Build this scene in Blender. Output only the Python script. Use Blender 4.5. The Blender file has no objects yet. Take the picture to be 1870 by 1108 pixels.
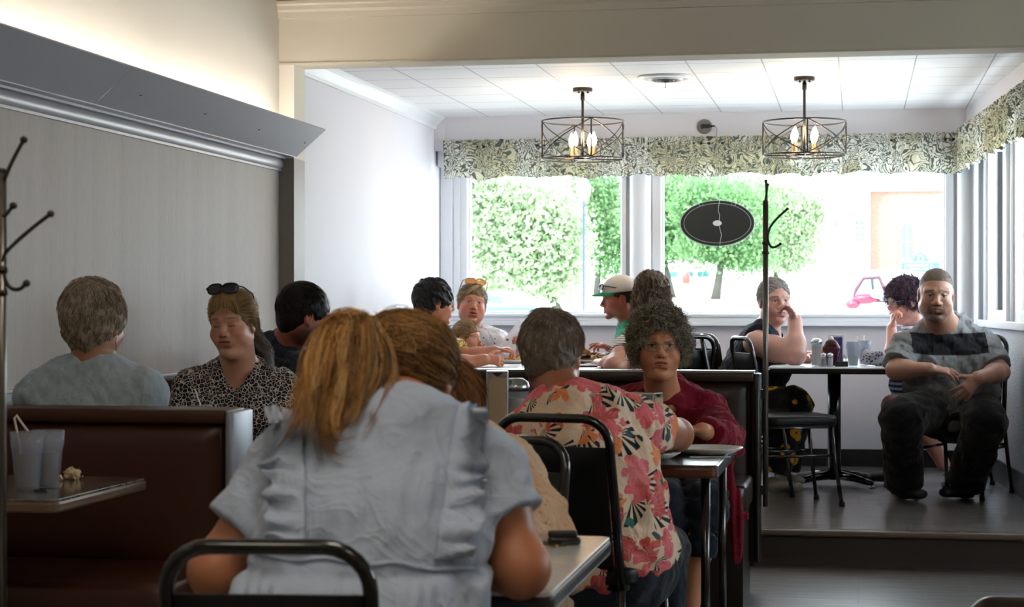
import bpy, math, random
import numpy as np
from mathutils import Vector, Matrix
C = bpy.context.scene.collection
R_ = math.radians
# ------------------------------------------------------------------ camera, world, lights, exposure
F_PX, CX, CY, CAMZ = 3450.0, 935.0, 554.5, 1.20
YAW = math.atan(632 / F_PX)
SN, CS = math.sin(YAW), math.cos(YAW)
cd = bpy.data.cameras.new('camera'); cam = bpy.data.objects.new('camera', cd); C.objects.link(cam)
cd.sensor_width = 36; cd.lens = F_PX / 1870 * 36; cd.clip_start = .05; cd.clip_end = 400
cam.location = (0, 0, CAMZ); cam.rotation_euler = (math.pi / 2, 0, YAW)
cd.dof.use_dof = True; cd.dof.focus_distance = 8.0; cd.dof.aperture_fstop = 8.0
sc = bpy.context.scene; sc.camera = cam
sc.view_settings.view_transform = 'Standard'; sc.view_settings.look = 'None'
sc.view_settings.exposure = 0.25; sc.view_settings.gamma = 1.0
sc.view_settings.use_curve_mapping = False
w = bpy.data.worlds.new('daylight'); sc.world = w; w.use_nodes = True
bg = w.node_tree.nodes['Background']; bg.inputs[0].default_value = (.81, .905, 1, 1); bg.inputs[1].default_value = 10.0
def light(name, kind, loc, energy, color=(1, 1, 1), rot=(0, 0, 0), size=1, sizey=None):
    l = bpy.data.lights.new(name, kind); l.energy = energy; l.color = color
    if kind == 'AREA':
        l.size = size
        if sizey: l.shape = 'RECTANGLE'; l.size_y = sizey
    elif kind == 'POINT': l.shadow_soft_size = size
    elif kind == 'SUN': l.angle = size
    o = bpy.data.objects.new(name, l); C.objects.link(o); o.location = loc; o.rotation_euler = rot
    return o
light('sun', 'SUN', (0, 0, 30), 6.0, (1, .95, .85), (R_(52), 0, R_(-25)), R_(1.5))

# ------------------------------------------------------------------ camera-space helpers (points of the real place)
def P(px, py, d):
    u = (px - CX) / F_PX * d
    return Vector((u * CS - d * SN, u * SN + d * CS, CAMZ + (CY - py) / F_PX * d))
def V(u, d, z=0.0):
    return Vector((u * CS - d * SN, u * SN + d * CS, z)).normalized()
def XP(px, Y):
    r = (px - CX) / F_PX
    return Y * (r * CS - SN) / (CS + r * SN)
def DY(px, Y):
    r = (px - CX) / F_PX
    return Y / (CS + r * SN)

# ------------------------------------------------------------------ materials
def srgb(c):
    if isinstance(c, str):
        c = c.lstrip('#'); c = [int(c[i:i + 2], 16) / 255 for i in (0, 2, 4)]
    return tuple(x / 12.92 if x <= .04045 else ((x + .055) / 1.055) ** 2.4 for x in c[:3]) + (1,)
class NT:
    def __init__(s, name):
        s.m = bpy.data.materials.new(name); s.m.use_nodes = True
        s.t = s.m.node_tree; s.b = s.t.nodes['Principled BSDF']; s.out = s.t.nodes['Material Output']
    def n(s, typ, *ins, **props):
        nd = s.t.nodes.new(typ)
        for k, v in props.items(): setattr(nd, k, v)
        for i, v in enumerate(ins):
            if v is not None: s.set(nd.inputs[i], v)
        return nd
    def set(s, sock, v):
        if isinstance(v, bpy.types.NodeSocket): s.t.links.new(v, sock)
        elif isinstance(v, bpy.types.Node): s.t.links.new(v.outputs[0], sock)
        else: sock.default_value = v
    def co(s, kind='Object', scale=(1, 1, 1), rot=(0, 0, 0)):
        tc = s.n('ShaderNodeTexCoord'); mp = s.n('ShaderNodeMapping'); s.set(mp.inputs[0], tc.outputs[kind])
        mp.inputs['Scale'].default_value = scale; mp.inputs['Rotation'].default_value = rot
        return mp.outputs[0]
    def noise(s, vec, scale, detail=3, rough=.5, dist=0):
        nd = s.n('ShaderNodeTexNoise'); s.set(nd.inputs['Vector'], vec)
        nd.inputs['Scale'].default_value = scale; nd.inputs['Detail'].default_value = detail
        nd.inputs['Roughness'].default_value = rough; nd.inputs['Distortion'].default_value = dist
        return nd.outputs[0]
    def vor(s, vec, scale, feature='F1', out='Distance', rnd=1.0):
        nd = s.n('ShaderNodeTexVoronoi', feature=feature); s.set(nd.inputs['Vector'], vec)
        nd.inputs['Scale'].default_value = scale
        if 'Randomness' in nd.inputs: nd.inputs['Randomness'].default_value = rnd
        return nd.outputs[out]
    def ramp(s, fac, stops, interp='LINEAR'):
        nd = s.n('ShaderNodeValToRGB'); s.set(nd.inputs[0], fac); r = nd.color_ramp; r.interpolation = interp
        while len(r.elements) < len(stops): r.elements.new(.5)
        for e, (p, c) in zip(r.elements, stops):
            e.position = p; e.color = c if len(c) == 4 else tuple(c) + (1,)
        return nd.outputs[0]
    def mix(s, fac, a, b, mode='MIX'):
        nd = s.n('ShaderNodeMix', data_type='RGBA', blend_type=mode)
        s.set(nd.inputs[0], fac); s.set(nd.inputs[6], a); s.set(nd.inputs[7], b); return nd.outputs[2]
    def math(s, op, a, b=None, c=None):
        nd = s.n('ShaderNodeMath', operation=op); s.set(nd.inputs[0], a)
        if b is not None: s.set(nd.inputs[1], b)
        if c is not None: s.set(nd.inputs[2], c)
        return nd.outputs[0]
    def sep(s, vec):
        nd = s.n('ShaderNodeSeparateXYZ'); s.set(nd.inputs[0], vec); return nd.outputs
    def comb(s, x=0., y=0., z=0.):
        nd = s.n('ShaderNodeCombineXYZ'); s.set(nd.inputs[0], x); s.set(nd.inputs[1], y); s.set(nd.inputs[2], z); return nd.outputs[0]
    def bump(s, h, strength=.2, dist=.01):
        nd = s.n('ShaderNodeBump'); nd.inputs['Strength'].default_value = strength; nd.inputs['Distance'].default_value = dist
        s.set(nd.inputs['Height'], h); s.set(s.b.inputs['Normal'], nd.outputs[0])
    def fin(s, color=None, rough=.5, metal=0., spec=.5):
        if color is not None: s.set(s.b.inputs['Base Color'], color)
        s.set(s.b.inputs['Roughness'], rough); s.set(s.b.inputs['Metallic'], metal)
        s.b.inputs['Specular IOR Level'].default_value = spec
        return s.m
MATS = {}
def mat(name, color, rough=.5, metal=0., spec=.5, bump=None, var=.0, vscale=8, coat=0., sheen=0., emit=0., alpha=None, trans=0., scale3=(1, 1, 1)):
    if name in MATS: return MATS[name]
    t = NT(name); c = srgb(color)
    col = c
    if var or bump: v = t.co('Object', scale3)
    if var:
        n = t.noise(v, vscale, 4)
        col = t.mix(n, tuple(x * (1 - var) for x in c[:3]) + (1,), tuple(min(1, x * (1 + var)) for x in c[:3]) + (1,))
    if bump: t.bump(t.noise(v, bump[0], 4), bump[1], bump[2] if len(bump) > 2 else .005)
    t.fin(col, rough, metal, spec)
    if coat: t.b.inputs['Coat Weight'].default_value = coat
    if sheen: t.b.inputs['Sheen Weight'].default_value = sheen; t.b.inputs['Sheen Roughness'].default_value = .4
    if emit: t.b.inputs['Emission Color'].default_value = c; t.b.inputs['Emission Strength'].default_value = emit
    if trans: t.b.inputs['Transmission Weight'].default_value = trans
    if alpha is not None: t.b.inputs['Alpha'].default_value = alpha
    MATS[name] = t.m
    return t.m

# ------------------------------------------------------------------ mesh collector
class MB:
    def __init__(s): s.v = []; s.f = []; s.mi = []; s.cur = 0
    def add(s, vs, fs):
        o = len(s.v); s.v.extend(tuple(v) for v in vs); s.f.extend(tuple(i + o for i in f) for f in fs); s.mi.extend([s.cur] * len(fs)); return s
    def box(s, c, size, rot=None, taper=1.0):
        hx, hy, hz = size[0] / 2, size[1] / 2, size[2] / 2
        vs = []
        for z in (-1, 1):
            k = taper if z > 0 else 1
            for x, y in ((-1, -1), (1, -1), (1, 1), (-1, 1)): vs.append(Vector((x * hx * k, y * hy * k, z * hz)))
        if rot is not None: vs = [rot @ v for v in vs]
        c = Vector(c)
        return s.add([v + c for v in vs], [(3, 2, 1, 0), (4, 5, 6, 7), (0, 1, 5, 4), (1, 2, 6, 5), (2, 3, 7, 6), (3, 0, 4, 7)])
    def bx(s, x0, x1, y0, y1, z0, z1): return s.box(((x0 + x1) / 2, (y0 + y1) / 2, (z0 + z1) / 2), (abs(x1 - x0), abs(y1 - y0), abs(z1 - z0)))
    def tube(s, pts, r, n=10, closed=False, cap=True):
        pts = [Vector(p) for p in pts]; m = len(pts); rs = r if isinstance(r, (list, tuple)) else [r] * m
        vs = []; prev = None
        for i, p in enumerate(pts):
            a = pts[(i - 1) % m] if (closed or i > 0) else p; b = pts[(i + 1) % m] if (closed or i < m - 1) else p
            t = (b - a).normalized()
            if prev is None:
                up = Vector((0, 0, 1)) if abs(t.z) < .9 else Vector((1, 0, 0))
                x = t.cross(up).normalized()
            else: x = (prev - t * prev.dot(t)).normalized()
            prev = x; y = t.cross(x)
            for k in range(n):
                an = 2 * math.pi * k / n; vs.append(p + (x * math.cos(an) + y * math.sin(an)) * rs[i])
        fs = []
        for i in range(m if closed else m - 1):
            j = (i + 1) % m
            for k in range(n): fs.append((i * n + k, i * n + (k + 1) % n, j * n + (k + 1) % n, j * n + k))
        if cap and not closed: fs.append(tuple(reversed(range(n)))); fs.append(tuple((m - 1) * n + k for k in range(n)))
        return s.add(vs, fs)
    def lathe(s, prof, c=(0, 0, 0), n=32, rot=None, sx=1, sy=1):
        c = Vector(c); vs = []; fs = []; m = len(prof)
        for (r, z) in prof:
            for k in range(n):
                an = 2 * math.pi * k / n; v = Vector((r * math.cos(an) * sx, r * math.sin(an) * sy, z))
                if rot is not None: v = rot @ v
                vs.append(v + c)
        for i in range(m - 1):
            for k in range(n): fs.append((i * n + k, i * n + (k + 1) % n, (i + 1) * n + (k + 1) % n, (i + 1) * n + k))
        if prof[0][0] > 1e-6: fs.append(tuple(reversed(range(n))))
        if prof[-1][0] > 1e-6: fs.append(tuple((m - 1) * n + k for k in range(n)))
        return s.add(vs, fs)
    def prism(s, poly, ax, a, b):      # poly in the two other axes, extruded from a to b
        def mk(u, v, w):
            return {'x': (w, u, v), 'y': (u, w, v), 'z': (u, v, w)}[ax]
        n = len(poly); vs = [mk(u, v, a) for u, v in poly] + [mk(u, v, b) for u, v in poly]
        fs = [tuple(reversed(range(n))), tuple(range(n, 2 * n))] + [(i, (i + 1) % n, n + (i + 1) % n, n + i) for i in range(n)]
        return s.add(vs, fs)
    def grid(s, fn, nu, nv, closed_u=False):
        vs = [fn(i / nu, j / nv) for j in range(nv + 1) for i in range(nu + (0 if closed_u else 1))]
        w_ = nu if closed_u else nu + 1; fs = []
        for j in range(nv):
            for i in range(nu):
                i2 = (i + 1) % w_; fs.append((j * w_ + i, j * w_ + i2, (j + 1) * w_ + i2, (j + 1) * w_ + i))
        return s.add(vs, fs)
    def rbox(s, c, size, r, rot=None, n=4):      # box with rounded vertical edges and slightly rounded rims
        hx, hy, hz = [q / 2 for q in size]; ring = []
        for (sx_, sy_, a0) in ((1, 1, 0), (-1, 1, 90), (-1, -1, 180), (1, -1, 270)):
            for k in range(n + 1):
                a = R_(a0 + 90 * k / n); ring.append((sx_ * (hx - r) + r * math.cos(a), sy_ * (hy - r) + r * math.sin(a)))
        e = min(r, hz) * .5; lv = []
        for (z, k) in ((-hz, e), (-hz + e * .3, e * .3), (-hz + e, 0), (hz - e, 0), (hz - e * .3, e * .3), (hz, e)):
            lv.append([Vector((x * (1 - k / hx), y * (1 - k / hy), z)) for x, y in ring])
        vs = [v for L in lv for v in L]
        if rot is not None: vs = [rot @ v for v in vs]
        c = Vector(c); m = len(ring); fs = [tuple(reversed(range(m))), tuple((len(lv) - 1) * m + k for k in range(m))]
        for i in range(len(lv) - 1):
            for k in range(m): fs.append((i * m + k, i * m + (k + 1) % m, (i + 1) * m + (k + 1) % m, (i + 1) * m + k))
        return s.add([v + c for v in vs], fs)

def setp(o, label=None, cat=None, group=None, kind=None):
    if label: o['label'] = label
    if cat: o['category'] = cat
    if group: o['group'] = group
    if kind: o['kind'] = kind
    return o
def obj(name, mb, m, parent=None, label=None, cat=None, group=None, kind=None, smooth=False, bevel=0, origin=None, seg=2):
    me = bpy.data.meshes.new(name)
    og = Vector(origin) if origin is not None else Vector((0, 0, 0))
    if parent is not None and origin is None: og = Vector(parent.get('_o', (0, 0, 0)))
    me.from_pydata([tuple(Vector(v) - og) for v in mb.v], [], mb.f); me.update()
    ms = m if isinstance(m, (list, tuple)) else [m]
    for q in ms: me.materials.append(q)
    if len(ms) > 1: me.polygons.foreach_set('material_index', mb.mi)
    if smooth: me.shade_smooth()
    o = bpy.data.objects.new(name, me); C.objects.link(o)
    if parent is not None: o.parent = parent; o['_o'] = tuple(og)
    else: o.location = og; o['_o'] = tuple(og)
    if parent is not None and (og - Vector(parent.get('_o', (0, 0, 0)))).length > 1e-6: o.location = og - Vector(parent['_o'])
    if bevel:
        b = o.modifiers.new('Bevel', 'BEVEL'); b.width = bevel; b.segments = seg; b.limit_method = 'ANGLE'; b.angle_limit = R_(40)
        b.harden_normals = False
        if not smooth: me.shade_smooth(); 
        wn = o.modifiers.new('WN', 'WEIGHTED_NORMAL'); wn.keep_sharp = True
    return setp(o, label, cat, group, kind)
def smooth_angle(o, a=40):
    me = o.data
    me.shade_smooth()
    try: me.set_sharp_from_angle(angle=R_(a))
    except Exception: pass
    return o
def empty(name, loc, label=None, cat=None, group=None, rz=0):
    o = bpy.data.objects.new(name, None); C.objects.link(o); o.location = loc; o.rotation_euler = (0, 0, rz); o.empty_display_size = .1
    o['_o'] = (0, 0, 0)
    return setp(o, label, cat, group)
def copy_tree(o, parent=None):
    c = o.copy(); C.objects.link(c)
    if parent is not None: c.parent = parent; c.matrix_parent_inverse = o.matrix_parent_inverse.copy()
    for ch in list(o.children): copy_tree(ch, c)
    return c

# ------------------------------------------------------------------ implicit surfaces for bodies, clothes, hair, food
def _r(a): return np.asarray(a, dtype=np.float32)
class SDF:
    def __init__(s): s.p = []; s.R = np.eye(3, dtype=np.float32); s.o = np.zeros(3, dtype=np.float32); s.s = 1.0
    def frame(s, o=None, Rm=None, sc_=1.0):
        s.o = _r(o) if o is not None else np.zeros(3, dtype=np.float32)
        s.R = _r(Rm) if Rm is not None else np.eye(3, dtype=np.float32); s.s = sc_; return s
    def _pt(s, p): return s.R @ (_r(p) * s.s) + s.o
    def _pv(s, p): return s.R @ _r(p)
    def ell(s, c, r, Rl=None, k=.02, op=0):
        c = s._pt(c); r = _r(r if hasattr(r, '__len__') else (r, r, r)) * s.s
        Rm = s.R if Rl is None else s.R @ _r(Rl)
        def f(p):
            q = (p - c) @ Rm / r; k0 = np.sqrt((q * q).sum(-1)) + 1e-9; g = q / r; k1 = np.sqrt((g * g).sum(-1)) + 1e-9
            return k0 * (k0 - 1) / k1
        e = np.abs(Rm) @ r
        s.p.append((f, c - e, c + e, k * s.s, op)); return s
    def cone(s, a, b, ra, rb=None, k=.02, op=0):
        a = s._pt(a); b = s._pt(b); ra = ra * s.s; rb = ra if rb is None else rb * s.s
        ab = b - a; L2 = float(ab @ ab) + 1e-12
        def f(p):
            t = np.clip(((p - a) @ ab) / L2, 0, 1); q = p - a - t[..., None] * ab
            return np.sqrt((q * q).sum(-1)) - (ra + (rb - ra) * t)
        R0 = max(ra, rb); s.p.append((f, np.minimum(a, b) - R0, np.maximum(a, b) + R0, k * s.s, op)); return s
    def econe(s, a, b, side, wa, wb, k=.02, op=0, flat=False):
        a = s._pt(a); b = s._pt(b); wa = _r(wa) * s.s; wb = _r(wb) * s.s; ab = b - a; L = float(np.sqrt(ab @ ab)) + 1e-9; ax = ab / L
        x = s._pv(side); x = x - ax * (x @ ax); x = x / (np.sqrt(x @ x) + 1e-9); y = np.cross(ax, x)
        def f(p):
            q = p - a; t0 = q @ ax; t = np.clip(t0 / L, 0, 1); W = wa + (wb - wa) * t[..., None]
            m = np.minimum(W[..., 0], W[..., 1]); ex = t0 - t * L
            qx = (q @ x) / W[..., 0]; qy = (q @ y) / W[..., 1]
            if flat:
                dd = (np.sqrt(qx * qx + qy * qy) - 1) * m
                return np.maximum(dd, np.abs(ex) + np.where(ex == 0, -.02, 0))
            return (np.sqrt(qx * qx + qy * qy + (ex / m) ** 2) - 1) * m
        R0 = float(max(wa.max(), wb.max())); s.p.append((f, np.minimum(a, b) - R0, np.maximum(a, b) + R0, k * s.s, op)); return s
    def box(s, c, h, Rl=None, r=.002, k=.005, op=0):
        c = s._pt(c); h = _r(h) * s.s - r; Rm = s.R if Rl is None else s.R @ _r(Rl)
        def f(p):
            q = np.abs((p - c) @ Rm) - h
            return np.sqrt((np.maximum(q, 0) ** 2).sum(-1)) + np.minimum(q.max(-1), 0) - r
        e = np.abs(Rm) @ (h + r)
        s.p.append((f, c - e, c + e, k * s.s, op)); return s
    def chain(s, pts, rs, k=.02, op=0):
        for i in range(len(pts) - 1): s.cone(pts[i], pts[i + 1], rs[i], rs[i + 1], k, op)
        return s
    def cut(s, pt, nrm, k=.004):      # keep the side opposite to nrm
        pt = s._pt(pt); nv = s._pv(nrm); nv = nv / np.sqrt(nv @ nv)
        s.p.append((lambda p: -((p - pt) @ nv), None, None, k, 1)); return s
    def mesh(s, h, disp=None, pad=.0):
        adds = [q for q in s.p if q[4] == 0]
        lo = np.min([q[1] for q in adds], 0) - 3 * h - pad; hi = np.max([q[2] for q in adds], 0) + 3 * h + pad
        n = np.ceil((hi - lo) / h).astype(int) + 1
        ax = [(lo[i] + h * np.arange(n[i])).astype(np.float32) for i in range(3)]
        F = np.full(n, .06, dtype=np.float32)
        for (f, a, b, k, op) in s.p:
            if a is None: sl = [slice(0, n[i]) for i in range(3)]
            else:
                m = k + 3 * h
                i0 = np.maximum(np.floor((a - m - lo) / h).astype(int), 0); i1 = np.minimum(np.ceil((b + m - lo) / h).astype(int) + 1, n)
                if (i1 <= i0).any(): continue
                sl = [slice(i0[i], i1[i]) for i in range(3)]
            g = np.stack(np.meshgrid(ax[0][sl[0]], ax[1][sl[1]], ax[2][sl[2]], indexing='ij'), -1)
            d = f(g); A = F[tuple(sl)]
            if op == 0:
                hh = np.maximum(k - np.abs(A - d), 0) / max(k, 1e-6); F[tuple(sl)] = np.minimum(A, d) - hh * hh * k * .25
            else:
                d = -d; hh = np.maximum(k - np.abs(A - d), 0) / max(k, 1e-6); F[tuple(sl)] = np.maximum(A, d) + hh * hh * k * .25
        if disp is not None:
            idx = np.nonzero(np.abs(F) < 3 * h + .03)
            pts = np.stack([ax[i][idx[i]] for i in range(3)], -1)
            F[idx] -= disp(pts)
        F[0] = F[-1] = .06; F[:, 0] = F[:, -1] = .06; F[:, :, 0] = F[:, :, -1] = .06
        return nets(F, lo, h)
_CO = np.array([(0, 0, 0), (1, 0, 0), (0, 1, 0), (1, 1, 0), (0, 0, 1), (1, 0, 1), (0, 1, 1), (1, 1, 1)])
_ED = [(0, 1), (2, 3), (4, 5), (6, 7), (0, 2), (1, 3), (4, 6), (5, 7), (0, 4), (1, 5), (2, 6), (3, 7)]
def nets(F, lo, h):
    S = F < 0; n = np.array(F.shape)
    cnt = np.zeros(n - 1, dtype=np.int8)
    for c in _CO: cnt += S[c[0]:n[0] - 1 + c[0], c[1]:n[1] - 1 + c[1], c[2]:n[2] - 1 + c[2]]
    I = np.argwhere((cnt > 0) & (cnt < 8)); N = len(I)
    ids = np.full(n - 1, -1, dtype=np.int32); ids[I[:, 0], I[:, 1], I[:, 2]] = np.arange(N)
    fv = np.stack([F[I[:, 0] + c[0], I[:, 1] + c[1], I[:, 2] + c[2]] for c in _CO], 1)
    acc = np.zeros((N, 3)); num = np.zeros(N)
    for a, b in _ED:
        fa, fb = fv[:, a], fv[:, b]; m = (fa < 0) != (fb < 0); t = np.where(m, fa / np.where(m, fa - fb, 1), 0)
        acc += np.where(m[:, None], _CO[a] + t[:, None] * (_CO[b] - _CO[a]), 0); num += m
    vs = lo + h * (I + acc / num[:, None])
    qs = []
    for axn in range(3):
        b, c = [(1, 2), (2, 0), (0, 1)][axn]
        sl0 = [slice(None)] * 3; sl1 = [slice(None)] * 3; sl0[axn] = slice(0, n[axn] - 1); sl1[axn] = slice(1, n[axn])
        ch = S[tuple(sl0)] != S[tuple(sl1)]; E = np.argwhere(ch)
        E = E[(E[:, b] > 0) & (E[:, c] > 0) & (E[:, b] < n[b] - 1) & (E[:, c] < n[c] - 1)]
        s0 = S[tuple(sl0)][E[:, 0], E[:, 1], E[:, 2]]
        def g(db, dc):
            q = E.copy(); q[:, b] -= db; q[:, c] -= dc; return ids[q[:, 0], q[:, 1], q[:, 2]]
        Q = np.stack([g(1, 1), g(0, 1), g(0, 0), g(1, 0)], 1)
        Q[~s0] = Q[~s0][:, ::-1]; qs.append(Q)
    return vs, np.concatenate(qs)
def npmesh(name, parts, m, parent=None, origin=None, cols=None, smooth=True, **tags):
    """parts: list of (verts, quads); optional per-part colour arrays -> attribute Col"""
    vs = np.concatenate([p[0] for p in parts]); off = 0; qs = []
    for p in parts: qs.append(p[1] + off); off += len(p[0])
    qs = np.concatenate(qs)
    og = _r(origin) if origin is not None else (_r(parent['_o']) if parent is not None else _r((0, 0, 0)))
    me = bpy.data.meshes.new(name); me.vertices.add(len(vs)); me.vertices.foreach_set('co', (vs - og).astype(np.float32).ravel())
    k = qs.shape[1]
    me.loops.add(len(qs) * k); me.loops.foreach_set('vertex_index', qs.astype(np.int32).ravel())
    me.polygons.add(len(qs)); me.polygons.foreach_set('loop_start', np.arange(0, len(qs) * k, k, dtype=np.int32))
    me.update(calc_edges=True); me.validate()
    if cols is not None:
        cc = np.concatenate(cols); a = me.color_attributes.new('Col', 'FLOAT_COLOR', 'POINT')
        a.data.foreach_set('color', np.concatenate([cc, np.ones((len(cc), 1))], 1).astype(np.float32).ravel())
    if smooth: me.shade_smooth()
    ms = m if isinstance(m, (list, tuple)) else [m]
    for q in ms: me.materials.append(q)
    o = bpy.data.objects.new(name, me); C.objects.link(o); o['_o'] = tuple(float(x) for x in og)
    if parent is not None:
        o.parent = parent; po = _r(parent['_o']); o.location = tuple(float(x) for x in (og - po))
    else: o.location = tuple(float(x) for x in og)
    return setp(o, **tags)
class Waves:
    """band-limited displacement, a sum of warped sines"""
    def __init__(s, seed, lam, amp, n=7, stretch=(1, 1, 1), warp=.0):
        r = np.random.RandomState(seed); d = r.normal(size=(n, 3)); d /= np.linalg.norm(d, axis=1)[:, None]
        s.k = (d * np.array(stretch) * (2 * math.pi / (lam * (.6 + .9 * r.rand(n)))[:, None])).astype(np.float32)
        s.ph = r.rand(n) * 6.28; s.a = amp / math.sqrt(n); s.w = warp
    def __call__(s, p):
        o = np.zeros(len(p), dtype=np.float32); ph = 0
        for k, q in zip(s.k, s.ph):
            v = np.sin(p @ k + q + s.w * ph); ph = v; o += v
        return o * s.a
# ------------------------------------------------------------------ room materials
def m_wallpaint(name, color, b=.05, sc_=60):
    return mat(name, color, .75, spec=.25, bump=(sc_, b, .003), var=.02, vscale=3)
cream = m_wallpaint('cream_paint', '#dfd8ca'); beam_shaded_cream = m_wallpaint('beam_shaded_cream_paint', '#cfc6b5'); ceil_front = m_wallpaint('low_bounce_ceiling_paint', '#a39a8b'); white_wall = m_wallpaint('alcove_white_paint', '#dcdbe2', .08, 90)  # beam colour is the wall cream darkened to carry the beam's shade
trim_white = mat('trim_white', '#dfe1e6', .4); rough_white = mat('textured_white', '#c9cbd2', .8, bump=(70, .9, .01))
below_wall = m_wallpaint('pale_mauve_paint', '#cfc9cf')
t = NT('greige_paneling'); v = t.co('Object', (1, 1, 1)); x_, y_, z_ = t.sep(v)
st = t.noise(t.comb(0., y_, t.math('MULTIPLY', z_, .04)), 9, 5, .6); st2 = t.noise(t.comb(1., y_, t.math('MULTIPLY', z_, .3)), 70, 3)
c = t.mix(st, srgb('#988e86'), srgb('#c0b6af')); c = t.mix(t.math('MULTIPLY', st2, .5), c, srgb('#cfc5bf'))
t.bump(st2, .15, .002); greige = t.fin(c, .6, spec=.35)
greige_trim = mat('greige_trim', '#857c73', .5, var=.05)
silver = mat('silver_painted_trim', '#b4b4bb', .35, .1, var=.04)
def m_planks():
    t = NT('grey_vinyl_planks'); v = t.co('Object'); x, y, z = t.sep(v)
    g = t.noise(t.comb(t.math('MULTIPLY', x, 1.6), t.math('MULTIPLY', y, 30), 0.), 1.6, 6, .65)
    g2 = t.noise(t.comb(t.math('MULTIPLY', x, .5), t.math('MULTIPLY', y, 9), 3.), 1.2, 3)
    col = t.ramp(g, [(.3, srgb('#3d3835')), (.5, srgb('#645e5a')), (.72, srgb('#8d8782'))])
    col = t.mix(g2, col, srgb('#4d4743'), 'MIX'); 
    br = t.n('ShaderNodeTexBrick'); t.set(br.inputs['Vector'], v); br.inputs['Scale'].default_value = 1
    br.inputs['Mortar Size'].default_value = .0022; br.inputs['Brick Width'].default_value = 1.15; br.inputs['Row Height'].default_value = .145
    br.inputs['Color1'].default_value = (.85, .85, .85, 1); br.inputs['Color2'].default_value = (1, 1, 1, 1); br.inputs['Mortar'].default_value = (.25, .25, .25, 1)
    col = t.mix(.8, col, br.outputs[0], 'MULTIPLY'); t.bump(g, .25, .002)
    rg = t.ramp(g, [(.3, (.48,) * 3), (.7, (.34,) * 3)])
    t.b.inputs['Coat Weight'].default_value = 1.0; t.b.inputs['Coat Roughness'].default_value = .24; t.b.inputs['Coat IOR'].default_value = 1.7; return t.fin(col, rg, spec=.8)
planks = m_planks()
t = NT('ceiling_tiles'); v = t.co('Object'); x, y, z = t.sep(v)
def lines(t, a, per, off, wd):
    f = t.math('FRACT', t.math('DIVIDE', t.math('ADD', a, off), per)); d = t.math('MINIMUM', f, t.math('SUBTRACT', 1., f))
    return t.math('LESS_THAN', d, wd / per)
ln = t.math('MAXIMUM', lines(t, x, .38, .856 + 3.8, .0035), lines(t, y, .405, .1, .005))
nz = t.noise(v, 45, 4); c = t.mix(nz, srgb('#e4e4e6'), srgb('#f2f1f2')); c = t.mix(t.math('MULTIPLY', ln, .7), c, srgb('#85858a'))
t.bump(t.math('SUBTRACT', t.math('MULTIPLY', nz, .3), ln), .3, .004); tiles = t.fin(c, .6, spec=.3)
t = NT('window_glass'); nt_ = t.t; tr = t.n('ShaderNodeBsdfTransparent'); tr.inputs[0].default_value = (.95, .97, .96, 1)
gl = t.n('ShaderNodeBsdfGlossy'); gl.inputs['Roughness'].default_value = .02; mx = t.n('ShaderNodeMixShader'); mx.inputs[0].default_value = .04
t.set(mx.inputs[1], tr.outputs[0]); t.set(mx.inputs[2], gl.outputs[0]); t.set(t.out.inputs[0], mx.outputs[0]); glass = t.m
riser_m = mat('dark_brown_riser', '#2b201a', .55, var=.2, vscale=6); nosing_m = mat('brown_rubber_nosing', '#5d4d40', .28, spec=.6, bump=(90, .3, .002))
dark_base = mat('dark_vinyl_base', '#17161a', .4); bronze = mat('dark_bronze_frame', '#17171b', .4)
roof_m = mat('plain_roof', '#8a8a8a', .9)
S = dict(kind='structure')
AX, YB, PZ, ZC = -2.75, 8.77, .16, 2.42
# floors
obj('floor', MB().bx(AX - .1, 2.9, -3.1, YB, -.12, 0), planks, **S)
obj('floor_platform', MB().bx(AX - .1, 1.4, YB + .012, 12.3, -.1, PZ), planks, **S)
obj('trim_riser', MB().bx(AX, 2.8, YB - .002, YB + .012, 0, PZ - .03), riser_m, **S)
obj('trim_shoe', MB().prism([(YB - .022, 0), (YB - .002, 0), (YB - .002, .03)], 'x', AX, 2.8), riser_m, **S)
nos = [(YB - .028 + .02 * math.cos(a) * -1 + .02, PZ - .012 + .0165 * math.sin(a)) for a in [R_(k) for k in (-80, -50, -20, 10, 40, 65, 90)]] + [(YB + .05, PZ + .0045), (YB + .05, PZ + .0005), (YB, PZ + .0005), (YB, PZ - .028)]
obj('trim_step', MB().prism(nos, 'x', AX, 1.0), nosing_m, **S)
# left wall: lower greige paneling, upper cream
mb = MB(); mb.bx(AX - .1, AX, -3, YB, 0, 1.9); mb.cur = 1; mb.bx(AX - .1, AX, -3, YB, 1.9, 2.9)
obj('wall_left', mb, [greige, cream], **S)
mb = MB(); mb.bx(AX, -2.675, YB, YB + .18, 0, 1.9); mb.cur = 1; mb.bx(AX, -2.675, YB, YB + .18, 1.9, 2.35)
obj('trim_jamb', mb, [greige_trim, cream], **S)
obj('wall_alcove_left', MB().bx(AX - .1, -2.73, YB + .18, 12.6, 0, 3.1), white_wall, **S)
mb = MB(); mb.bx(AX - .1, 2.9, YB, YB + .18, 2.35, 2.9); obj('wall_beam', mb, beam_shaded_cream, **S)
mb = MB(); mb.prism([(YB, 2.572), (YB - .018, 2.572), (YB - .02, 2.60), (YB - .03, 2.612), (YB - .03, 2.63), (YB - .045, 2.638), (YB - .045, 2.652), (YB, 2.652)], 'x', AX, 2.8)
mb.prism([(YB, 2.35), (YB - .008, 2.35), (YB - .008, 2.358), (YB, 2.36)], 'x', AX, 2.8); obj('trim_beam', mb, beam_shaded_cream, **S)
mb = MB(); mb.bx(1.02, 2.9, YB, YB + .18, 0, 2.35); obj('wall_beside_alcove', mb, cream, **S)
obj('ceiling', MB().bx(AX - .1, 2.9, -3.1, YB, 2.9, 3.0), ceil_front, **S)  # out of view; colour darkened to lessen bounced light
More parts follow.
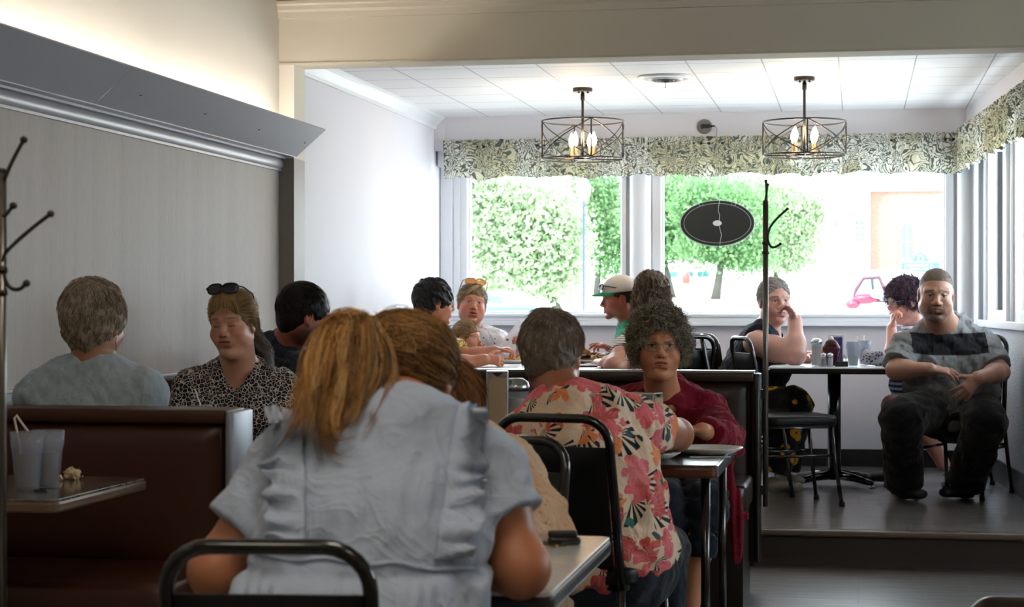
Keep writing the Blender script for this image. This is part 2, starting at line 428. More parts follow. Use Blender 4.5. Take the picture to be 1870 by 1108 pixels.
obj('ceiling_alcove', MB().bx(AX - .05, 1.3, YB + .18, 12.5, ZC, ZC + .08), tiles, **S)
mb = MB(); mb.bx(2.8, 2.9, -3, 4.9, 0, 2.9); mb.bx(2.8, 2.9, 7.3, YB, 0, 2.9); mb.bx(2.8, 2.9, 4.9, 7.3, 0, 1.1); mb.bx(2.8, 2.9, 4.9, 7.3, 2.0, 2.9); obj('wall_right', mb, cream, **S)
mb = MB()
for y in (4.9, 6.05, 7.2): mb.bx(2.79, 2.91, y, y + .1, 1.1, 2.0)
mb.bx(2.79, 2.91, 4.9, 7.3, 1.1, 1.16); mb.bx(2.79, 2.91, 4.9, 7.3, 1.94, 2.0)
f = obj('window_5', mb, trim_white, **S); obj('pane', MB().bx(2.84, 2.845, 5.0, 7.2, 1.16, 1.94), glass, f)
obj('wall_back', MB().bx(AX - .1, 2.9, -3.1, -3, 0, 2.9), cream, **S)
obj('roof', MB().bx(AX - .3, 3.1, -3.3, 12.75, 3.1, 3.25), roof_m, **S)  # unseen slab added over the ceilings to block the sun
# moldings on the left wall
def prof(cz, r, n=9): return [(AX, cz - r)] + [(AX + r * .8 * math.cos(a), cz + r * math.sin(a)) for a in np.linspace(-math.pi / 2, math.pi / 2, n)] + [(AX, cz + r)]
mb = MB(); mb.prism(prof(1.873, .028), 'y', 0, YB + .01); mb.bx(AX, AX + .035, 0, YB + .01, 1.897, 1.912); mb.bx(AX, AX + .012, 0, YB + .01, 1.838, 1.848)
smooth_angle(obj('trim_upper', mb, silver, **S), 35)
mb = MB(); mb.bx(AX, AX + .028, 0, YB, .905, .918); mb.bx(AX, AX + .014, 0, YB, .875, .905); obj('trim_chair_rail', mb, silver, bevel=.003, **S)
# crown in the alcove, left side
mb = MB(); mb.prism([(-2.73, 2.34), (-2.718, 2.34), (-2.712, 2.358), (-2.70, 2.372), (-2.68, 2.395), (-2.665, 2.405), (-2.66, 2.42), (-2.73, 2.42)], 'y', YB + .18, 12.12)
obj('trim_crown', mb, trim_white, **S)
# far wall, soffit, windows
YW = 12.27
xg = [XP(853, YW), XP(1135, YW), XP(1207, YW), XP(1727, YW)]
ZS, ZT = 1.145, 2.12
mb = MB(); mb.bx(-2.85, 1.5, YW, YW + .22, -.3, 1.06); mb.bx(-2.85, 1.5, YW, YW + .22, ZT + .06, 3.1)
mb.bx(-2.85, XP(803, YW), YW, YW + .22, 1.0, 2.3)
obj('wall_far', mb, [below_wall], **S)
mb = MB(); mb.bx(-2.73, .9, 12.12, YW, 2.21, ZC); mb.bx(-2.73, -2.66, 12.08, 12.12, 2.2, ZC); obj('trim_soffit', mb, white_wall, **S)
obj('trim_window_header', MB().bx(-2.72, .8, 12.13, YW + .02, 2.10, 2.21), trim_white, **S)
mb = MB(); mb.bx(-2.70, .72, YW - .06, YW + .02, 1.055, 1.085); mb.bx(-2.70, .72, YW - .035, YW + .02, 1.085, ZS - .03); mb.bx(-2.7, .72, YW - .05, YW + .1, ZS - .032, ZS - .012); obj('trim_sill', mb, trim_white, bevel=.004, **S)
obj('baseboard_far', MB().bx(-2.73, .8, YW - .015, YW, PZ, PZ + .11), dark_base, **S)
obj('baseboard_alcove_left', MB().bx(-2.73, -2.715, YB + .2, YW, PZ, PZ + .11), dark_base, **S)
def window(n, x0, x1, wl, wr):
    mb = MB(); y0 = YW + .005
    for (a, b, dy) in ((wl, 0, .0), (.028, 0, .045)):
        mb.bx(x0 - a, x0 - (0 if dy == 0 else -.012), y0 + dy, y0 + dy + .12, ZS - .02, ZT + .06) if dy == 0 else mb.bx(x0 - .005, x0 + .012, y0 + dy, y0 + dy + .05, ZS - .02, ZT)
    mb.bx(x1, x1 + wr, y0, y0 + .12, ZS - .02, ZT + .06); mb.bx(x1 - .012, x1 + .005, y0 + .045, y0 + .095, ZS - .02, ZT)
    mb.bx(x0, x1, y0 + .03, y0 + .1, ZS - .02, ZS + .008); mb.bx(x0, x1, y0 + .03, y0 + .1, ZT - .01, ZT + .05)
    f = obj('window_%d' % n, mb, trim_white, bevel=.004, **S)
    obj('pane', MB().bx(x0, x1, y0 + .068, y0 + .072, ZS, ZT), glass, f)
    return f
window(1, xg[0], xg[1], .05, .03); window(2, xg[2], xg[3], .06, .05)
mb = MB(); mb.lathe([(.072, 1.09), (.072, 2.15)], ((xg[1] + xg[2]) / 2 - .005, YW + .01, 0), 24); mb.bx(xg[1] + .02, xg[2] - .04, YW + .05, YW + .2, 1.1, 2.15)
mb.lathe([(.062, 1.09), (.062, 2.15)], (XP(1766, YW), YW - .02, 0), 24); mb.bx(xg[3] + .04, .78, YW + .04, YW + .2, 1.1, 2.15)
mb.bx(XP(806, YW), XP(827, YW), YW - .03, YW + .1, 1.09, 2.15); mb.bx(XP(830, YW), XP(840, YW), YW - .01, YW + .1, 1.09, 2.15)
smooth_angle(obj('trim_window_columns', mb, trim_white, **S), 35)
# right wall, slightly skewed, with its own windows
ca = Vector((.75, 12.2, 0)); td = Vector((.07, -1, 0)).normalized(); nd = Vector((-td.y * -1, 0, 0)); nd = Vector((-1, -.07, 0)).normalized()
Rw = Matrix((td, nd, Vector((0, 0, 1)))).transposed()
def rw(mb, s0, s1, o0, o1, z0, z1):
    c_ = ca + td * ((s0 + s1) / 2) + nd * ((o0 + o1) / 2) + Vector((0, 0, (z0 + z1) / 2)); return mb.box(c_, (s1 - s0, abs(o1 - o0), z1 - z0), Rw)
mb = MB(); rw(mb, -.1, 3.4, -.2, 0, -.3, 1.06); rw(mb, -.1, 3.4, -.2, 0, ZT + .08, 3.1); rw(mb, 2.75, 3.4, -.2, 0, 1.0, 2.3); obj('wall_alcove_right', mb, rough_white, **S)
mb = MB(); rw(mb, .0, 3.3, 0, .09, 2.21, ZC); obj('trim_soffit_right', mb, white_wall, **S)
mb = MB(); rw(mb, .05, 3.3, -.02, .03, 1.055, 1.10); obj('trim_sill_right', mb, trim_white, bevel=.004, **S)
mb = MB(); rw(mb, .0, 3.25, 0, .015, PZ, PZ + .13); obj('baseboard_right', mb, dark_base, **S)
mb = MB(); rw(mb, -.0, .29, -.12, .008, 1.06, 2.2); obj('trim_bronze_post', mb, bronze, **S)
for k, (s0, s1) in enumerate(((.38, 1.20), (1.45, 2.65))):
    mb = MB(); rw(mb, s0 - .07, s0, -.12, 0, 1.1, 2.2); rw(mb, s1, s1 + .1, -.12, 0, 1.1, 2.2); rw(mb, s0, s1, -.12, 0, 1.09, 1.16); rw(mb, s0, s1, -.12, 0, 2.12, 2.2)
    rw(mb, s0 - .05, s0 - .03, 0, .02, 1.1, 2.2); rw(mb, s1 + .02, s1 + .06, 0, .02, 1.1, 2.2)
    f = obj('window_%d' % (k + 3), mb, trim_white, bevel=.004, **S)
    mb = MB(); rw(mb, s0, s1, -.09, -.086, 1.16, 2.12); obj('pane', mb, glass, f)
    mb = MB(); rw(mb, s0, s0 + .02, -.085, -.06, 1.16, 2.12); obj('window_seal', mb, bronze, f)

# ------------------------------------------------------------------ cove light above the left wall
warm_tube = mat('warm_tube', '#fff6ea', emit=34)
r = empty('cove_light', (0, 0, 0), 'long silver-grey light trough running along the top of the paneled left wall', 'light fixture')
for (y0, y1) in ((1.0, 6.35), (6.353, YB + .04)):
    mb = MB(); mb.prism([(-2.678, 1.907), (-2.528, 2.037), (-2.534, 2.044), (-2.684, 1.916)], 'y', y0, y1); mb.bx(-2.75, -2.674, y0, y1, 1.906, 1.914)
    obj('front_panel', mb, mat('trough_grey', '#b2b2ba', .4, .0, var=.03), r)
for k in range(5):
    y0 = 1.1 + k * 1.52
    mb = MB(); mb.tube([(-2.66, y0, 1.96), (-2.66, y0 + 1.45, 1.96)], .013, 10); obj('fluorescent_tube', mb, warm_tube, r, smooth=True)
for k in range(4):
    obj('screw', MB().lathe([(.004, 0), (.004, .003), (0, .004)], (0, 0, 0), 8), bronze, r).location = (-2.60, 6.6 + k * .7, 1.965)
# unseen ceiling panels, added as fill light for the front room
for k, (x, y, e) in enumerate(((-1.2, .6, 6), (1.2, .6, 6), (-.4, 2.3, 7.5))):
    mb = MB(); mb.bx(x - .3, x + .3, y - .6, y + .6, 2.86, 2.899); r = obj('fill_light_panel', mb, trim_white, label='unseen white fill panel added over the %s' % ('aisle', 'right aisle', 'middle tables')[k], cat='ceiling light', group='added fill panels in the front room')
    mb = MB(); mb.bx(x - .27, x + .27, y - .57, y + .57, 2.852, 2.859); obj('fill_glow', mb, mat('fill_glow_%d' % k, '#fff1de', emit=e), r)

# ------------------------------------------------------------------ pendants
iron = mat('dark_iron', '#3a3734', .4, .7); bulb_m = mat('warm_bulb', '#ffdcab', emit=120); candle = mat('aged_brass_sleeve', '#8f7357', .4, .5)
def pendant(px, py_top, py_b, label):
    Y0 = 10.6 if px < 1200 else 10.3
    X = XP(px, Y0); d = DY(px, Y0)
    ztop, zb = 2.16 if False else CAMZ + (CY - 222) / F_PX * d, CAMZ + (CY - 291) / F_PX * d
    if px > 1200: ztop, zb = CAMZ + (CY - 223) / F_PX * d, CAMZ + (CY - 284) / F_PX * d
    rad = 75 / F_PX * d
    r = empty('pendant_lamp', (X, Y0, 0), label, 'pendant lamp', 'drum cage pendant lamps in the alcove', rz=.35 if px < 1200 else .1)
    mb = MB(); mb.lathe([(0, ZC - .022), (.052, ZC - .022), (.056, ZC - .018), (.056, ZC), (0, ZC)]); obj('ceiling_canopy', mb, iron, r)
    for a in (-1, 1):
        mb = MB(); mb.lathe([(.006, ZC - .032), (.006, ZC - .022)], (.026 * a, -.02, 0), 8); obj('canopy_screw', mb, iron, r)
    mb = MB(); mb.tube([(0, 0, ZC - .02), (0, 0, zb + .01)], .0075, 8); mb.lathe([(.012, ZC - .07), (.012, ZC - .03)], (0, 0, 0), 10); obj('rod', mb, iron, r, smooth=True)
    for z in (ztop, zb):
        mb = MB(); mb.tube([(rad * math.cos(a), rad * math.sin(a), z) for a in np.linspace(0, 2 * math.pi, 48, endpoint=False)], .0042, 8, closed=True); obj('ring', mb, iron, r, smooth=True)
    n = 4
    for k in range(n):
        a0, a1 = 2 * math.pi * k / n, 2 * math.pi * (k + 1) / n
        mb = MB(); mb.tube([(rad * math.cos(a0), rad * math.sin(a0), zb), (rad * math.cos(a0), rad * math.sin(a0), ztop)], .0042, 8); obj('upright_bar', mb, iron, r, smooth=True)
        for (za, zc) in ((zb, ztop), (ztop, zb)):
            mb = MB(); mb.tube([(rad * math.cos(a0 + (a1 - a0) * t_), rad * math.sin(a0 + (a1 - a0) * t_), za + (zc - za) * t_) for t_ in np.linspace(0, 1, 10)], .003, 6); obj('cross_bar', mb, iron, r, smooth=True)
    mb = MB(); mb.lathe([(0, zb - .006), (.045, zb - .004), (.05, zb + .004), (.02, zb + .012), (0, zb + .014)], n=24)
    for k in range(4): a = R_(45 + 90 * k); mb.tube([(0, 0, zb + .004), (.075 * math.cos(a), .075 * math.sin(a), zb + .01)], .005, 6)
    for k in range(2): mb.tube([(-rad * (1 - k), -rad * k, zb), (rad * (1 - k), rad * k, zb)], .004, 6)
    obj('socket_plate', mb, iron, r)
    for k in range(4):
        a = R_(45 + 90 * k); c_ = (.075 * math.cos(a), .075 * math.sin(a), 0)
        mb = MB(); mb.lathe([(.016, zb + .008), (.016, zb + .014), (.0105, zb + .016), (.0105, zb + .07)], c_, 14); obj('candle_sleeve', mb, candle, r, smooth=True)
        mb = MB(); mb.lathe([(.007, zb + .07), (.012, zb + .083), (.0165, zb + .10), (.014, zb + .12), (.007, zb + .137), (.002, zb + .150), (0, zb + .153)], c_, 16); obj('bulb', mb, bulb_m, r, smooth=True)
    return r
pendant(1064, 222, 291, 'black cage drum pendant lamp nearer the alcove side wall, left of the round ceiling vent')
pendant(1469, 223, 284, 'black cage drum pendant lamp hanging right of the round ceiling vent')
# ceiling vent
Yv = 10.15; Xv = XP(1215, Yv)
r = empty('ceiling_vent', (Xv, Yv, 0), 'round white ceiling vent with dark centre between the two pendants', 'air vent')
mb = MB(); mb.lathe([(.15, ZC), (.152, ZC - .006), (.12, ZC - .014), (.112, ZC - .006), (.10, ZC - .006)], n=40); obj('rim', mb, trim_white, r, smooth=True)
for k, rr in enumerate((.10, .08, .06, .04)):
    mb = MB(); mb.lathe([(rr, ZC - .006 - .001 * k), (rr - .012, ZC - .022 - .002 * k), (rr - .015, ZC - .021 - .002 * k), (rr - .004, ZC - .004)], n=36); obj('louver_ring', mb, trim_white if k < 1 else mat('vent_grey', '#55565c', .5), r, smooth=True)
mb = MB(); mb.lathe([(0, ZC - .001), (.1, ZC - .001)], n=32); obj('dark_opening', mb, bronze, r)
mb = MB(); mb.tube([(0, 0, ZC - .02), (0, 0, ZC - .055)], .0016, 6); mb.lathe([(0, ZC - .062), (.004, ZC - .058), (0, ZC - .054)], n=8); obj('damper_pin', mb, bronze, r)
# round outlet with plug and cord on the soffit
d_ = DY(1286, 12.1); Xo, Zo = XP(1286, 12.1), CAMZ + (CY - 231) / F_PX * d_
Rx = Matrix.Rotation(math.pi / 2, 3, 'X')
r = empty('wall_outlet', (Xo, 12.118, Zo), 'round grey electrical outlet on the soffit above the valance with a dark plug and cord', 'electrical outlet')
mb = MB(); mb.lathe([(0, .012), (.04, .012), (.046, .008), (.048, 0)], n=32, rot=Rx); obj('cover_plate', mb, mat('grey_plate', '#73706c', .5), r, smooth=True)
mb = MB(); mb.rbox((-.012, -.014, 0), (.022, .008, .03), .004); obj('socket_face', mb, bronze, r)
mb = MB(); mb.rbox((.022, -.028, 0), (.034, .03, .024), .006); mb.lathe([(.006, -.0), (.005, .03)], (.038, -.028, 0), 8, rot=Matrix.Rotation(math.pi / 2, 3, 'Y')); obj('plug', mb, bronze, r)
mb = MB(); mb.tube([(.066, -.028, 0), (.076, -.03, -.006), (.082, -.03, -.025), (.078, -.03, -.06), (.08, -.026, -.11)], .0022, 6); obj('power_cord', mb, mat('grey_cord', '#8c8c90', .5), r, smooth=True)

# ------------------------------------------------------------------ valances
def m_valance():
    t = NT('scroll_print_fabric'); v = t.co('UV'); nz = t.noise(v, 2.6, 2, .5, 0)
    nzc = t.n('ShaderNodeTexNoise'); t.set(nzc.inputs[0], v); nzc.inputs['Scale'].default_value = 7; nzc.inputs['Detail'].default_value = 1
    dv = t.n('ShaderNodeVectorMath', operation='MULTIPLY_ADD'); t.set(dv.inputs[0], nzc.outputs[1]); dv.inputs[1].default_value = (.22,) * 3; t.set(dv.inputs[2], v)
    w1 = t.vor(dv.outputs[0], 11, 'F1'); rings = t.math('SINE', t.math('MULTIPLY', w1, 21.)); 
    w2 = t.noise(dv.outputs[0], 9, 1, .3, 2.2); r2 = t.math('SINE', t.math('MULTIPLY', w2, 38.))
    m_ = t.math('MULTIPLY', rings, r2); ln = t.math('ABSOLUTE', t.math('ADD', t.math('MULTIPLY', rings, .6), t.math('MULTIPLY', r2, .5)))
    f = t.ramp(ln, [(.26, (0, 0, 0)), (.40, (1, 1, 1))])
    base = t.mix(t.ramp(nz, [(.48, (0, 0, 0)), (.58, (1, 1, 1))]), srgb('#efeee6'), srgb('#dcd8bf'))
    c = t.mix(f, srgb('#6c776f'), base)
    m = t.fin(c, .9, spec=.1); t.b.inputs['Transmission Weight'].default_value = 0
    tl = t.n('ShaderNodeBsdfTranslucent'); t.set(tl.inputs[0], c); mx = t.n('ShaderNodeMixShader'); mx.inputs[0].default_value = .42
    t.set(mx.inputs[1], t.b.outputs[0]); t.set(mx.inputs[2], tl.outputs[0]); t.set(t.out.inputs[0], mx.outputs[0])
    return m
val_m = m_valance()
def valance(name, pa, pb, nin, z0, z1, label, seed, n=420):
    """gathered curtain from pa to pb, nin = unit vector into the room"""
    pa, pb, nin = Vector(pa), Vector(pb), Vector(nin); L = (pb - pa).length; tt = (pb - pa) / L; rr = random.Random(seed)
    ph = [rr.random() * 6.28 for _ in range(6)]; nv = 26
    def gath(s): return .5 * math.sin(s * 95 + ph[0] + 2.2 * math.sin(s * 17 + ph[1])) + .5 * math.sin(s * 148 + ph[2] + 1.5 * math.sin(s * 11 + ph[3]))
    def fold(s): return math.sin(s * 22 + ph[4] + 1.6 * math.sin(s * 5 + ph[5]))
    vs, fs, uv = [], [], []
    for j in range(nv + 1):
        v_ = j / nv
        for i in range(n + 1):
            s_ = L * i / n; hang = z0 + .008 * fold(s_) + .006 * math.sin(s_ * 9 + ph[2]) + .004 * gath(s_)
            top = z1 + .006 * gath(s_ + .03)
            z = top + (hang - top) * v_
            g = gath(s_) * .012 * max(0, 1 - v_ * 2.2) + fold(s_) * .018 * min(1, v_ * 1.5) + gath(s_) * .004
            rod = .016 * math.exp(-((v_ - .22) / .09) ** 2) * .8
            vs.append(pa + tt * s_ + nin * (.03 + g + rod) + Vector((0, 0, z))); uv.append((s_, z))
    for j in range(nv):
        for i in range(n): fs.append((j * (n + 1) + i, j * (n + 1) + i + 1, (j + 1) * (n + 1) + i + 1, (j + 1) * (n + 1) + i))
    mb = MB(); mb.add(vs, fs)
    o = obj(name, mb, val_m, smooth=True, label=label, cat='valance', group='scroll-print valances above the windows')
    ul = o.data.uv_layers.new(name='UVMap')
    for lp in o.data.loops: ul.data[lp.index].uv = uv[lp.vertex_index]
    sm = o.modifiers.new('Solid', 'SOLIDIFY'); sm.thickness = .002
    mbr = MB(); mbr.tube([pa + nin * .028 + Vector((0, 0, z1 - .045)), pb + nin * .028 + Vector((0, 0, z1 - .045))], .008, 8)
    obj('curtain_rod', mbr, bronze, o, smooth=True)
    return o
yv = 12.03
valance('window_valance', (XP(810, yv), yv + .03, 0), (XP(1757, yv), yv + .03, 0), (0, -1, 0), 2.015, 2.262, 'long gathered green-and-cream scroll-print valance over the two far windows', 3, 560)
p0 = ca + nd * .13 + td * .04; p1 = ca + nd * .12 + td * 3.0
valance('window_valance', tuple(p0), tuple(p1), nd, 2.015, 2.275, 'gathered scroll-print valance on the right wall, turning the corner from the long one', 8, 420)
# small black finial and pull tape at the corner
mb = MB(); mb.lathe([(0, .014), (.011, .01), (.013, 0), (.011, -.01), (0, -.014)], tuple(P(1757, 247, DY(1757, 11.97))), 12); o = obj('rod_finial', mb, bronze, label='small black rod end at the corner where the two valances meet', cat='finial', smooth=True)
mb = MB(); q = P(1757, 262, DY(1757, 11.98)); mb.box(q, (.014, .003, .07)); obj('hanging_tape', mb, trim_white, o)

# ------------------------------------------------------------------ oval hanging sign (seen from behind)
q = P(1310, 408, DY(1310, 12.15)); r = empty('hanging_sign', tuple(q), 'oval black sign seen from behind, hanging in the window right of the mullion', 'sign')
black_pl = mat('matte_black_board', '#101513', .55); rim_m = mat('grey_rim', '#8d9493', .4)
def oval(a, b, y0, y1, n=56):
    mb = MB(); ring = [(a * math.cos(t_), b * math.sin(t_)) for t_ in np.linspace(0, 2 * math.pi, n, endpoint=False)]; mb.prism(ring, 'y', y0, y1); return mb
A_, B_ = 67 / F_PX * 12.1, 41 / F_PX * 12.1
obj('board', oval(A_, B_, -.006, .006), black_pl, r, bevel=.002)
mb = MB(); mb.tube([(A_ * math.cos(t_), 0, B_ * math.sin(t_)) for t_ in np.linspace(0, 2 * math.pi, 56, endpoint=False)], .005, 8, closed=True); obj('outer_rim', mb, rim_m, r, smooth=True)
mb = MB(); mb.tube([(A_ * .91 * math.cos(t_), -.007, B_ * .88 * math.sin(t_)) for t_ in np.linspace(0, 2 * math.pi, 56, endpoint=False)], .0022, 6, closed=True); obj('inner_rim', mb, rim_m, r, smooth=True)
mb = oval(.028, .018, -.012, -.006, 24); obj('center_label', mb, mat('pale_label', '#c9c9d0', .5), r)
for a in (-.105, .105):
    mb = MB(); mb.tube([(a - .014, -.01, .125), (a - .01, -.01, .112), (a + .01, -.01, .112), (a + .014, -.01, .125)], .0025, 6); obj('clip', mb, rim_m, r)
zt = 2.106 - q.z
mb = MB(); mb.tube([(.01, -.01, zt), (.014, -.01, .14), (.006, -.012, .08), (.016, -.012, .05), (.01, -.012, .0), (.02, -.012, -.05), (.028, -.012, -.075), (.018, -.012, -.12), (.016, -.01, -.14)], .0016, 5); obj('hanging_cord', mb, mat('pale_wire', '#b9c0bf', .5), r)
# ------------------------------------------------------------------ furniture materials
blackm = mat('black_enamel_tube', '#0c0d10', .22, spec=.6, coat=.3); vinyl = mat('black_vinyl', '#0b0c10', .42, spec=.3, bump=(220, .15, .001))
brownl = mat('brown_booth_vinyl', '#42210f', .40, spec=.5, bump=(160, .2, .001), var=.08, vscale=5); brownw = mat('brown_welt', '#2e170d', .35)
darkl = mat('dark_brown_booth_vinyl', '#2b1c17', .35, spec=.5, bump=(160, .2, .001), var=.06)
booth_end = mat('dark_laminate_end', '#1c1513', .35); chrome = mat('brushed_steel', '#b9bcc2', .22, .95); rubber = mat('rubber_foot', '#0b0b0b', .7)
steel_gray = mat('grey_end_cap', '#8b8f9a', .35, .4)
def make_chair(name, label, group):
    r = empty(name, (0, 0, 0), label, 'chair', group)
    mb = MB()
    W = .158; pts = []
    # hoop back: up one side, rounded corners, down the other
    def bp(x, z): return Vector((x, -.185 - (z - .43) * .20 if z > .43 else -.185 + (z - .43) * .0, z))
    pts.append(bp(-W - .008, .40)); pts.append(bp(-W - .004, .60)); pts.append(bp(-W, .765))
    for a in np.linspace(180, 90, 7): pts.append(bp(-W + .07 + .07 * math.cos(R_(a)), .79 + .07 * math.sin(R_(a))))
    for a in np.linspace(90, 0, 7): pts.append(bp(W - .07 + .07 * math.cos(R_(a)), .79 + .07 * math.sin(R_(a))))
    pts.append(bp(W, .765)); pts.append(bp(W + .004, .60)); pts.append(bp(W + .008, .40))
    mb.tube(pts, .0125, 12); obj('back_frame', mb, blackm, r, smooth=True)
    mb = MB()
    def bk(u, v):
        x = (-1 + 2 * u) * (W - .012); z = .46 + .325 * v; e = max(abs(2 * u - 1) ** 6, abs(2 * v - 1) ** 8)
        return (x, 0, z, e)
    for sgn in (1, -1):
        def f(u, v, sgn=sgn):
            x, _, z, e = bk(u, v); p = bp(x, z); p.y += sgn * (.004 + .014 * (1 - e)); return p
        mb.grid(f, 14, 14)
        if sgn < 0: mb.f[-196:] = [tuple(reversed(q)) for q in mb.f[-196:]]
    def rim(u, v):
        a = u * 4; k = int(a) % 4; t_ = a - int(a); uu, vv = [(t_, 0), (1, t_), (1 - t_, 1), (0, 1 - t_)][k]
        x, _, z, e = bk(uu, vv); p = bp(x, z); p.y += (v * 2 - 1) * .004; return p
    mb.grid(rim, 56, 1, closed_u=True)
    obj('backrest', mb, vinyl, r, smooth=True)
    mb = MB(); mb.rbox((0, .01, .44), (.385, .39, .05), .06, n=6); obj('seat', mb, vinyl, r, smooth=True)
    mb = MB(); mb.tube([(-.165, .17, .41), (.165, .17, .41), (.165, -.17, .41), (-.165, -.17, .41)], .0105, 8, closed=True); obj('seat_frame', mb, blackm, r, smooth=True)
    for sx in (-1, 1):
        mb = MB(); mb.tube([(sx * .165, .165, .415), (sx * .172, .185, .22), (sx * .182, .215, .012)], .011, 10); lg = obj('leg', mb, blackm, r, smooth=True)
        mb = MB(); mb.lathe([(.0145, 0), (.0145, .022), (.012, .024)], (sx * .182, .216, 0), 10); obj('foot_cap', mb, rubber, lg, smooth=True)
        mb = MB(); mb.tube([(sx * .166, -.185, .43), (sx * .172, -.20, .3), (sx * .184, -.262, .012)], .011, 10); lg = obj('leg', mb, blackm, r, smooth=True)
        mb = MB(); mb.lathe([(.0145, 0), (.0145, .022), (.012, .024)], (sx * .184, -.263, 0), 10); obj('foot_cap', mb, rubber, lg, smooth=True)
        mb = MB(); mb.tube([(sx * .171, .18, .26), (sx * .173, -.205, .26)], .008, 8); obj('stretcher', mb, blackm, r, smooth=True)
    mb = MB(); mb.tube([(-.173, -.205, .27), (.173, -.205, .27)], .008, 8); obj('stretcher', mb, blackm, r, smooth=True)
    return r
CH = 'black stacking chairs at the tables'
chair0 = make_chair('dining_chair', 'black hoop-back chair in the foreground, behind the woman with the blond ponytail', CH)
used = [False]
def chair(x, y, z, rz, label, scale=1.0):
    if not used[0]: o = chair0; used[0] = True
    else: o = copy_tree(chair0)
    o.location = (x, y, z); o.rotation_euler = (0, 0, rz); o['label'] = label; o.scale = (scale,) * 3
    return o
q = P(487, 985, 2.80); chair(q.x - .035, q.y + .27, 0, R_(7), 'black hoop-back chair in the foreground, behind the woman with the blond ponytail', .975)
q = P(1040, 770, 5.12); chair(q.x + .01, q.y + .26, 0, R_(-12), 'black hoop-back chair holding the grey-haired diner in the floral shirt', 1.035)
q = P(850, 800, 4.6); chair(q.x, q.y - .12, 0, R_(160), 'black chair mostly hidden behind the diner in the beige dotted blouse')
# alcove chairs
def rzdir(v): return math.atan2(v.y, v.x) - math.pi / 2
q = P(1330, 603, 10.95); chair(q.x, q.y, PZ, rzdir(V(.75, .66)), 'empty black chair under the far window, between the two alcove tables')
q = P(1372, 690, 10.35); chair(q.x, q.y, PZ, rzdir(V(.93, -.1)), 'black chair under the woman in the sunflower skirt, left end of the right alcove table')
q = P(1442, 760, 9.82); chair(q.x, q.y, PZ, rzdir(V(.97, .2)), 'empty black chair at the near left corner of the right alcove table')
q = P(1758, 760, 10.25); chair(q.x, q.y, PZ, rzdir(V(-.55, -.85)), 'black chair under the bearded man in the grey shirt')
q = P(1712, 700, 11.0); chair(q.x, q.y, PZ, rzdir(V(-1, -.1)), 'black chair under the woman with dark purple hair')
q = P(1180, 760, 10.45); chair(q.x + .1, q.y, PZ, rzdir(V(-.5, 1)), 'black chair under the woman with long curly hair at the left alcove table')
q = P(1176, 700, 10.85); chair(q.x, q.y, PZ, rzdir(V(-1, -.1)), 'black chair under the man in the white and green cap')
q = P(775, 760, 10.35); chair(q.x, q.y, PZ, rzdir(V(1, .1)), 'black chair under the woman in the yellow patterned shirt')
q = P(862, 700, 11.25); chair(q.x, q.y, PZ, rzdir(V(.3, -1)), 'black chair under the woman in the white blouse', )

# ------------------------------------------------------------------ booths
def booth(name, x0, x1, yb, label, leather, z_top=.893, front=True, back=True, cap=None, seat_z=.455, group='upholstered booths'):
    """double booth: spine at yb, one seat towards -Y (front) and/or one towards +Y"""
    r = empty(name, (0, 0, 0), label, 'booth', group)
    mb = MB(); mb.bx(x0, x1, yb - .02, yb + .05, .1, z_top - .03); obj('spine', mb, booth_end, r, bevel=.004)
    for sgn, on in ((-1, front), (1, back)):
        if not on: continue
        y0 = yb + .015 + sgn * .035
        mb = MB()
        def pad(u, v, sgn=sgn, y0=y0):
            x = x0 + .012 + (x1 - x0 - .024) * u; z = .42 + (z_top - .035 - .42) * v
            e = max(abs(2 * u - 1) ** 14, abs(2 * v - 1) ** 10); return (x, y0 + sgn * (.012 + .045 * (1 - e)), z)
        mb.grid(pad, 40, 20)
        if sgn > 0: mb.f = [tuple(reversed(q)) for q in mb.f]
        obj('seat_back', mb, leather, r, smooth=True)
        mb = MB(); pts = [(x0 + .02, y0 + sgn * .02, .45), (x0 + .02, y0 + sgn * .02, z_top - .06), (x0 + .05, y0 + sgn * .02, z_top - .04), (x1 - .05, y0 + sgn * .02, z_top - .04), (x1 - .025, y0 + sgn * .02, z_top - .06), (x1 - .025, y0 + sgn * .02, .45)]
        mb.tube(pts, .006, 8); obj('welt', mb, brownw, r, smooth=True)
        mb = MB(); yc = yb + .015 + sgn * .30; mb.rbox(((x0 + x1) / 2, yc, seat_z - .06), (x1 - x0 - .01, .50, .12), .04, n=5); obj('seat', mb, leather, r, smooth=True)
        mb = MB(); mb.bx(x0 + .02, x1 - .02, min(yb, yb + sgn * .5), max(yb, yb + sgn * .5), .0, seat_z - .115); obj('plinth', mb, booth_end, r, bevel=.004)
    mb = MB(); yf = yb - (.075 if front else .03); yk = yb + (.105 if back else .05)
    mb.rbox(((x0 + x1) / 2, (yf + yk) / 2, z_top - .02), (x1 - x0, yk - yf, .04), .012, n=3); obj('top_roll', mb, leather, r, smooth=True)
    mb = MB(); mb.rbox((x1 + .012, (yf + yk) / 2, z_top / 2 + .06), (.025, yk - yf + .01, z_top - .13), .01, n=3); obj('end_panel', mb, cap or booth_end, r, smooth=True)
    return r
B = 'brown vinyl booths along the left wall'
booth('booth', AX + .01, -1.79, 5.27, 'brown vinyl double booth nearest the camera, grey-haired woman leaning behind it', brownl, cap=steel_gray, group=B)
booth('booth', AX + .01, -1.72, 7.13, 'brown vinyl booth behind the woman in the leopard print top', brownl, z_top=.90, group=B)
rb = booth('booth', -1.76, -.425, 7.98, 'dark brown booth the woman in the red cardigan sits in', darkl, z_top=.913, front=True, back=False, cap=None, seat_z=.49, group=None)
mb = MB(); mb.prism([(7.93, .913), (8.032, .913), (8.032, .919), (7.93, .919)], 'x', -1.76, -.425); obj('edge_strip', mb, chrome, rb)

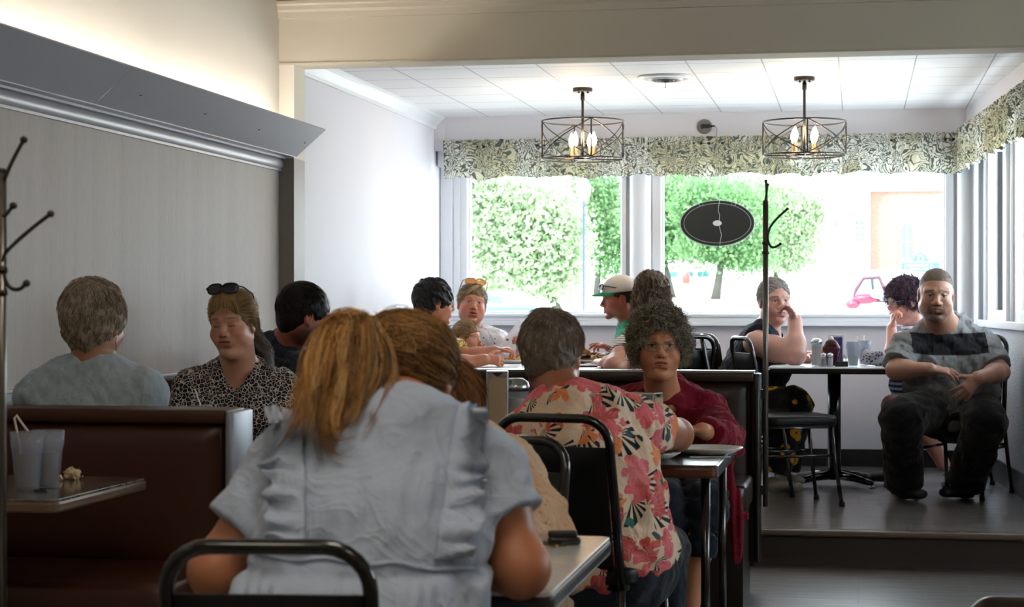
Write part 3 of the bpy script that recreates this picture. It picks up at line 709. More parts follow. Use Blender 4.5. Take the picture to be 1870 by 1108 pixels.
# ------------------------------------------------------------------ tables
def table(name, cx, cy, w_, d_, z, top_m, edge_m, label, legs='pedestal', z0=0., th=.032, npd=1, rz=0, group=None):
    r = empty(name, (cx, cy, 0), label, 'table', group, rz=rz)
    mb = MB(); mb.rbox((0, 0, z - .004), (w_ - .006, d_ - .006, .008), .025, n=5); obj('tabletop', mb, top_m, r, smooth=False)
    mb = MB(); mb.rbox((0, 0, z - .006 - th / 2), (w_, d_, th), .028, n=5); obj('edge_band', mb, edge_m, r, smooth=False)
    for k in range(npd):
        x = 0 if npd == 1 else (-.5 + k) * w_ * .5
        if legs == 'pedestal':
            mb = MB(); mb.lathe([(.038, z0 + .03), (.038, z - th - .01)], (x, 0, 0), 20); obj('column', mb, blackm, r, smooth=True)
            mb = MB(); mb.bx(x - .16, x + .16, -.16, .16, z - th - .022, z - th - .006); obj('top_plate', mb, blackm, r)
            for j in range(4):
                a = math.pi / 4 + math.pi / 2 * j; e = Vector((math.cos(a), math.sin(a), 0)) * .30
                mb = MB(); mb.tube([Vector((x, 0, z0 + .06)), Vector((x, 0, z0 + .05)) + e * .5, Vector((x, 0, z0 + .03)) + e], [.03, .022, .016], 10)
                lg = obj('foot', mb, blackm, r, smooth=True)
                mb = MB(); mb.lathe([(.018, z0), (.018, z0 + .012), (.008, z0 + .02)], (x + e.x, e.y, 0), 12); obj('glide', mb, chrome, lg, smooth=True)
    return r
def m_slab(name, a, b, sc_=8, rough=.25):
    t = NT(name); v = t.co('Object'); n1 = t.noise(v, sc_, 6, .65, .6); t.b.inputs['Coat Weight'].default_value = .7; t.b.inputs['Coat Roughness'].default_value = .12; return t.fin(t.ramp(n1, [(.35, srgb(a)), (.65, srgb(b))]), rough, spec=.5)
top_grey = m_slab('grey_stone_laminate', '#dad9d8', '#e6e5e3', 30, .16); top_dark = m_slab('dark_walnut_laminate', '#2e2621', '#4a3f38', 14, .22)
top_slate = m_slab('weathered_slate_laminate', '#3a3c40', '#8a7a66', 9, .18)
edge_wood = mat('wood_edge', '#5b3420', .35, var=.15); edge_black = mat('black_table_edge', '#0f1013', .25); edge_tan = mat('tan_edge', '#6b5540', .35)
# foreground table: far right corner at pixel 1118,980
q = P(1119, 981, 3.98); FT = (q.x, q.y); table('dining_table', q.x - .31, q.y - .40, .62, .80, .71, top_grey, mat('dark_grey_edge', '#2a2b31', .3), 'pale grey table the ponytailed woman leans on, car keys on its corner', th=.03)
mb = MB()
# floral diner's table
q2 = P(1339, 812, 6.50); RT = (q2.x, q2.y); T2 = table('dining_table', q2.x - .60, q2.y - .40, 1.20, .80, .71, top_dark, edge_wood, 'dark walnut table with plates between the floral shirt diner and the red cardigan woman', legs='posts', th=.035)
for sx in (-1, 1):
    for sy in (-1, 1):
        mb = MB(); mb.tube([(sx * .565, sy * .36, .675), (sx * .565, sy * .36, .015)], .014, 12); lg = obj('leg', mb, blackm, T2, smooth=True); mb = MB(); mb.lathe([(.017, 0), (.017, .016), (.014, .02)], (sx * .565, sy * .36, 0), 12); obj('foot_cap', mb, rubber, lg, smooth=True)
mb = MB(); mb.rbox((.602, 0, .690), (.008, .76, .036), .003); obj('metal_edge', mb, chrome, T2)
# left foreground booth table
q3 = P(272, 872, 5.22); LT = (q3.x, q3.y); table('dining_table', q3.x - .41, q3.y - .31, .82, .62, .72, top_slate, edge_tan, 'mottled slate table with wooden edge at left, two plastic tumblers on it', th=.028)
# table between the grey-haired woman and the leopard-print woman
table('dining_table', -2.25, 6.22, .86, .56, .71, top_dark, edge_wood, 'booth table between the grey-haired woman and the leopard print woman')
# alcove tables
qa = P(1405, 672, 10.05); qb = P(1635, 672, 10.05)
table('dining_table', (qa.x + qb.x) / 2, (qa.y + qb.y) / 2 + .82, .68, 1.66, .86, mat('white_laminate', '#eceef2', .28, spec=.8), edge_black, 'alcove table crowded with cups and condiments, beside the grey-shirted man', z0=PZ, th=.03, rz=0)
qc = P(835, 671, 9.95); qd = P(1165, 673, 9.85)
Tl = table('dining_table', -1.725, qc.y + .95, .73, 1.90, .86, mat('white_laminate', '#eceef2', .28), edge_black, 'long white alcove table where the family eats lunch', z0=PZ, th=.03)
mb = MB(); mb.rbox((0, -.955, .853), (.73, .01, .014), .002); obj('metal_edge', mb, chrome, Tl)
ALZ = .86

# ------------------------------------------------------------------ coat racks
def coat_rack(px, pyt, pyb, d, label, rp, hooks, parent=None):
    a, b = P(px, pyt, d), P(px, pyb, d); r = empty('coat_rack', (a.x, a.y, 0), label, 'coat rack', 'steel coat hook poles at the booth ends')
    mb = MB(); mb.tube([(0, 0, b.z), (0, 0, a.z)], rp, 14); obj('pole', mb, mat('dull_steel', '#77736e', .3, .85), r, smooth=True)
    mb = MB(); mb.lathe([(rp, a.z), (rp * .9, a.z + .006), (0, a.z + .008)], n=14); obj('pole_cap', mb, iron, r, smooth=True)
    bz = P(px, pyb, d).z
    if bz > .05: mb = MB(); mb.bx(-.03, .0, -.02, .02, bz + .05, bz + .09); mb.bx(-.03, 0, -.02, .02, .8, .84); obj('mounting_bracket', mb, iron, r)
    for pts in hooks:
        w_ = [P(x, y, d) - Vector((a.x, a.y, 0)) for x, y in pts]
        w_ = [p + Vector((0, -rp * .6, 0)) for p in w_]
        # smooth the polyline
        for _ in range(2):
            nw = [w_[0]]
            for i in range(len(w_) - 1): nw += [w_[i] * .75 + w_[i + 1] * .25, w_[i] * .25 + w_[i + 1] * .75]
            w_ = nw + [w_[-1]]
        mb = MB(); mb.tube(w_, rp * .42, 8); mb.lathe([(0, -.007), (.006, -.004), (.007, 0), (.006, .004), (0, .007)], tuple(w_[-1]), 10); obj('hook', mb, iron, r, smooth=True)
    zc = (P(px, hooks[0][0][1], d).z)
    for dz in (-.055, -.015): mb = MB(); mb.lathe([(rp * 1.25, zc + dz - .005), (rp * 1.25, zc + dz + .005)], n=14); obj('clamp', mb, iron, r, smooth=True)
    return r
coat_rack(1398, 369, 925, 7.92, 'thin steel coat pole with dark hooks fixed to the end of the dark brown booth', .012,
          [[(1402, 438), (1403, 425), (1408, 412), (1422, 396), (1438, 382)], [(1402, 432), (1404, 446), (1410, 453), (1418, 451), (1425, 446)], [(1400, 372), (1400, 350), (1399, 331)], [(1397, 372), (1400, 355), (1402, 338)]])
coat_rack(3, 315, 1180, 3.35, 'blurred coat pole with long hooks cut by the left frame edge', .0088,
          [[(6, 478), (12, 462), (30, 444), (62, 416), (95, 391)], [(6, 486), (12, 514), (22, 528), (38, 530), (51, 518)], [(10, 330), (18, 310), (30, 285), (46, 256)], [(6, 395), (14, 392), (20, 384), (27, 376)]])
# rounded brown chair at the lower right corner
qz = P(1893, 1010, 4.15); qz.z = .145; r = empty('lounge_chair', (qz.x, qz.y, 0), 'dark brown leather chair back with brass tacks at the lower right corner', 'chair')
s = SDF(); s.econe((-.0, 0, .1), (0, 0, .47), (1, 0, 0), (.15, .04), (.135, .035), k=.03); s.cone((-.09, 0, .50), (.09, 0, .50), .055, k=.06)
v_, f_ = s.mesh(.008); npmesh('backrest', [(v_, f_)], mat('aged_brown_leather', '#2a1c15', .35, bump=(60, .3, .002), var=.2), r, smooth=True)
for k in range(9):
    a = R_(180 - 20 * k) if k else R_(178); mb = MB(); mb.lathe([(0, .004), (.004, .002), (.005, 0)], (0, 0, 0), 8, rot=Rx); o = obj('tack', mb, mat('brass', '#8a6a35', .3, .9), r, smooth=True); o.location = (.12 * math.cos(a), -.048, .47 + .05 * math.sin(a))
mb = MB(); mb.rbox((0, .2, .3), (.3, .4, .1), .05); obj('seat', mb, MATS['aged_brown_leather'], r, smooth=True)
for sx in (-1, 1):
    for sy in (0.02, .36): mb = MB(); mb.tube([(sx * .12, sy, .26), (sx * .13, sy, -.145)], .015, 8); obj('leg', mb, edge_wood, r, smooth=True)
# ------------------------------------------------------------------ skin, cloth and hair materials
def colmat(name, rough=.5, spec=.4, bump=None, sss=0., sheen=0., var=0.):
    t = NT(name); a = t.n('ShaderNodeVertexColor', layer_name='Col'); c = a.outputs[0]; v = t.co('Object')
    if var:
        c = t.mix(t.ramp(t.noise(v, 60, 4), [(.3, (0, 0, 0)), (.75, (var, var, var))]), c, (.45, .16, .10, 1))
    if bump: t.bump(t.noise(v, bump[0], 3), bump[1], bump[2])
    t.fin(c, rough, spec=spec)
    if sss: t.b.inputs['Subsurface Weight'].default_value = sss; t.b.inputs['Subsurface Radius'].default_value = (.012, .004, .002); t.b.inputs['Subsurface Scale'].default_value = 1.
    if sheen: t.b.inputs['Sheen Weight'].default_value = sheen
    return t.m
skin_m = colmat('skin', .42, .45, (240, .12, .001), .12, var=.12); hair_m = colmat('hair', .5, .3); cloth_col = colmat('dyed_cotton', .9, .15, (260, .15, .001))
def cloth(name, color, rough=.88, wr=0., bump=(300, .2, .001), tl=0.):
    t = NT(name); v = t.co('Object'); c = srgb(color) if isinstance(color, str) else color(t, v)
    rg_ = t.noise(v, 7, 2, .5, 1.6); rg_ = t.math('POWER', t.math('SUBTRACT', 1., t.math('ABSOLUTE', t.math('MULTIPLY_ADD', rg_, 2., -1.))), 8.)
    rg2 = t.noise(v, 15, 2, .5, 1.2); rg2 = t.math('POWER', t.math('SUBTRACT', 1., t.math('ABSOLUTE', t.math('MULTIPLY_ADD', rg2, 2., -1.))), 7.)
    h = t.math('ADD', t.math('MULTIPLY', t.noise(v, bump[0], 2), .15), t.math('MULTIPLY', t.math('ADD', rg_, t.math('MULTIPLY', rg2, .4)), wr * 22))
    t.bump(h, .35, .004); t.fin(c, rough, spec=.2); t.b.inputs['Sheen Weight'].default_value = .15
    if tl:
        tb = t.n('ShaderNodeBsdfTranslucent'); t.set(tb.inputs[0], c); mx = t.n('ShaderNodeMixShader'); mx.inputs[0].default_value = tl
        t.set(mx.inputs[1], t.b.outputs[0]); t.set(mx.inputs[2], tb.outputs[0]); t.set(t.out.inputs[0], mx.outputs[0])
    return t.m
def pat_leopard(t, v):
    nz = t.n('ShaderNodeTexNoise'); t.set(nz.inputs[0], v); nz.inputs['Scale'].default_value = 40
    dv = t.n('ShaderNodeVectorMath', operation='MULTIPLY_ADD'); t.set(dv.inputs[0], nz.outputs[1]); dv.inputs[1].default_value = (.012,) * 3; t.set(dv.inputs[2], v)
    e = t.vor(dv.outputs[0], 66, 'DISTANCE_TO_EDGE'); f = t.vor(dv.outputs[0], 66, 'F1')
    c = t.ramp(f, [(.0, srgb('#7a6155')), (.2, srgb('#5b4640')), (.3, srgb('#16141a')), (1, srgb('#131218'))])
    return t.mix(t.ramp(e, [(.045, (1, 1, 1)), (.085, (0, 0, 0))]), c, srgb('#cdc3bb'))
def pat_floral(t, v):
    nz = t.n('ShaderNodeTexNoise'); t.set(nz.inputs[0], v); nz.inputs['Scale'].default_value = 26; nz.inputs['Detail'].default_value = 2
    dv = t.n('ShaderNodeVectorMath', operation='MULTIPLY_ADD'); t.set(dv.inputs[0], nz.outputs[1]); dv.inputs[1].default_value = (.035,) * 3; t.set(dv.inputs[2], v)
    # palm fronds: dark fanned stripes inside large cells
    vf = t.n('ShaderNodeTexVoronoi', feature='F1'); t.set(vf.inputs[0], v); vf.inputs['Scale'].default_value = 9.5
    ps = t.n('ShaderNodeVectorMath', operation='SUBTRACT'); t.set(ps.inputs[0], v); t.set(ps.inputs[1], vf.outputs['Position'])
    px_, py_, pz_ = t.sep(ps.outputs[0]); ang = t.math('ARCTAN2', pz_, px_)
    fr = t.math('SINE', t.math('MULTIPLY', ang, 17.)); frm = t.math('GREATER_THAN', fr, -.05)
    rr = t.math('LESS_THAN', t.math('ABSOLUTE', t.math('SUBTRACT', vf.outputs['Distance'], .42)), .27)
    half = t.math('GREATER_THAN', t.math('SINE', t.math('ADD', t.math('MULTIPLY', ang, 1.), 2.2)), .25)
    m1 = t.math('MULTIPLY', t.math('MULTIPLY', frm, rr), half)
    c = t.mix(m1, srgb('#e6cdb3'), srgb('#16292f'))
    v3 = t.n('ShaderNodeTexVoronoi', feature='F1'); t.set(v3.inputs[0], dv.outputs[0]); v3.inputs['Scale'].default_value = 13
    lf = t.math('LESS_THAN', v3.outputs['Distance'], .23); sp3 = t.sep(v3.outputs['Color'])
    c = t.mix(t.math('MULTIPLY', lf, t.math('LESS_THAN', sp3[0], .5)), c, t.mix(sp3[1], srgb('#1f4a52'), srgb('#3f7c6a')))
    for (off_, sc2, thr) in (((.37, .11, .53), 11., .25), ((0., 0., 0.), 9., .08)):
      ov = t.n('ShaderNodeVectorMath', operation='ADD'); t.set(ov.inputs[0], dv.outputs[0]); ov.inputs[1].default_value = off_
      v2 = t.n('ShaderNodeTexVoronoi', feature='F1'); t.set(v2.inputs[0], ov.outputs[0]); v2.inputs['Scale'].default_value = sc2
      s2 = t.sep(v2.outputs['Color']); pd = t.n('ShaderNodeVectorMath', operation='SUBTRACT'); t.set(pd.inputs[0], ov.outputs[0]); t.set(pd.inputs[1], v2.outputs['Position'])
      qx, qy, qz = t.sep(pd.outputs[0]); an2 = t.math('ARCTAN2', qz, qx)
      rad = t.math('ADD', t.math('MULTIPLY', t.math('ABSOLUTE', t.math('SINE', t.math('MULTIPLY', an2, 2.5))), .20), .30)
      fl = t.math('MULTIPLY', t.math('LESS_THAN', v2.outputs['Distance'], rad), t.math('GREATER_THAN', s2[1], thr))
      fc = t.ramp(s2[0], [(0, srgb('#b81c3a')), (.35, srgb('#d84a66')), (.6, srgb('#c92a22')), (.82, srgb('#e8822a')), (.9, srgb('#dd6a80'))], 'CONSTANT')
      shade = t.noise(dv.outputs[0], 40, 3); fc = t.mix(t.math('MULTIPLY', shade, .5), fc, srgb('#f0a0a0'))
      vein = t.math('GREATER_THAN', t.math('SINE', t.math('MULTIPLY', an2, 15.)), .8); fc = t.mix(t.math('MULTIPLY', vein, .4), fc, srgb('#f4a64a'))
      c = t.mix(fl, c, fc)
    return c
def pat_sun(t, v):
    v2 = t.n('ShaderNodeTexVoronoi', feature='F1'); t.set(v2.inputs[0], v); v2.inputs['Scale'].default_value = 9
    return t.ramp(v2.outputs['Distance'], [(0, srgb('#6b3411')), (.13, srgb('#6b3411')), (.15, srgb('#d9a32b')), (.33, srgb('#c98a1c')), (.36, srgb('#0b0d10'))], 'LINEAR')
def pat_yellow(t, v):
    e = t.vor(v, 30, 'DISTANCE_TO_EDGE'); f = t.n('ShaderNodeTexVoronoi', feature='F1'); t.set(f.inputs[0], v); f.inputs['Scale'].default_value = 30
    c = t.mix(t.sep(f.outputs['Color'])[0], srgb('#d8b13a'), srgb('#e6d7a0')); return t.mix(t.ramp(e, [(.04, (1, 1, 1)), (.09, (0, 0, 0))]), c, srgb('#5c4a2a'))
def dots(base, dot, sc_, r, r2=None):
    def f(t, v):
        d = t.vor(v, sc_, 'F1', rnd=.75); return t.mix(t.ramp(d, [(r, (1, 1, 1)), (r + .05, (0, 0, 0))]), srgb(base), srgb(dot))
    return f
def stripes(a, b, per, duty=.5, axis=2):
    def f(t, v):
        q = t.sep(v)[axis]; return t.mix(t.math('LESS_THAN', t.math('FRACT', t.math('DIVIDE', t.math('ADD', q, 5.), per)), duty), srgb(a), srgb(b))
    return f

# ------------------------------------------------------------------ head
def frame_of(fwd, roll=0.):
    f = Vector(fwd).normalized(); up = Vector((0, 0, 1)); x = f.cross(up).normalized(); z = x.cross(f)
    if roll: rm = Matrix.Rotation(R_(roll), 3, f); x = rm @ x; z = rm @ z
    return np.array([[x[i], f[i], z[i]] for i in range(3)], dtype=np.float32)
def head_sdf(s, H, Rh, sc_, f):
    s.frame(H, Rh, sc_); w = f.get('w', 1.); jw = f.get('jaw', 1.); ch = f.get('cheek', 1.)
    s.ell((0, -.014, .030), (.074 * w, .094, .086), k=.02)
    s.ell((0, .022, -.012), (.064 * w, .066, .088), k=.03)
    s.ell((0, .036, -.066), (.050 * w * jw, .046, .040), k=.03)
    s.ell((0, .074, -.100), (.023 * jw, .019, .016), k=.018)
    for sx in (-1, 1):
        s.ell((sx * .041 * w, .056, -.036), (.024 * ch, .026, .026), k=.025)
        s.cone((sx * .046 * w, .066, .024), (sx * .014, .083, .022), .009, .010, k=.016)
        s.ell((sx * .050 * w * jw, .010, -.060), (.017, .030, .028), k=.03)
        s.ell((sx * .031, .101, .001), (.0165, .020, .0095), k=.012, op=1)
        s.ell((sx * .031, .0705, .001), (.0125, .0125, .0115), k=.002)
        if f.get('closed'): s.ell((sx * .031, .0755, .0015), (.0145, .010, .0095), k=.004)
        else:
            s.cone((sx * .043, .0755, .0045), (sx * .031, .083, .0085), .0035, .0038, k=.004); s.cone((sx * .031, .083, .0085), (sx * .018, .080, .004), .0038, .003, k=.004)
            s.cone((sx * .042, .0745, -.005), (sx * .019, .079, -.006), .003, .003, k=.006)
        s.ell((sx * .031, .074, -.016), (.014, .008, .006), k=.01)
    nl = f.get('nose', 1.)
    s.cone((0, .082, .012), (0, .102 + .004 * (nl - 1), -.026), .0075, .010 * nl, k=.014); s.ell((0, .1035, -.030), (.0115 * nl, .0115, .010), k=.008)
    for sx in (-1, 1): s.ell((sx * .0125 * nl, .093, -.034), (.0085 * nl, .010, .008), k=.006); s.ell((sx * .0062, .102, -.0415), (.0035, .006, .004), k=.003, op=1)
    m = f.get('mouth', 0.)
    s.ell((0, .074, -.062), (.034, .020, .020), k=.02)
    for sx in (-1, 1): s.cone((sx * .022, .082, -.0600), (sx * .004, .0935, -.0565), .0038, .0052, k=.005); s.cone((sx * .018, .083, -.0665 - m), (0, .0900, -.0690 - m), .0045, .0062, k=.006)
    s.ell((0, .082, -.083), (.018, .008, .006), k=.01, op=1)
    for sx in (-1, 1): s.cone((sx * .026, .083, -.042), (sx * .034, .072, -.060), .0012, .0012, k=.008, op=1)
    if m > 0: s.ell((0, .098, -.0615 - m * .5), (.017, .02, .002 + m * .6), k=.003, op=1)
    else: s.cone((-.021, .0885, -.0620), (.0, .0985, -.0615), .0013, .0013, k=.004, op=1); s.cone((.021, .0885, -.0620), (.0, .0985, -.0615), .0013, .0013, k=.004, op=1)
    for sx in (-1, 1):
        if f.get('ears', True):
            s.ell((sx * .0765 * w, -.006, -.006), (.0075, .0185, .032), k=.006); s.ell((sx * .083 * w, -.004, -.004), (.004, .010, .020), k=.004, op=1); s.ell((sx * .074 * w, .0, -.030), (.007, .009, .010), k=.006)
def head_cols(pts, H, Rh, sc_, f):
    q = ((pts - _r(H)) @ Rh) / sc_; base = np.array(srgb(f.get('skin', '#c08a6c'))[:3]); n = len(q); c = np.tile(base, (n, 1)); x = np.abs(q[:, 0]); y, z = q[:, 1], q[:, 2]
    def paint(cx, cy, cz, rx, ry, rz, col, a=1., sharp=4, tilt=0.):
        nonlocal c
        zz = z - cz - tilt * (x - cx); e = ((x - cx) / rx) ** 2 + ((y - cy) / ry) ** 2 + (zz / rz) ** 2; m = a * np.clip((1.25 - e) * sharp, 0, 1)[:, None]
        c = c * (1 - m) + np.array(srgb(col)[:3]) * m
    red = f.get('blush', '#b5543e'); 
    paint(.045, .06, -.028, .028, .05, .024, red, .30, 1.2); paint(0, .10, -.03, .016, .03, .014, red, .30, 1.2); paint(.078, 0, -.005, .014, .03, .036, red, .4, 1.2)
    paint(.031, .08, -.004, .021, .05, .016, f.get('lid', '#8d5846'), .35, 1.)
    if f.get('closed'): paint(.031, .09, -.0040, .0150, .05, .0013, '#20100c', 1, 3, tilt=.06); paint(.031, .09, .0085, .0150, .05, .0016, '#8a4c3a', .5, 1.2, tilt=-.05)
    else:
        eh = f.get('eye', .0040); paint(.031, .08, .0, .0120, .05, eh, '#c4b7ae', 1, 3); paint(.031 , .08, .0004, .0050, .05, eh * 1.05, f.get('iris', '#3b2c22'), 1, 3)
        paint(.0315, .08, eh + .0006, .0150, .05, .0018, '#24150f', .95, 2, tilt=-.10)
    br = f.get('brow', '#4d3a2c'); paint(.031, .08, .0245, .0185, .05, .0038, br, f.get('browa', .8), 1.5, tilt=f.get('browt', -.05))
    lip = f.get('lip', '#a2564c'); m = f.get('mouth', 0.); paint(0, .095, -.0625 - m * .5, .0250, .05, .0100 + m, lip, .75, 1.6); paint(0, .095, -.0617 - m * .5, .0225, .05, .0013 + m * .55, '#33140f', .95, 2)
    paint(.0062, .10, -.0405, .0045, .03, .0028, '#38160f', .9, 2)
    for (cx, cy, cz, rx, ry, rz, col, a, sh) in f.get('extra', []): paint(cx, cy, cz, rx, ry, rz, col, a, sh)
    far = z < -.125; c[far] = base
    return c

# ------------------------------------------------------------------ hair
def vnormals(vs, qs):
    a, b, c, d = (vs[qs[:, i]] for i in range(4)); fn = np.cross(c - a, d - b); n = np.zeros_like(vs)
    for i in range(4): np.add.at(n, qs[:, i], fn)
    return n / (np.linalg.norm(n, axis=1)[:, None] + 1e-12)
def tubes(P0, rad, cols, k=3):
    """P0 (n, m, 3) polylines -> tube mesh, rad (m,) or (n,m); cols (n,3)"""
    n, m, _ = P0.shape; T = np.gradient(P0, axis=1); T /= np.linalg.norm(T, axis=2)[..., None] + 1e-9
    ref = np.array([.3, .5, .81]); X = np.cross(T, ref); X /= np.linalg.norm(X, axis=2)[..., None] + 1e-9; Y = np.cross(T, X)
    rad = np.broadcast_to(np.asarray(rad), (n, m)) if np.ndim(rad) < 2 else rad
    vs = np.stack([P0 + (X * math.cos(2 * math.pi * j / k) + Y * math.sin(2 * math.pi * j / k)) * rad[..., None] for j in range(k)], 2)
    idx = np.arange(n * m * k).reshape(n, m, k); a = idx[:, :-1]; b = idx[:, 1:]
    q = np.stack([a, np.roll(a, -1, 2), np.roll(b, -1, 2), b], -1).reshape(-1, 4)
    return (vs.reshape(-1, 3), q), np.repeat(cols, m * k, 0)
def mixcol(cs, r, n):
    cs = np.array([srgb(c)[:3] for c in cs]); i = r.randint(len(cs), size=n); j = r.randint(len(cs), size=n); t_ = r.rand(n)[:, None]; return cs[i] * t_ + cs[j] * (1 - t_)
def surf_strands(vs, nrm, r, n, L, flow, cols, lift=.25, wave=.0, wl=.03, rad=.0009, m=6, sink=.002, center=None, radii=None, jit=.25, mask=None):
    idx = np.arange(len(vs)) if mask is None else np.nonzero(mask)[0]
    i = idx[r.randint(len(idx), size=n)]; p = vs[i] - nrm[i] * sink; nv = nrm[i]; Ls = L * (.6 + .7 * r.rand(n))[:, None]
    d = flow(p, nv) + r.normal(size=(n, 3)) * jit; d -= nv * (d * nv).sum(1)[:, None]; d /= np.linalg.norm(d, axis=1)[:, None] + 1e-9; d = d + nv * lift
    d /= np.linalg.norm(d, axis=1)[:, None]; pts = [p]; ph = r.rand(n) * 6.28; side = np.cross(d, nv)
    for s_ in range(1, m):
        if center is not None:
            nn = (p - center) / radii ** 2; nn /= np.linalg.norm(nn, axis=1)[:, None]; f = flow(p, nn) ; f -= nn * (f * nn).sum(1)[:, None]; f /= np.linalg.norm(f, axis=1)[:, None] + 1e-9
            d = d * .6 + f * .4; d -= nn * (d * nn).sum(1)[:, None] * .7; d /= np.linalg.norm(d, axis=1)[:, None]
        p = p + d * Ls / (m - 1); o = side * (wave * np.sin(ph + s_ / (m - 1) * L / wl * 6.28))[:, None]; pts.append(p + o + nv * (wave * np.cos(ph + s_ / (m - 1) * L / wl * 6.28))[:, None])
    rd = rad * np.array([1, 1, 1, .9, .7, .3, .2, .15, .1, .1])[np.linspace(0, 5, m).astype(int)]
    return tubes(np.stack(pts, 1), rd, cols)
def lock(guide, r, n, rad, cols, spread=(.01, .03, .02), wave=.003, turns=3, m=24):
    g = np.array([tuple(p) for p in guide], dtype=float)
    for _ in range(3):
        a = g[:-1] * .75 + g[1:] * .25; b = g[:-1] * .25 + g[1:] * .75; g = np.concatenate([g[:1], np.stack([a, b], 1).reshape(-1, 3), g[-1:]])
    seg = np.r_[0, np.cumsum(np.linalg.norm(np.diff(g, axis=0), axis=1))]; u = np.linspace(0, seg[-1], m); g = np.stack([np.interp(u, seg, g[:, i]) for i in range(3)], 1)
    T = np.gradient(g, axis=0); T /= np.linalg.norm(T, axis=1)[:, None]; X = np.cross(T, [.2, .9, .3]); X /= np.linalg.norm(X, axis=1)[:, None]; Y = np.cross(T, X)
    tt = np.linspace(0, 1, m); sp = np.interp(tt, np.linspace(0, 1, len(spread)), spread)
    a = r.rand(n) * 6.28; rr = np.sqrt(r.rand(n)); ph = r.rand(n) * 6.28; wv = wave * (.4 + r.rand(n)); fq = turns * (.7 + .6 * r.rand(n))
    a2 = a[:, None] + .6 * np.sin(tt[None] * 3 + ph[:, None]); off = rr[:, None] * sp[None]
    wob = wv[:, None] * np.sin(fq[:, None] * tt[None] * 6.28 + ph[:, None]) * np.minimum(1, tt * 3)[None]
    cx = off * np.cos(a2) + wob; cy = off * np.sin(a2) + wv[:, None] * np.cos(fq[:, None] * tt[None] * 6.28 + ph[:, None]) * np.minimum(1, tt * 3)[None]
    end = (.75 + .25 * r.rand(n))[:, None]; ui = np.clip(tt[None] * end, 0, 1) * (m - 1); i0 = np.floor(ui).astype(int); i1 = np.minimum(i0 + 1, m - 1); fr = (ui - i0)[..., None]
    C0 = g[i0] * (1 - fr) + g[i1] * fr; XX = X[i0]; YY = Y[i0]
    Pn = C0 + XX * cx[..., None] + YY * cy[..., None]
    return tubes(Pn, rad * np.interp(tt, [0, .8, 1], [1, .9, .2]), cols)

# ------------------------------------------------------------------ hands, arms
def hand_sdf(s, W, dh, pn, right, curl=(.5, .5, .5, .5), sc_=1., spread=.0, thumb=.4):
    W = Vector(W); dh = Vector(dh).normalized(); pn = Vector(pn); pn = (pn - dh * pn.dot(dh)).normalized(); th = dh.cross(pn) * (1 if right else -1)
    k = sc_
    s.frame(); s.econe(W - dh * .01, W + dh * .080 * k, th, (.025 * k, .017 * k), (.037 * k, .0125 * k), k=.012)
    s.ell(W + dh * .035 * k + th * .022 * k + pn * .006, (.018 * k,) * 3, k=.014)
    lens = (.070, .078, .073, .057); ends = []
    for i in range(4):
        b = W + dh * (.082 - .004 * abs(i - 1)) * k + th * (.0285 - .019 * i) * k; a = 0; p = b; out = dh + th * spread * (1.5 - i) * .35; out.normalize()
        for j, (fr, r0, r1) in enumerate(((.44, .0088, .0080), (.31, .0079, .0074), (.25, .0073, .0062))):
            a += curl[i] * (.75 if j == 0 else 1.1 if j == 1 else .7); d = out * math.cos(a) + pn * math.sin(a); e = p + d * lens[i] * fr * k
            s.cone(p, e, r0 * k, r1 * k, k=.0035); p = e
        ends.append(p)
    p = W + dh * .022 * k + th * .026 * k; d = (th * .75 + dh * .65 + pn * .3 * thumb).normalized()
    for (L, r0, r1, tw) in ((.038, .0125, .0105, 0), (.030, .0102, .0092, thumb), (.025, .0090, .0072, thumb)):
        d = (d + (dh * .35 + pn * .35 - th * .35) * tw).normalized(); e = p + d * L * k; s.cone(p, e, r0 * k, r1 * k, k=.006); p = e
    return ends
def lerp(a, b, t_): return Vector(a) * (1 - t_) + Vector(b) * t_
SEED = [10]
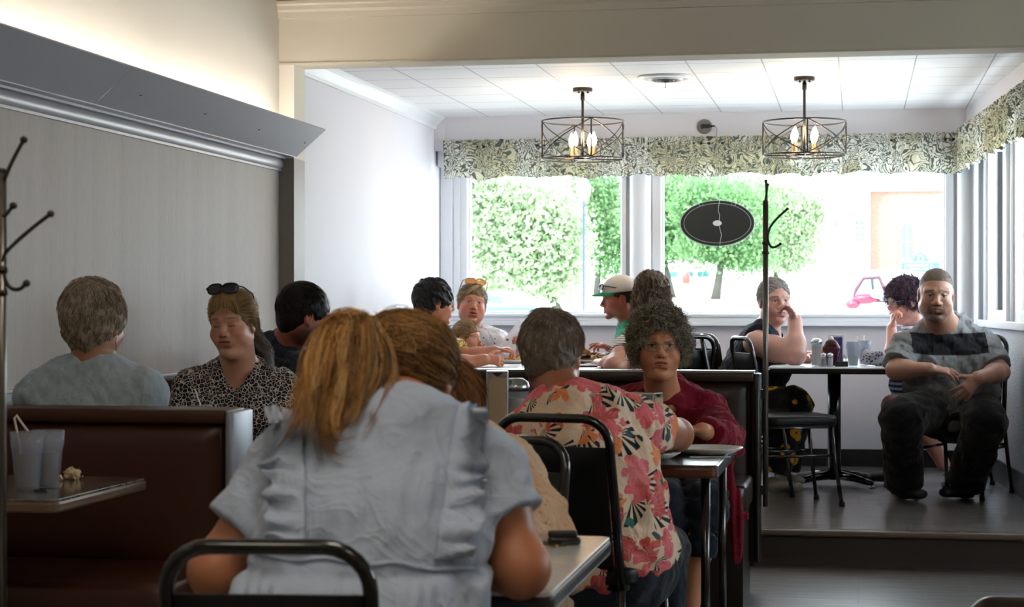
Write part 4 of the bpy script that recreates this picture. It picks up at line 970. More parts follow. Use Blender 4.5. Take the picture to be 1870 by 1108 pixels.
def person(label, H, fwd, N, pel, SL, SR, roll=0., hs=1., face=None, res=.003, group=None, bw=(.17, .115), waist=None, belly=(.17, .13), bust=0., arms=(), legs=(), shirt=None, pants=None,
           hair=None, chestskin=True, neckr=.056, base_z=0.):
    SEED[0] += 1; rs = np.random.RandomState(SEED[0]); f = dict(face or {}); H, N, pel, SL, SR = map(Vector, (H, N, pel, SL, SR))
    Rh = frame_of(fwd, roll); z = (N - pel).normalized(); x = (SR - SL); x = (x - z * x.dot(z)).normalized(); y = z.cross(x); Rt = np.array([[x[i], y[i], z[i]] for i in range(3)], dtype=np.float32)
    org = (pel.x, pel.y, base_z)
    # --- head, neck and chest in one skin
    s = SDF(); head_sdf(s, H, Rh, hs, f); nb = Vector(s._pt((0, -.02, -.055))); s.frame()
    nr = neckr * hs; s.cone(nb, N + y * .01 - z * .03, nr, nr * 1.12, k=.03)
    if f.get('chin2'): s.frame(H, Rh, hs); s.ell((0, .035, -.108), (.042, .040, .022), k=.03); s.frame()
    def torso(s, g=0., k=.05):
        C1 = lerp(N, pel, .10); C2 = lerp(N, pel, .42); Wp = lerp(N, pel, .72)
        a, b = SL * .86 + SR * .14, SR * .86 + SL * .14; s.cone(a - z * .02, b - z * .02, .058 + g, k=k)
        s.econe(C1, C2, x, (bw[0] * .72 + g, bw[1] * .72 + g), (bw[0] + g, bw[1] + g), k=k)
        wv = waist or ((bw[0] + belly[0]) / 2, (bw[1] + belly[1]) / 2)
        s.econe(C2, Wp, x, (bw[0] + g, bw[1] + g), (wv[0] + g, wv[1] + g), k=k); s.econe(Wp, pel, x, (wv[0] + g, wv[1] + g), (belly[0] + g, belly[1] + g), k=k)
        for S_, sg in ((SL, -1), (SR, 1)): s.cone(N - z * .015 + x * sg * .03, S_ * .9 + N * .1, .042 + g, .050 + g, k=k)
        if bust:
            for sg in (-1, 1): s.ell(lerp(N, pel, .42) + x * sg * bw[0] * .48 + y * (bw[1] * .72), (bust + g, bust * .85 + g, bust * .9 + g), Rt, k=.05)
    if chestskin: torso(s, f.get('inset', -.015))
    parts = [s.mesh(res)]; cols = [head_cols(parts[0][0], H, Rh, hs, f)]
    sk = np.array(srgb(f.get('skin', '#c08a6c'))[:3]); skl = sk * .93
    # --- arms with hands
    for A in arms:
        s = SDF(); S_, E, W = Vector(A['S']), Vector(A['E']), Vector(A['W']); g = A.get('g', 1.); ra = .047 * A.get('gs', g)
        s.cone(S_, E, ra, .039 * g, k=.02); s.ell(lerp(S_, E, .45), (ra * 1.05,) * 3, k=.03); s.cone(E, W, .039 * g, .0255 * g, k=.02); s.ell(lerp(E, W, .28), (.041 * g,) * 3, k=.03)
        dh = Vector(A['d']) if 'd' in A else (W - E)
        if not A.get('nohand'): hand_sdf(s, W, dh, A.get('n', (0, 0, -1)), A['right'], A.get('curl', (.5,) * 4), A.get('hs', .95), A.get('spread', 0), A.get('thumb', .4))
        pm = s.mesh(A.get('res', .004)); parts.append(pm)
        cc = np.tile(sk, (len(pm[0]), 1)); dk = np.clip(1 - np.linalg.norm(pm[0] - _r(W + dh.normalized() * .12), axis=1) / .08, 0, 1)[:, None]; cols.append(cc * (1 - .25 * dk) + np.array(srgb('#a0503c')[:3]) * .25 * dk)
    for G in legs:
        if G.get('skin'):
            s = SDF(); K, An = Vector(G['K']), Vector(G['A']); s.cone(K, An, .058, .036, k=.02); s.ell(lerp(K, An, .3), (.06, .06, .09), k=.04)
            if G.get('foot'): T_ = Vector(G['T']); s.cone(An, T_, .034, .024, k=.02)
            if G.get('thigh'): s.cone(Vector(G['Hp']), K, .085, .062, k=.03)
            pm = s.mesh(.006); parts.append(pm); cols.append(np.tile(sk, (len(pm[0]), 1)))
    root = npmesh('person', parts, skin_m, None, org, cols, label=label, cat='person', group=group)
    root['_o'] = tuple(org)
    # --- top
    for shirt in (shirt if isinstance(shirt, (list, tuple)) else [shirt] if shirt else []):
        s = SDF(); torso(s, shirt.get('g', .004), shirt.get('k', .05))
        for A in arms:
            if 'sl' not in A or shirt.get('nosleeve'): continue
            S_, E, W = Vector(A['S']), Vector(A['E']), Vector(A['W']); t_ = A['sl']; r0, r1 = A.get('sr', (.062, .066)); gg = .047 * A.get('gs', A.get('g', 1.)) + .019; r0, r1 = max(r0, gg), max(r1, gg)
            s.ell(S_, (r0 * 1.02,) * 3, k=.04)
            if t_ <= 1: s.econe(S_, lerp(S_, E, t_), (0, 0, 1) if abs((E - S_).normalized().z) < .8 else x, (r0, r0), (r1, r1), k=.03, flat=True)
            else: s.cone(S_, E, r0, r1 * .95, k=.04); s.econe(E, lerp(E, W, t_ - 1), (0, 0, 1) if abs((W - E).normalized().z) < .8 else x, (r1 * .95,) * 2, (r1 * .8,) * 2, k=.02, flat=True)
        nk = shirt.get('neck', 'crew')
        if nk == 'crew': s.ell(N + y * .02 + z * .035, (.066 * hs, .066 * hs, .05), Rt, k=.01, op=1)
        if nk == 'v': s.ell(N + y * .02 + z * .035, (.070, .066, .05), Rt, k=.01, op=1); s.cone(N + y * .09 - z * .0, lerp(N, pel, shirt.get('vd', .3)) + y * (bw[1] + .02), .058, .004, k=.008, op=1)
        if nk == 'boat': s.ell(N + y * .03 + z * .03, (.10, .075, .055), Rt, k=.01, op=1)
        if nk == 'open': s.cone(N + y * .10 - z * .02, lerp(N, pel, .9) + y * (bw[1] + .03), .055, .075, k=.01, op=1)
        if nk == 'tank':
            for sg in (-1, 1): s.ell(N + x * sg * (bw[0] + .03) - z * .01, (.085, .16, .13), Rt, k=.01, op=1)
            s.ell(N + y * .03 + z * .03, (.095, .14, .09), Rt, k=.01, op=1)
        for extra in shirt.get('add', []): extra(s)
        wf = Waves(SEED[0] * 3, shirt.get('fl', .11), shirt.get('fa', .005), 8, (1, 1, 1), .9); wf2 = Waves(SEED[0] * 5, .045, shirt.get('fa', .005) * .4, 8, (1, 1, .6), 1.)
        xd = shirt.get('disp'); parts = [s.mesh(shirt.get('res', .0055), (lambda p: wf(p) + wf2(p) + xd(p)) if xd else (lambda p: wf(p) + wf2(p)))]
        cl = [shirt['col'](parts[0][0])] if 'col' in shirt else None
        o = npmesh(shirt.get('name', 'shirt'), parts, shirt['m'], root, cols=cl)
        if 'label' in shirt: o['label'] = shirt['label']
        root_shirt = o
    if pants:
        s = SDF(); s.econe(lerp(pel, N, .04), pel - z * .05, x, (belly[0] * .98, belly[1] * .95), (belly[0] * .98, belly[1] * .95), k=.05)
        for G in legs:
            if G.get('bare'): continue
            K, An, Hp = Vector(G['K']), Vector(G['A']), Vector(G['Hp']); r0, r1, r2 = G.get('r', (.085, .068, .055)); s.cone(Hp, K, r0, r1, k=.03)
            e = G.get('pe', 1.)
            s.econe(K, lerp(K, An, e), x, (r1, r1), (r2, r2), k=.03, flat=True)
        wf = Waves(SEED[0] * 7, .10, .004, 8, (1, 1, 1), .9)
        npmesh(pants.get('name', 'trousers'), [s.mesh(.007, wf)], pants['m'], root)
    for G in legs:
        if 'shoe' in G:
            s = SDF(); An, T_ = Vector(G['A']), Vector(G['T']); d = (T_ - An); d.z = 0; d.normalize(); b = Vector((An.x, An.y, base_z + .04))
            s.ell(b + d * .0, (.040, .040, .045), k=.03); s.econe(b - z * 0 + d * -.02, b + d * .15, (d.y, -d.x, 0), (.036, .036), (.044, .026), k=.03); s.cut(Vector((An.x, An.y, base_z + .004)), (0, 0, -1))
            npmesh('shoe', [s.mesh(.005)], G['shoe'], root)
    if hair: hair_build(root, hair, H, Rh, hs, rs, res)
    return root, Rh, Rt
def hair_build(root, h, H, Rh, hs, rs, res):
    s = SDF().frame(H, Rh, hs); t = h.get('t', .012); w = h.get('w', 1.)
    s.ell((0, -.016, .032), ((.076 + t) * w, .096 + t, .088 + t), k=.02)
    for e in h.get('add', []): s.ell(*e) if len(e) == 2 else s.ell(e[0], e[1], k=e[2])
    fc = h.get('face', ((0, .105, -.035), (.066, .075, .082)))
    s.ell(fc[0], fc[1], k=.012, op=1)
    for e in h.get('sub', [((0, .05, -.115), (.09, .10, .07)), ]): s.ell(e[0], e[1], k=.012, op=1)
    if h.get('ears', True):
        for sx in (-1, 1): s.ell((sx * .088, .004, -.012), (.022, .022, .030), k=.008, op=1)
    s.frame(); lu = Waves(rs.randint(9999), h.get('lam', .03), h.get('amp', .003) * .65, 9, (1, 1, 1), 1.2)
    vs, qs = s.mesh(h.get('res', max(res, .0035)), lu); nn = vnormals(vs, qs); n = len(vs)
    cs = h['cols']; st = Waves(rs.randint(9999), .012, 1., 9, (1, 1, .3), 1.); m_ = (np.clip(st(vs) * .5 + .5, 0, 1))[:, None]
    c0, c1 = np.array(srgb(cs[0])[:3]), np.array(srgb(cs[-1])[:3]); parts = [(vs, qs)]; cols = [(c0 * (1 - m_ * .35) + c1 * m_ * .35) * .85]
    q = (vs - _r(H)) @ Rh / hs
    crown = _r(h.get('crown', (0, -.07, .095)))
    def flow(p, nv):
        l = (p - _r(H)) @ Rh / hs; d = l - crown; d = d / (np.linalg.norm(d, axis=1)[:, None] + 1e-6); d = d + np.array(h.get('dir', (0, 0, -.6)))
        if 'to' in h: d = _r(h['to']) - l
        return d @ Rh.T
    ctr = _r(H) + Rh @ _r((0, -.016, .03)) * hs if h.get('hug') else None
    fr_ = _r(fc[1]) * h.get('keep', 1.10); qq = (q - _r(fc[0])) / fr_; msk = (qq * qq).sum(1) > 1
    p, c = surf_strands(vs, nn, rs, int(h.get('n', 1500) * 1.6), h.get('L', .03) * hs, flow, mixcol(cs, rs, int(h.get('n', 1500) * 1.6)), lift=h.get('lift', .3), wave=h.get('wave', 0), wl=h.get('wl', .03), rad=h.get('rad', .0011), m=h.get('m', 5),
                        center=ctr, radii=np.array([.095] * 3) * hs, jit=h.get('jit', .25), sink=h.get('sink', .002), mask=msk)
    parts.append(p); cols.append(c)
    for g in h.get('locks', []):
        p, c = lock(g['g'], rs, g.get('n', 60), g.get('rad', .0011), mixcol(g.get('cols', cs), rs, g.get('n', 60)), g.get('sp', (.008, .02, .012)), g.get('wave', .003), g.get('turns', 2), g.get('m', 22)); parts.append(p); cols.append(c)
    return npmesh('hair', parts, hair_m, root, cols=cols)
def L3(H, Rh, hs, p): return Vector(H) + Vector([float(v) for v in (Rh @ _r(p))]) * hs
def glasses(root, H, Rh, hs, m, lensm=None, at=(0, .100, .002), r=(.024, .018), up=0., name='glasses', tilt=0., wire=.0014, sunny=False, label=None):
    """spectacles in the head frame; at = bridge centre"""
    W_ = lambda p: L3(H, Rh, hs, p); mb = MB(); ax, ay, az = at; ct, st_ = math.cos(tilt), math.sin(tilt)
    def T(x, y, z): return W_((x, ay + y * ct - z * st_, az + y * st_ + z * ct))
    lens = []
    for sx in (-1, 1):
        ring = []
        for k in range(24):
            a = 2 * math.pi * k / 24; cx = abs(math.cos(a)) ** .75 * math.copysign(1, math.cos(a)); cz = abs(math.sin(a)) ** .75 * math.copysign(1, math.sin(a))
            ring.append(T(sx * .031 + r[0] * cx, -.006 * (abs(sx * .031 + r[0] * cx) / .05) ** 2, r[1] * cz - .002))
        mb.tube(ring, wire * 1.2, 6, closed=True); lens.append(ring)
        mb.tube([T(sx * (.031 + r[0]), -.006, .006), T(sx * .074, -.02, .006), T(sx * .080, -.09, .004), T(sx * .078, -.11, -.012)], wire, 6)
    mb.tube([T(-.008, 0, .003), T(0, .003, .006), T(.008, 0, .003)], wire * 1.2, 6)
    o = obj(name, mb, m, root, smooth=True)
    for ring in lens:
        mb2 = MB(); c_ = sum(ring, Vector()) / 24; n_ = (ring[0] - c_).cross(ring[6] - c_).normalized() * .0008
        mb2.add([q + n_ for q in ring] + [q - n_ for q in ring], [tuple(range(24)), tuple(reversed(range(24, 48)))] + [(k, (k + 1) % 24, 24 + (k + 1) % 24, 24 + k) for k in range(24)])
        obj('lens', mb2, lensm or glass, o)
    return o

def clumps(guide, rs, k, n, rad, cols, off=.02, sp=(.003, .006, .008, .004), wave=.003, turns=2, m=26):
    """a mane made of k separate smaller locks that wander around the guide"""
    pp, cc = [], []
    for _ in range(k):
        o0 = rs.normal(size=3) * off * .5; o1 = rs.normal(size=3) * off; o2 = rs.normal(size=3) * off * 1.3; L_ = len(guide); g = []
        cut_ = rs.uniform(.72, 1.)
        for i, p in enumerate(guide[:max(3, int(round(L_ * cut_)))]):
            t_ = i / (L_ - 1); w_ = o0 * (1 - t_) ** 2 * .4 + o1 * 2 * t_ * (1 - t_) + o2 * t_ * t_; g.append(Vector(p) + Vector(w_))
        base = mixcol(cols, rs, 1); c = np.clip(mixcol(cols, rs, n) * .35 + base * .65, 0, 1)
        p, c = lock(g, rs, n, rad, c, sp, wave, turns * rs.uniform(.6, 1.4), m); pp.append(p); cc.append(c)
    return pp, cc
# ------------------------------------------------------------------ the diners
UP = Vector((0, 0, 1))
blue_blouse = cloth('light_blue_cotton', '#aab7cb', .8, .10, (260, .2, .001), .08); beige_dot = cloth('beige_dotted_cotton', dots('#c9a888', '#7a5238', 55, .10), .85, .08)
pale_blue = cloth('pale_blue_jersey', '#a8b9c5', .9, .06); leo = cloth('leopard_print', pat_leopard, .8, .05); navy = cloth('navy_tee', '#1d2632', .9, .06)
yel = cloth('yellow_pattern_print', pat_yellow, .85, .05); wdot = cloth('white_dotted_cotton', dots('#dedfe6', '#3c3f5c', 34, .13), .85, .06, tl=.1)
kid_c = cloth('child_pale_top', dots('#d8cfd0', '#a34b55', 30, .15), .85, .04); green = cloth('green_jersey', '#2f9c74', .8, .05); strp = cloth('beige_stripe_knit', stripes('#c8c2b8', '#8f887e', .012), .85, .05)
flor = cloth('tropical_floral_print', pat_floral, .8, .07); red = cloth('crimson_knit', '#7d1528', .95, .1, (420, .6, .001)); bluefl = cloth('blue_floral_blouse', dots('#8f95a3', '#3d4a63', 26, .34), .85, .05)
tank = cloth('dark_navy_tank', '#161c2b', .85, .05); sunf = cloth('sunflower_print', pat_sun, .85, .05); bstr = cloth('blue_white_stripe', stripes('#cdd3e2', '#2c3e74', .03, .5), .85, .05)
denim = cloth('dark_denim', '#1d2530', .85, .08); blackc = cloth('black_trouser_cloth', '#0b0b0e', .9, .06); white_trim = mat('clog_tan', '#9a8f7c', .6); shoe_b = mat('black_shoe', '#1a1a1d', .5)
skirt_blue = blue_blouse; metal_f = mat('thin_metal_frame', '#8f8d90', .3, .9); dark_f = mat('dark_plastic_frame', '#111216', .25)
dark_lens = mat('smoked_lens', '#2b2a30', .1, spec=.8); amber_lens = mat('amber_lens', '#c98a4a', .12, spec=.8); gold = mat('gold_earring', '#c39a45', .3, .95)
def bvh_of(o):
    from mathutils.bvhtree import BVHTree
    me = o.data; og = Vector(o['_o']); return BVHTree.FromPolygons([v.co + og for v in me.vertices], [tuple(p.vertices) for p in me.polygons])
CAMP = Vector((0, 0, CAMZ))
def hit(bv, px, py):
    d = (P(px, py, 1.0) - CAMP).normalized(); loc, n, i, dist = bv.ray_cast(CAMP, d)
    return (loc, n) if loc else (None, None)
def strip(mb, fn, nu, nv, th):
    """double-sided sheet with thickness: fn(u,v)->(point, normal)"""
    A = [[fn(i / nu, j / nv) for i in range(nu + 1)] for j in range(nv + 1)]
    top = [p + n * th / 2 for r_ in A for p, n in r_]; bot = [p - n * th / 2 for r_ in A for p, n in r_]; k = len(top); w_ = nu + 1; fs = []
    for j in range(nv):
        for i in range(nu): a = (j * w_ + i, j * w_ + i + 1, (j + 1) * w_ + i + 1, (j + 1) * w_ + i); fs.append(a); fs.append(tuple(k + q for q in reversed(a)))
    for j in range(nv):
        for i in (0, nu): a = j * w_ + i; b = a + w_; fs.append((a, b, b + k, a + k))
    for i in range(nu):
        for j in (0, nv): a = j * w_ + i; b = a + 1; fs.append((a, b, b + k, a + k))
    mb.add(top + bot, fs)

# 1 ---- woman in the light blue ruffled blouse, foreground, seen from behind
H = P(750, 698, 3.44)
zs_ = P(660, 1034, 3.1).z
def gather(p):
    u_ = p[:, 0] * CS + p[:, 1] * SN; k = np.clip((zs_ - p[:, 2]) / .02, 0, 1); return k * (.006 * np.sin(u_ * 190 + 3 * np.sin(u_ * 47)) * np.exp(-(zs_ - p[:, 2]) / .12) + .010) - .004 * np.exp(-((p[:, 2] - zs_) / .008) ** 2)
root, Rh, Rt = person('woman with a blond ponytail in a light blue ruffled blouse, leaning on the front table', H, V(.26, .8, -.62), P(728, 752, 3.22), P(612, 1330, 3.0), P(535, 846, 3.22), P(872, 846, 3.24), roll=-8, hs=.95,
    face=dict(skin='#ad7050'), res=.003, bw=(.168, .115), waist=(.175, .125), belly=(.205, .15), neckr=.052,
    arms=[dict(S=P(528, 856, 3.22), E=P(398, 1042, 3.17), W=P(560, 1035, 3.42), right=False, g=1.22, gs=.95, sl=.62, sr=(.060, .076), res=.005, curl=(1, 1, 1, 1)),
          dict(S=P(882, 856, 3.24), E=P(950, 1038, 3.19), W=P(835, 1012, 3.45), right=True, g=1.24, gs=.98, sl=.50, sr=(.060, .078), res=.005, curl=(1, 1, 1, 1))],
    legs=[dict(Hp=P(600, 1340, 3.05), K=P(610, 1310, 3.45), A=P(610, 1700, 3.5), T=P(610, 1720, 3.6)), dict(Hp=P(720, 1340, 3.05), K=P(730, 1310, 3.45), A=P(730, 1700, 3.5), T=P(730, 1720, 3.6))],
    shirt=dict(m=blue_blouse, name='blouse', g=.010, fa=.0045, fl=.15, neck='crew', res=.005, disp=gather), pants=dict(m=blue_blouse, name='skirt'),
    hair=dict(cols=['#3a2615', '#6b4a28', '#8a6234', '#a87c48'], to=(-.085, -.085, .05), n=6500, L=.10, lift=.02, hug=True, m=9, sink=.0, rad=.0009, t=.012, amp=.0035, lam=.05, ears=False, jit=.06, wave=.0005,
              face=((0.02, .085, -.05), (.068, .075, .085)), sub=[((0, .02, -.14), (.09, .10, .065))],
              locks=[]))
hc = ['#6b4620', '#b07b3e', '#d0a062', '#8a5a2a', '#3d2712', '#e2bb7e']; rs1 = np.random.RandomState(5); pa_, ca_ = [], []
for (g, n, sp, wv) in [
    ([(690, 606, 3.36), (655, 582, 3.31), (612, 590, 3.27), (582, 640, 3.22), (560, 710, 3.14), (545, 770, 3.10), (528, 812, 3.09)], 190, (.010, .026, .030, .016), .005),
    ([(690, 606, 3.36), (655, 590, 3.28), (625, 610, 3.22), (610, 680, 3.18), (602, 740, 3.12), (590, 790, 3.08), (602, 822, 3.07), (636, 815, 3.07), (655, 780, 3.07)], 150, (.010, .026, .022, .010), .004),
    ([(690, 606, 3.36), (668, 586, 3.27), (650, 610, 3.22), (646, 670, 3.18), (640, 730, 3.13), (615, 780, 3.09)], 170, (.010, .026, .026, .014), .005),
    ([(690, 606, 3.36), (676, 588, 3.26), (676, 630, 3.21), (672, 690, 3.17), (650, 740, 3.12), (640, 775, 3.1)], 120, (.010, .022, .022, .010), .004),
    ([(695, 606, 3.36), (665, 590, 3.27), (690, 615, 3.23), (704, 655, 3.20), (700, 705, 3.18), (672, 750, 3.15), (640, 790, 3.12)], 40, (.006, .008, .008, .006), .002),
    ([(690, 606, 3.36), (640, 585, 3.28), (600, 620, 3.2), (580, 690, 3.12), (575, 745, 3.08), (560, 790, 3.07), (540, 800, 3.07)], 120, (.010, .024, .028, .012), .006)]:
    p_, c_ = clumps([P(*q) for q in g], rs1, max(5, n // 9), 26, .0008, hc, off=.017, sp=(.004, .008, .010, .005), wave=wv * .8, turns=1.5, m=30); pa_ += p_; ca_ += c_
pt = npmesh('ponytail', pa_, hair_m, root, cols=ca_); pt['label'] = 'loose blond ponytail'
s = SDF(); s.chain([P(692, 606, 3.39), P(668, 594, 3.31)], [.016, .015]); npmesh('hair_tie', [s.mesh(.003)], dark_f, root)
# flyaway strands over the crown
fl_p, fl_c = [], []
blouse = [c for c in root.children if c.name.startswith('blouse')][0]; bv = bvh_of(blouse)
for (c0, c1, wpx) in (((552, 765), (556, 1000), 62), ((838, 742), (795, 1022), 66)):
    mb = MB(); r9 = random.Random(c0[0])
    def fn(u, v, c0=c0, c1=c1, wpx=wpx):
        cx = c0[0] + (c1[0] - c0[0]) * v; cy = c0[1] + (c1[1] - c0[1]) * v; sgn = -1 if c0[0] < 700 else 1
        px = cx + sgn * wpx * (u - .1) * (.85 + .15 * math.sin(v * 19)); loc, n = hit(bv, px, cy)
        if loc is None: loc = P(px, cy, 3.1); n = V(0, -1)
        lift_ = .007 + u * (.020 + .010 * math.sin(v * 41 + 1.2 * math.sin(v * 13))); return loc + n * lift_ + V(0, -1) * .003, n
    strip(mb, fn, 10, 90, .0025); obj('ruffle', mb, blue_blouse, root, smooth=True)
    mb = MB(); pts_ = []
    for k in range(24):
        v_ = k / 23; loc, n = hit(bv, c0[0] + (c1[0] - c0[0]) * v_, c0[1] + (c1[1] - c0[1]) * v_)
        if loc: pts_.append(loc + n * .003)
    mb.tube(pts_, .0035, 6); obj('ruffle_seam', mb, blue_blouse, root, smooth=True)
# waist seam
pts_ = []
for px in range(470, 868, 14):
    loc, n = hit(bv, px, 1016 + 26 * ((px - 470) / 400) + 4 * math.sin(px * .05))
    if loc: pts_.append(loc + n * .002)
mb = MB(); mb.tube(pts_, .004, 6); obj('waist_seam', mb, blue_blouse, root, smooth=True)

# 2 ---- person in beige dotted blouse beyond her
person('diner in a beige dotted blouse with reddish hair, bowed behind the ponytailed woman', P(812, 762, 4.12), V(-.35, -.8, -.6), P(835, 812, 4.26), P(850, 1125, 4.42), P(924, 868, 4.22), P(755, 862, 4.22), hs=.98,
    face=dict(skin='#a86a4c', closed=True), bw=(.17, .13), waist=(.19, .15), belly=(.2, .16), bust=.07,
    arms=[dict(S=P(924, 870, 4.22), E=P(988, 960, 4.06), W=P(920, 988, 3.84), right=False, sl=1.85, sr=(.072, .066), g=1.1, d=V(-1, -.2, 0), curl=(.5,) * 4), dict(S=P(765, 865, 4.22), E=P(725, 965, 4.1), W=P(790, 960, 3.9), right=True, sl=1.25, sr=(.072, .06))],
    legs=[dict(Hp=P(930, 1120, 4.35), K=P(962, 1112, 3.98), A=P(985, 1500, 3.95), T=P(985, 1500, 3.9), r=(.10, .09, .08)), dict(Hp=P(800, 1120, 4.35), K=P(800, 1105, 4.0), A=P(800, 1480, 3.95), T=P(800, 1500, 3.9), r=(.10, .09, .08))],
    shirt=dict(m=beige_dot, name='blouse', g=.012, fa=.005), pants=dict(m=beige_dot, name='skirt'),
    hair=dict(cols=['#4a2c18', '#8a5530', '#a9743f'], n=1400, L=.05, lift=.1, hug=True, m=6, rad=.0009, dir=(0, 0, -.9), amp=.003))

# 3 ---- grey-haired woman in pale blue, back to us
H = P(173, 590, 5.86)
root, Rh, Rt = person('grey-haired woman in a pale blue top seen from behind in the left booth', H, V(.35, 1, -.12), P(170, 668, 5.84), P(165, 985, 5.82), P(78, 718, 5.84), P(256, 716, 5.80), hs=1.0,
    face=dict(skin='#a97458'), bw=(.185, .12), waist=(.20, .14), belly=(.2, .15), neckr=.058,
    arms=[dict(S=P(74, 722, 5.84), E=P(48, 815, 5.95), W=P(110, 800, 6.2), right=False, sl=1.5, sr=(.064, .058)), dict(S=P(260, 720, 5.80), E=P(292, 815, 5.95), W=P(235, 800, 6.2), right=True, sl=1.5, sr=(.064, .058))],
    legs=[dict(Hp=P(120, 990, 5.9), K=P(120, 970, 6.3), A=P(120, 1200, 6.3), T=P(120, 1200, 6.4)), dict(Hp=P(215, 990, 5.9), K=P(215, 970, 6.3), A=P(215, 1200, 6.3), T=P(215, 1200, 6.4))],
    shirt=dict(m=pale_blue, name='top', g=.008, fa=.006, fl=.14), pants=dict(m=denim),
    hair=dict(cols=['#6f5d4b', '#a08c76', '#c2b39e', '#d5cab7'], n=3200, L=.045, lift=.22, hug=True, m=7, rad=.0010, t=.020, w=.98, amp=.007, lam=.05, jit=.3, crown=(0, -.06, .10), dir=(0, 0, -.5), wave=.002,
              add=[((0, -.045, -.035), (.070, .062, .065), .03)], sub=[((0, .045, -.13), (.09, .09, .07))], ears=False))
mb = MB(); a_ = L3(H, Rh, 1., (.080, .0, -.045)); mb.tube([a_, a_ + Vector((0, -.004, -.014)), a_ + Vector((0, 0, -.032))], .0016, 6); mb.lathe([(0, .006), (.004, 0), (0, -.006)], tuple(a_ + Vector((0, 0, -.036))), 10); obj('earring', mb, gold, root, smooth=True)

# 4 ---- woman in the leopard print
H = P(426, 590, 6.98)
root, Rh, Rt = person('woman in leopard print V-neck top with sunglasses pushed up on blond hair', H, V(-.30, -1, -.10), P(438, 672, 7.10), P(432, 872, 7.12), P(506, 706, 7.08), P(352, 708, 7.08), hs=1.0, roll=3,
    face=dict(skin='#d29a7c', closed=True, cheek=1.05, jaw=1.0, w=1.0, mouth=.0, browa=.7, brow='#6b4836', chin2=True, blush='#b04a3a', lip='#9a4a44'), res=.0024, bw=(.18, .13), waist=(.19, .15), belly=(.21, .17), bust=.080, neckr=.060,
    arms=[dict(S=P(510, 712, 7.08), E=P(536, 800, 7.0), W=P(470, 822, 6.72), right=False, sl=1.5, sr=(.063, .062)), dict(S=P(348, 714, 7.08), E=P(326, 800, 7.0), W=P(395, 822, 6.7), right=True, sl=1.5, sr=(.063, .062))],
    legs=[dict(Hp=P(470, 870, 7.1), K=P(480, 880, 6.7), A=P(480, 1080, 6.7), T=P(480, 1080, 6.6)), dict(Hp=P(390, 870, 7.1), K=P(390, 880, 6.7), A=P(390, 1080, 6.7), T=P(390, 1080, 6.6))],
    shirt=dict(m=leo, name='top', g=.006, neck='v', vd=.24, fa=.004), pants=dict(m=denim),
    hair=dict(cols=['#8a6a42', '#b8925c', '#d6b27c', '#6d5a48'], n=1700, L=.07, lift=.03, hug=True, m=7, rad=.0008, t=.009, amp=.002, lam=.04, to=(0, -.13, .02), jit=.1, ears=True,
              face=((0, .104, -.030), (.072, .080, .098)), sub=[((0, .03, -.13), (.10, .10, .09))]))
rsb = np.random.RandomState(3); pb, cb = [], []
for k in range(16):   # thin fringe
    xx = -.062 + .124 * k / 15; g = [L3(H, Rh, 1, (xx * .6, .055, .118)), L3(H, Rh, 1, (xx * .85, .094 - abs(xx) * .35, .09)), L3(H, Rh, 1, (xx * 1.02, .104 - abs(xx) * .55, .055)), L3(H, Rh, 1, (xx * 1.08, .096 - abs(xx) * .5, .036 - abs(xx) * .3))]
    p_, c_ = lock(g, rsb, 9, .0006, mixcol(['#b8925c', '#dcb880', '#c9a168'], rsb, 9), (.006, .009, .006), .001, 1, 12); pb.append(p_); cb.append(c_)
for sx in (-1, 1):
    for k in range(5): g = [L3(H, Rh, 1, (sx * .070, .03 - .014 * k, .07)), L3(H, Rh, 1, (sx * .082, .02 - .014 * k, .02)), L3(H, Rh, 1, (sx * .080, -.02 - .01 * k, -.03)), L3(H, Rh, 1, (sx * .06, -.06, -.06))]; p_, c_ = lock(g, rsb, 26, .0007, mixcol(['#6e5433', '#a07c4a', '#9a9083'], rsb, 26), (.006, .008, .005), .001, 1, 12); pb.append(p_); cb.append(c_)
g = [L3(H, Rh, 1, (0, -.11, .0)), L3(H, Rh, 1, (-.03, -.13, -.06)), L3(H, Rh, 1, (-.08, -.11, -.13)), L3(H, Rh, 1, (-.11, -.06, -.19))]; p_, c_ = lock(g, rsb, 160, .0009, mixcol(['#8d8a88', '#b9b6b3', '#5f5a55'], rsb, 160), (.012, .025, .022, .01), .006, 2, 18); pb.append(p_); cb.append(c_)
npmesh('fringe_and_side_locks', pb, hair_m, root, cols=cb)
glasses(root, H, Rh, 1.0, dark_f, dark_lens, at=(0, .066, .136), r=(.030, .019), tilt=.42, name='sunglasses', wire=.0026)

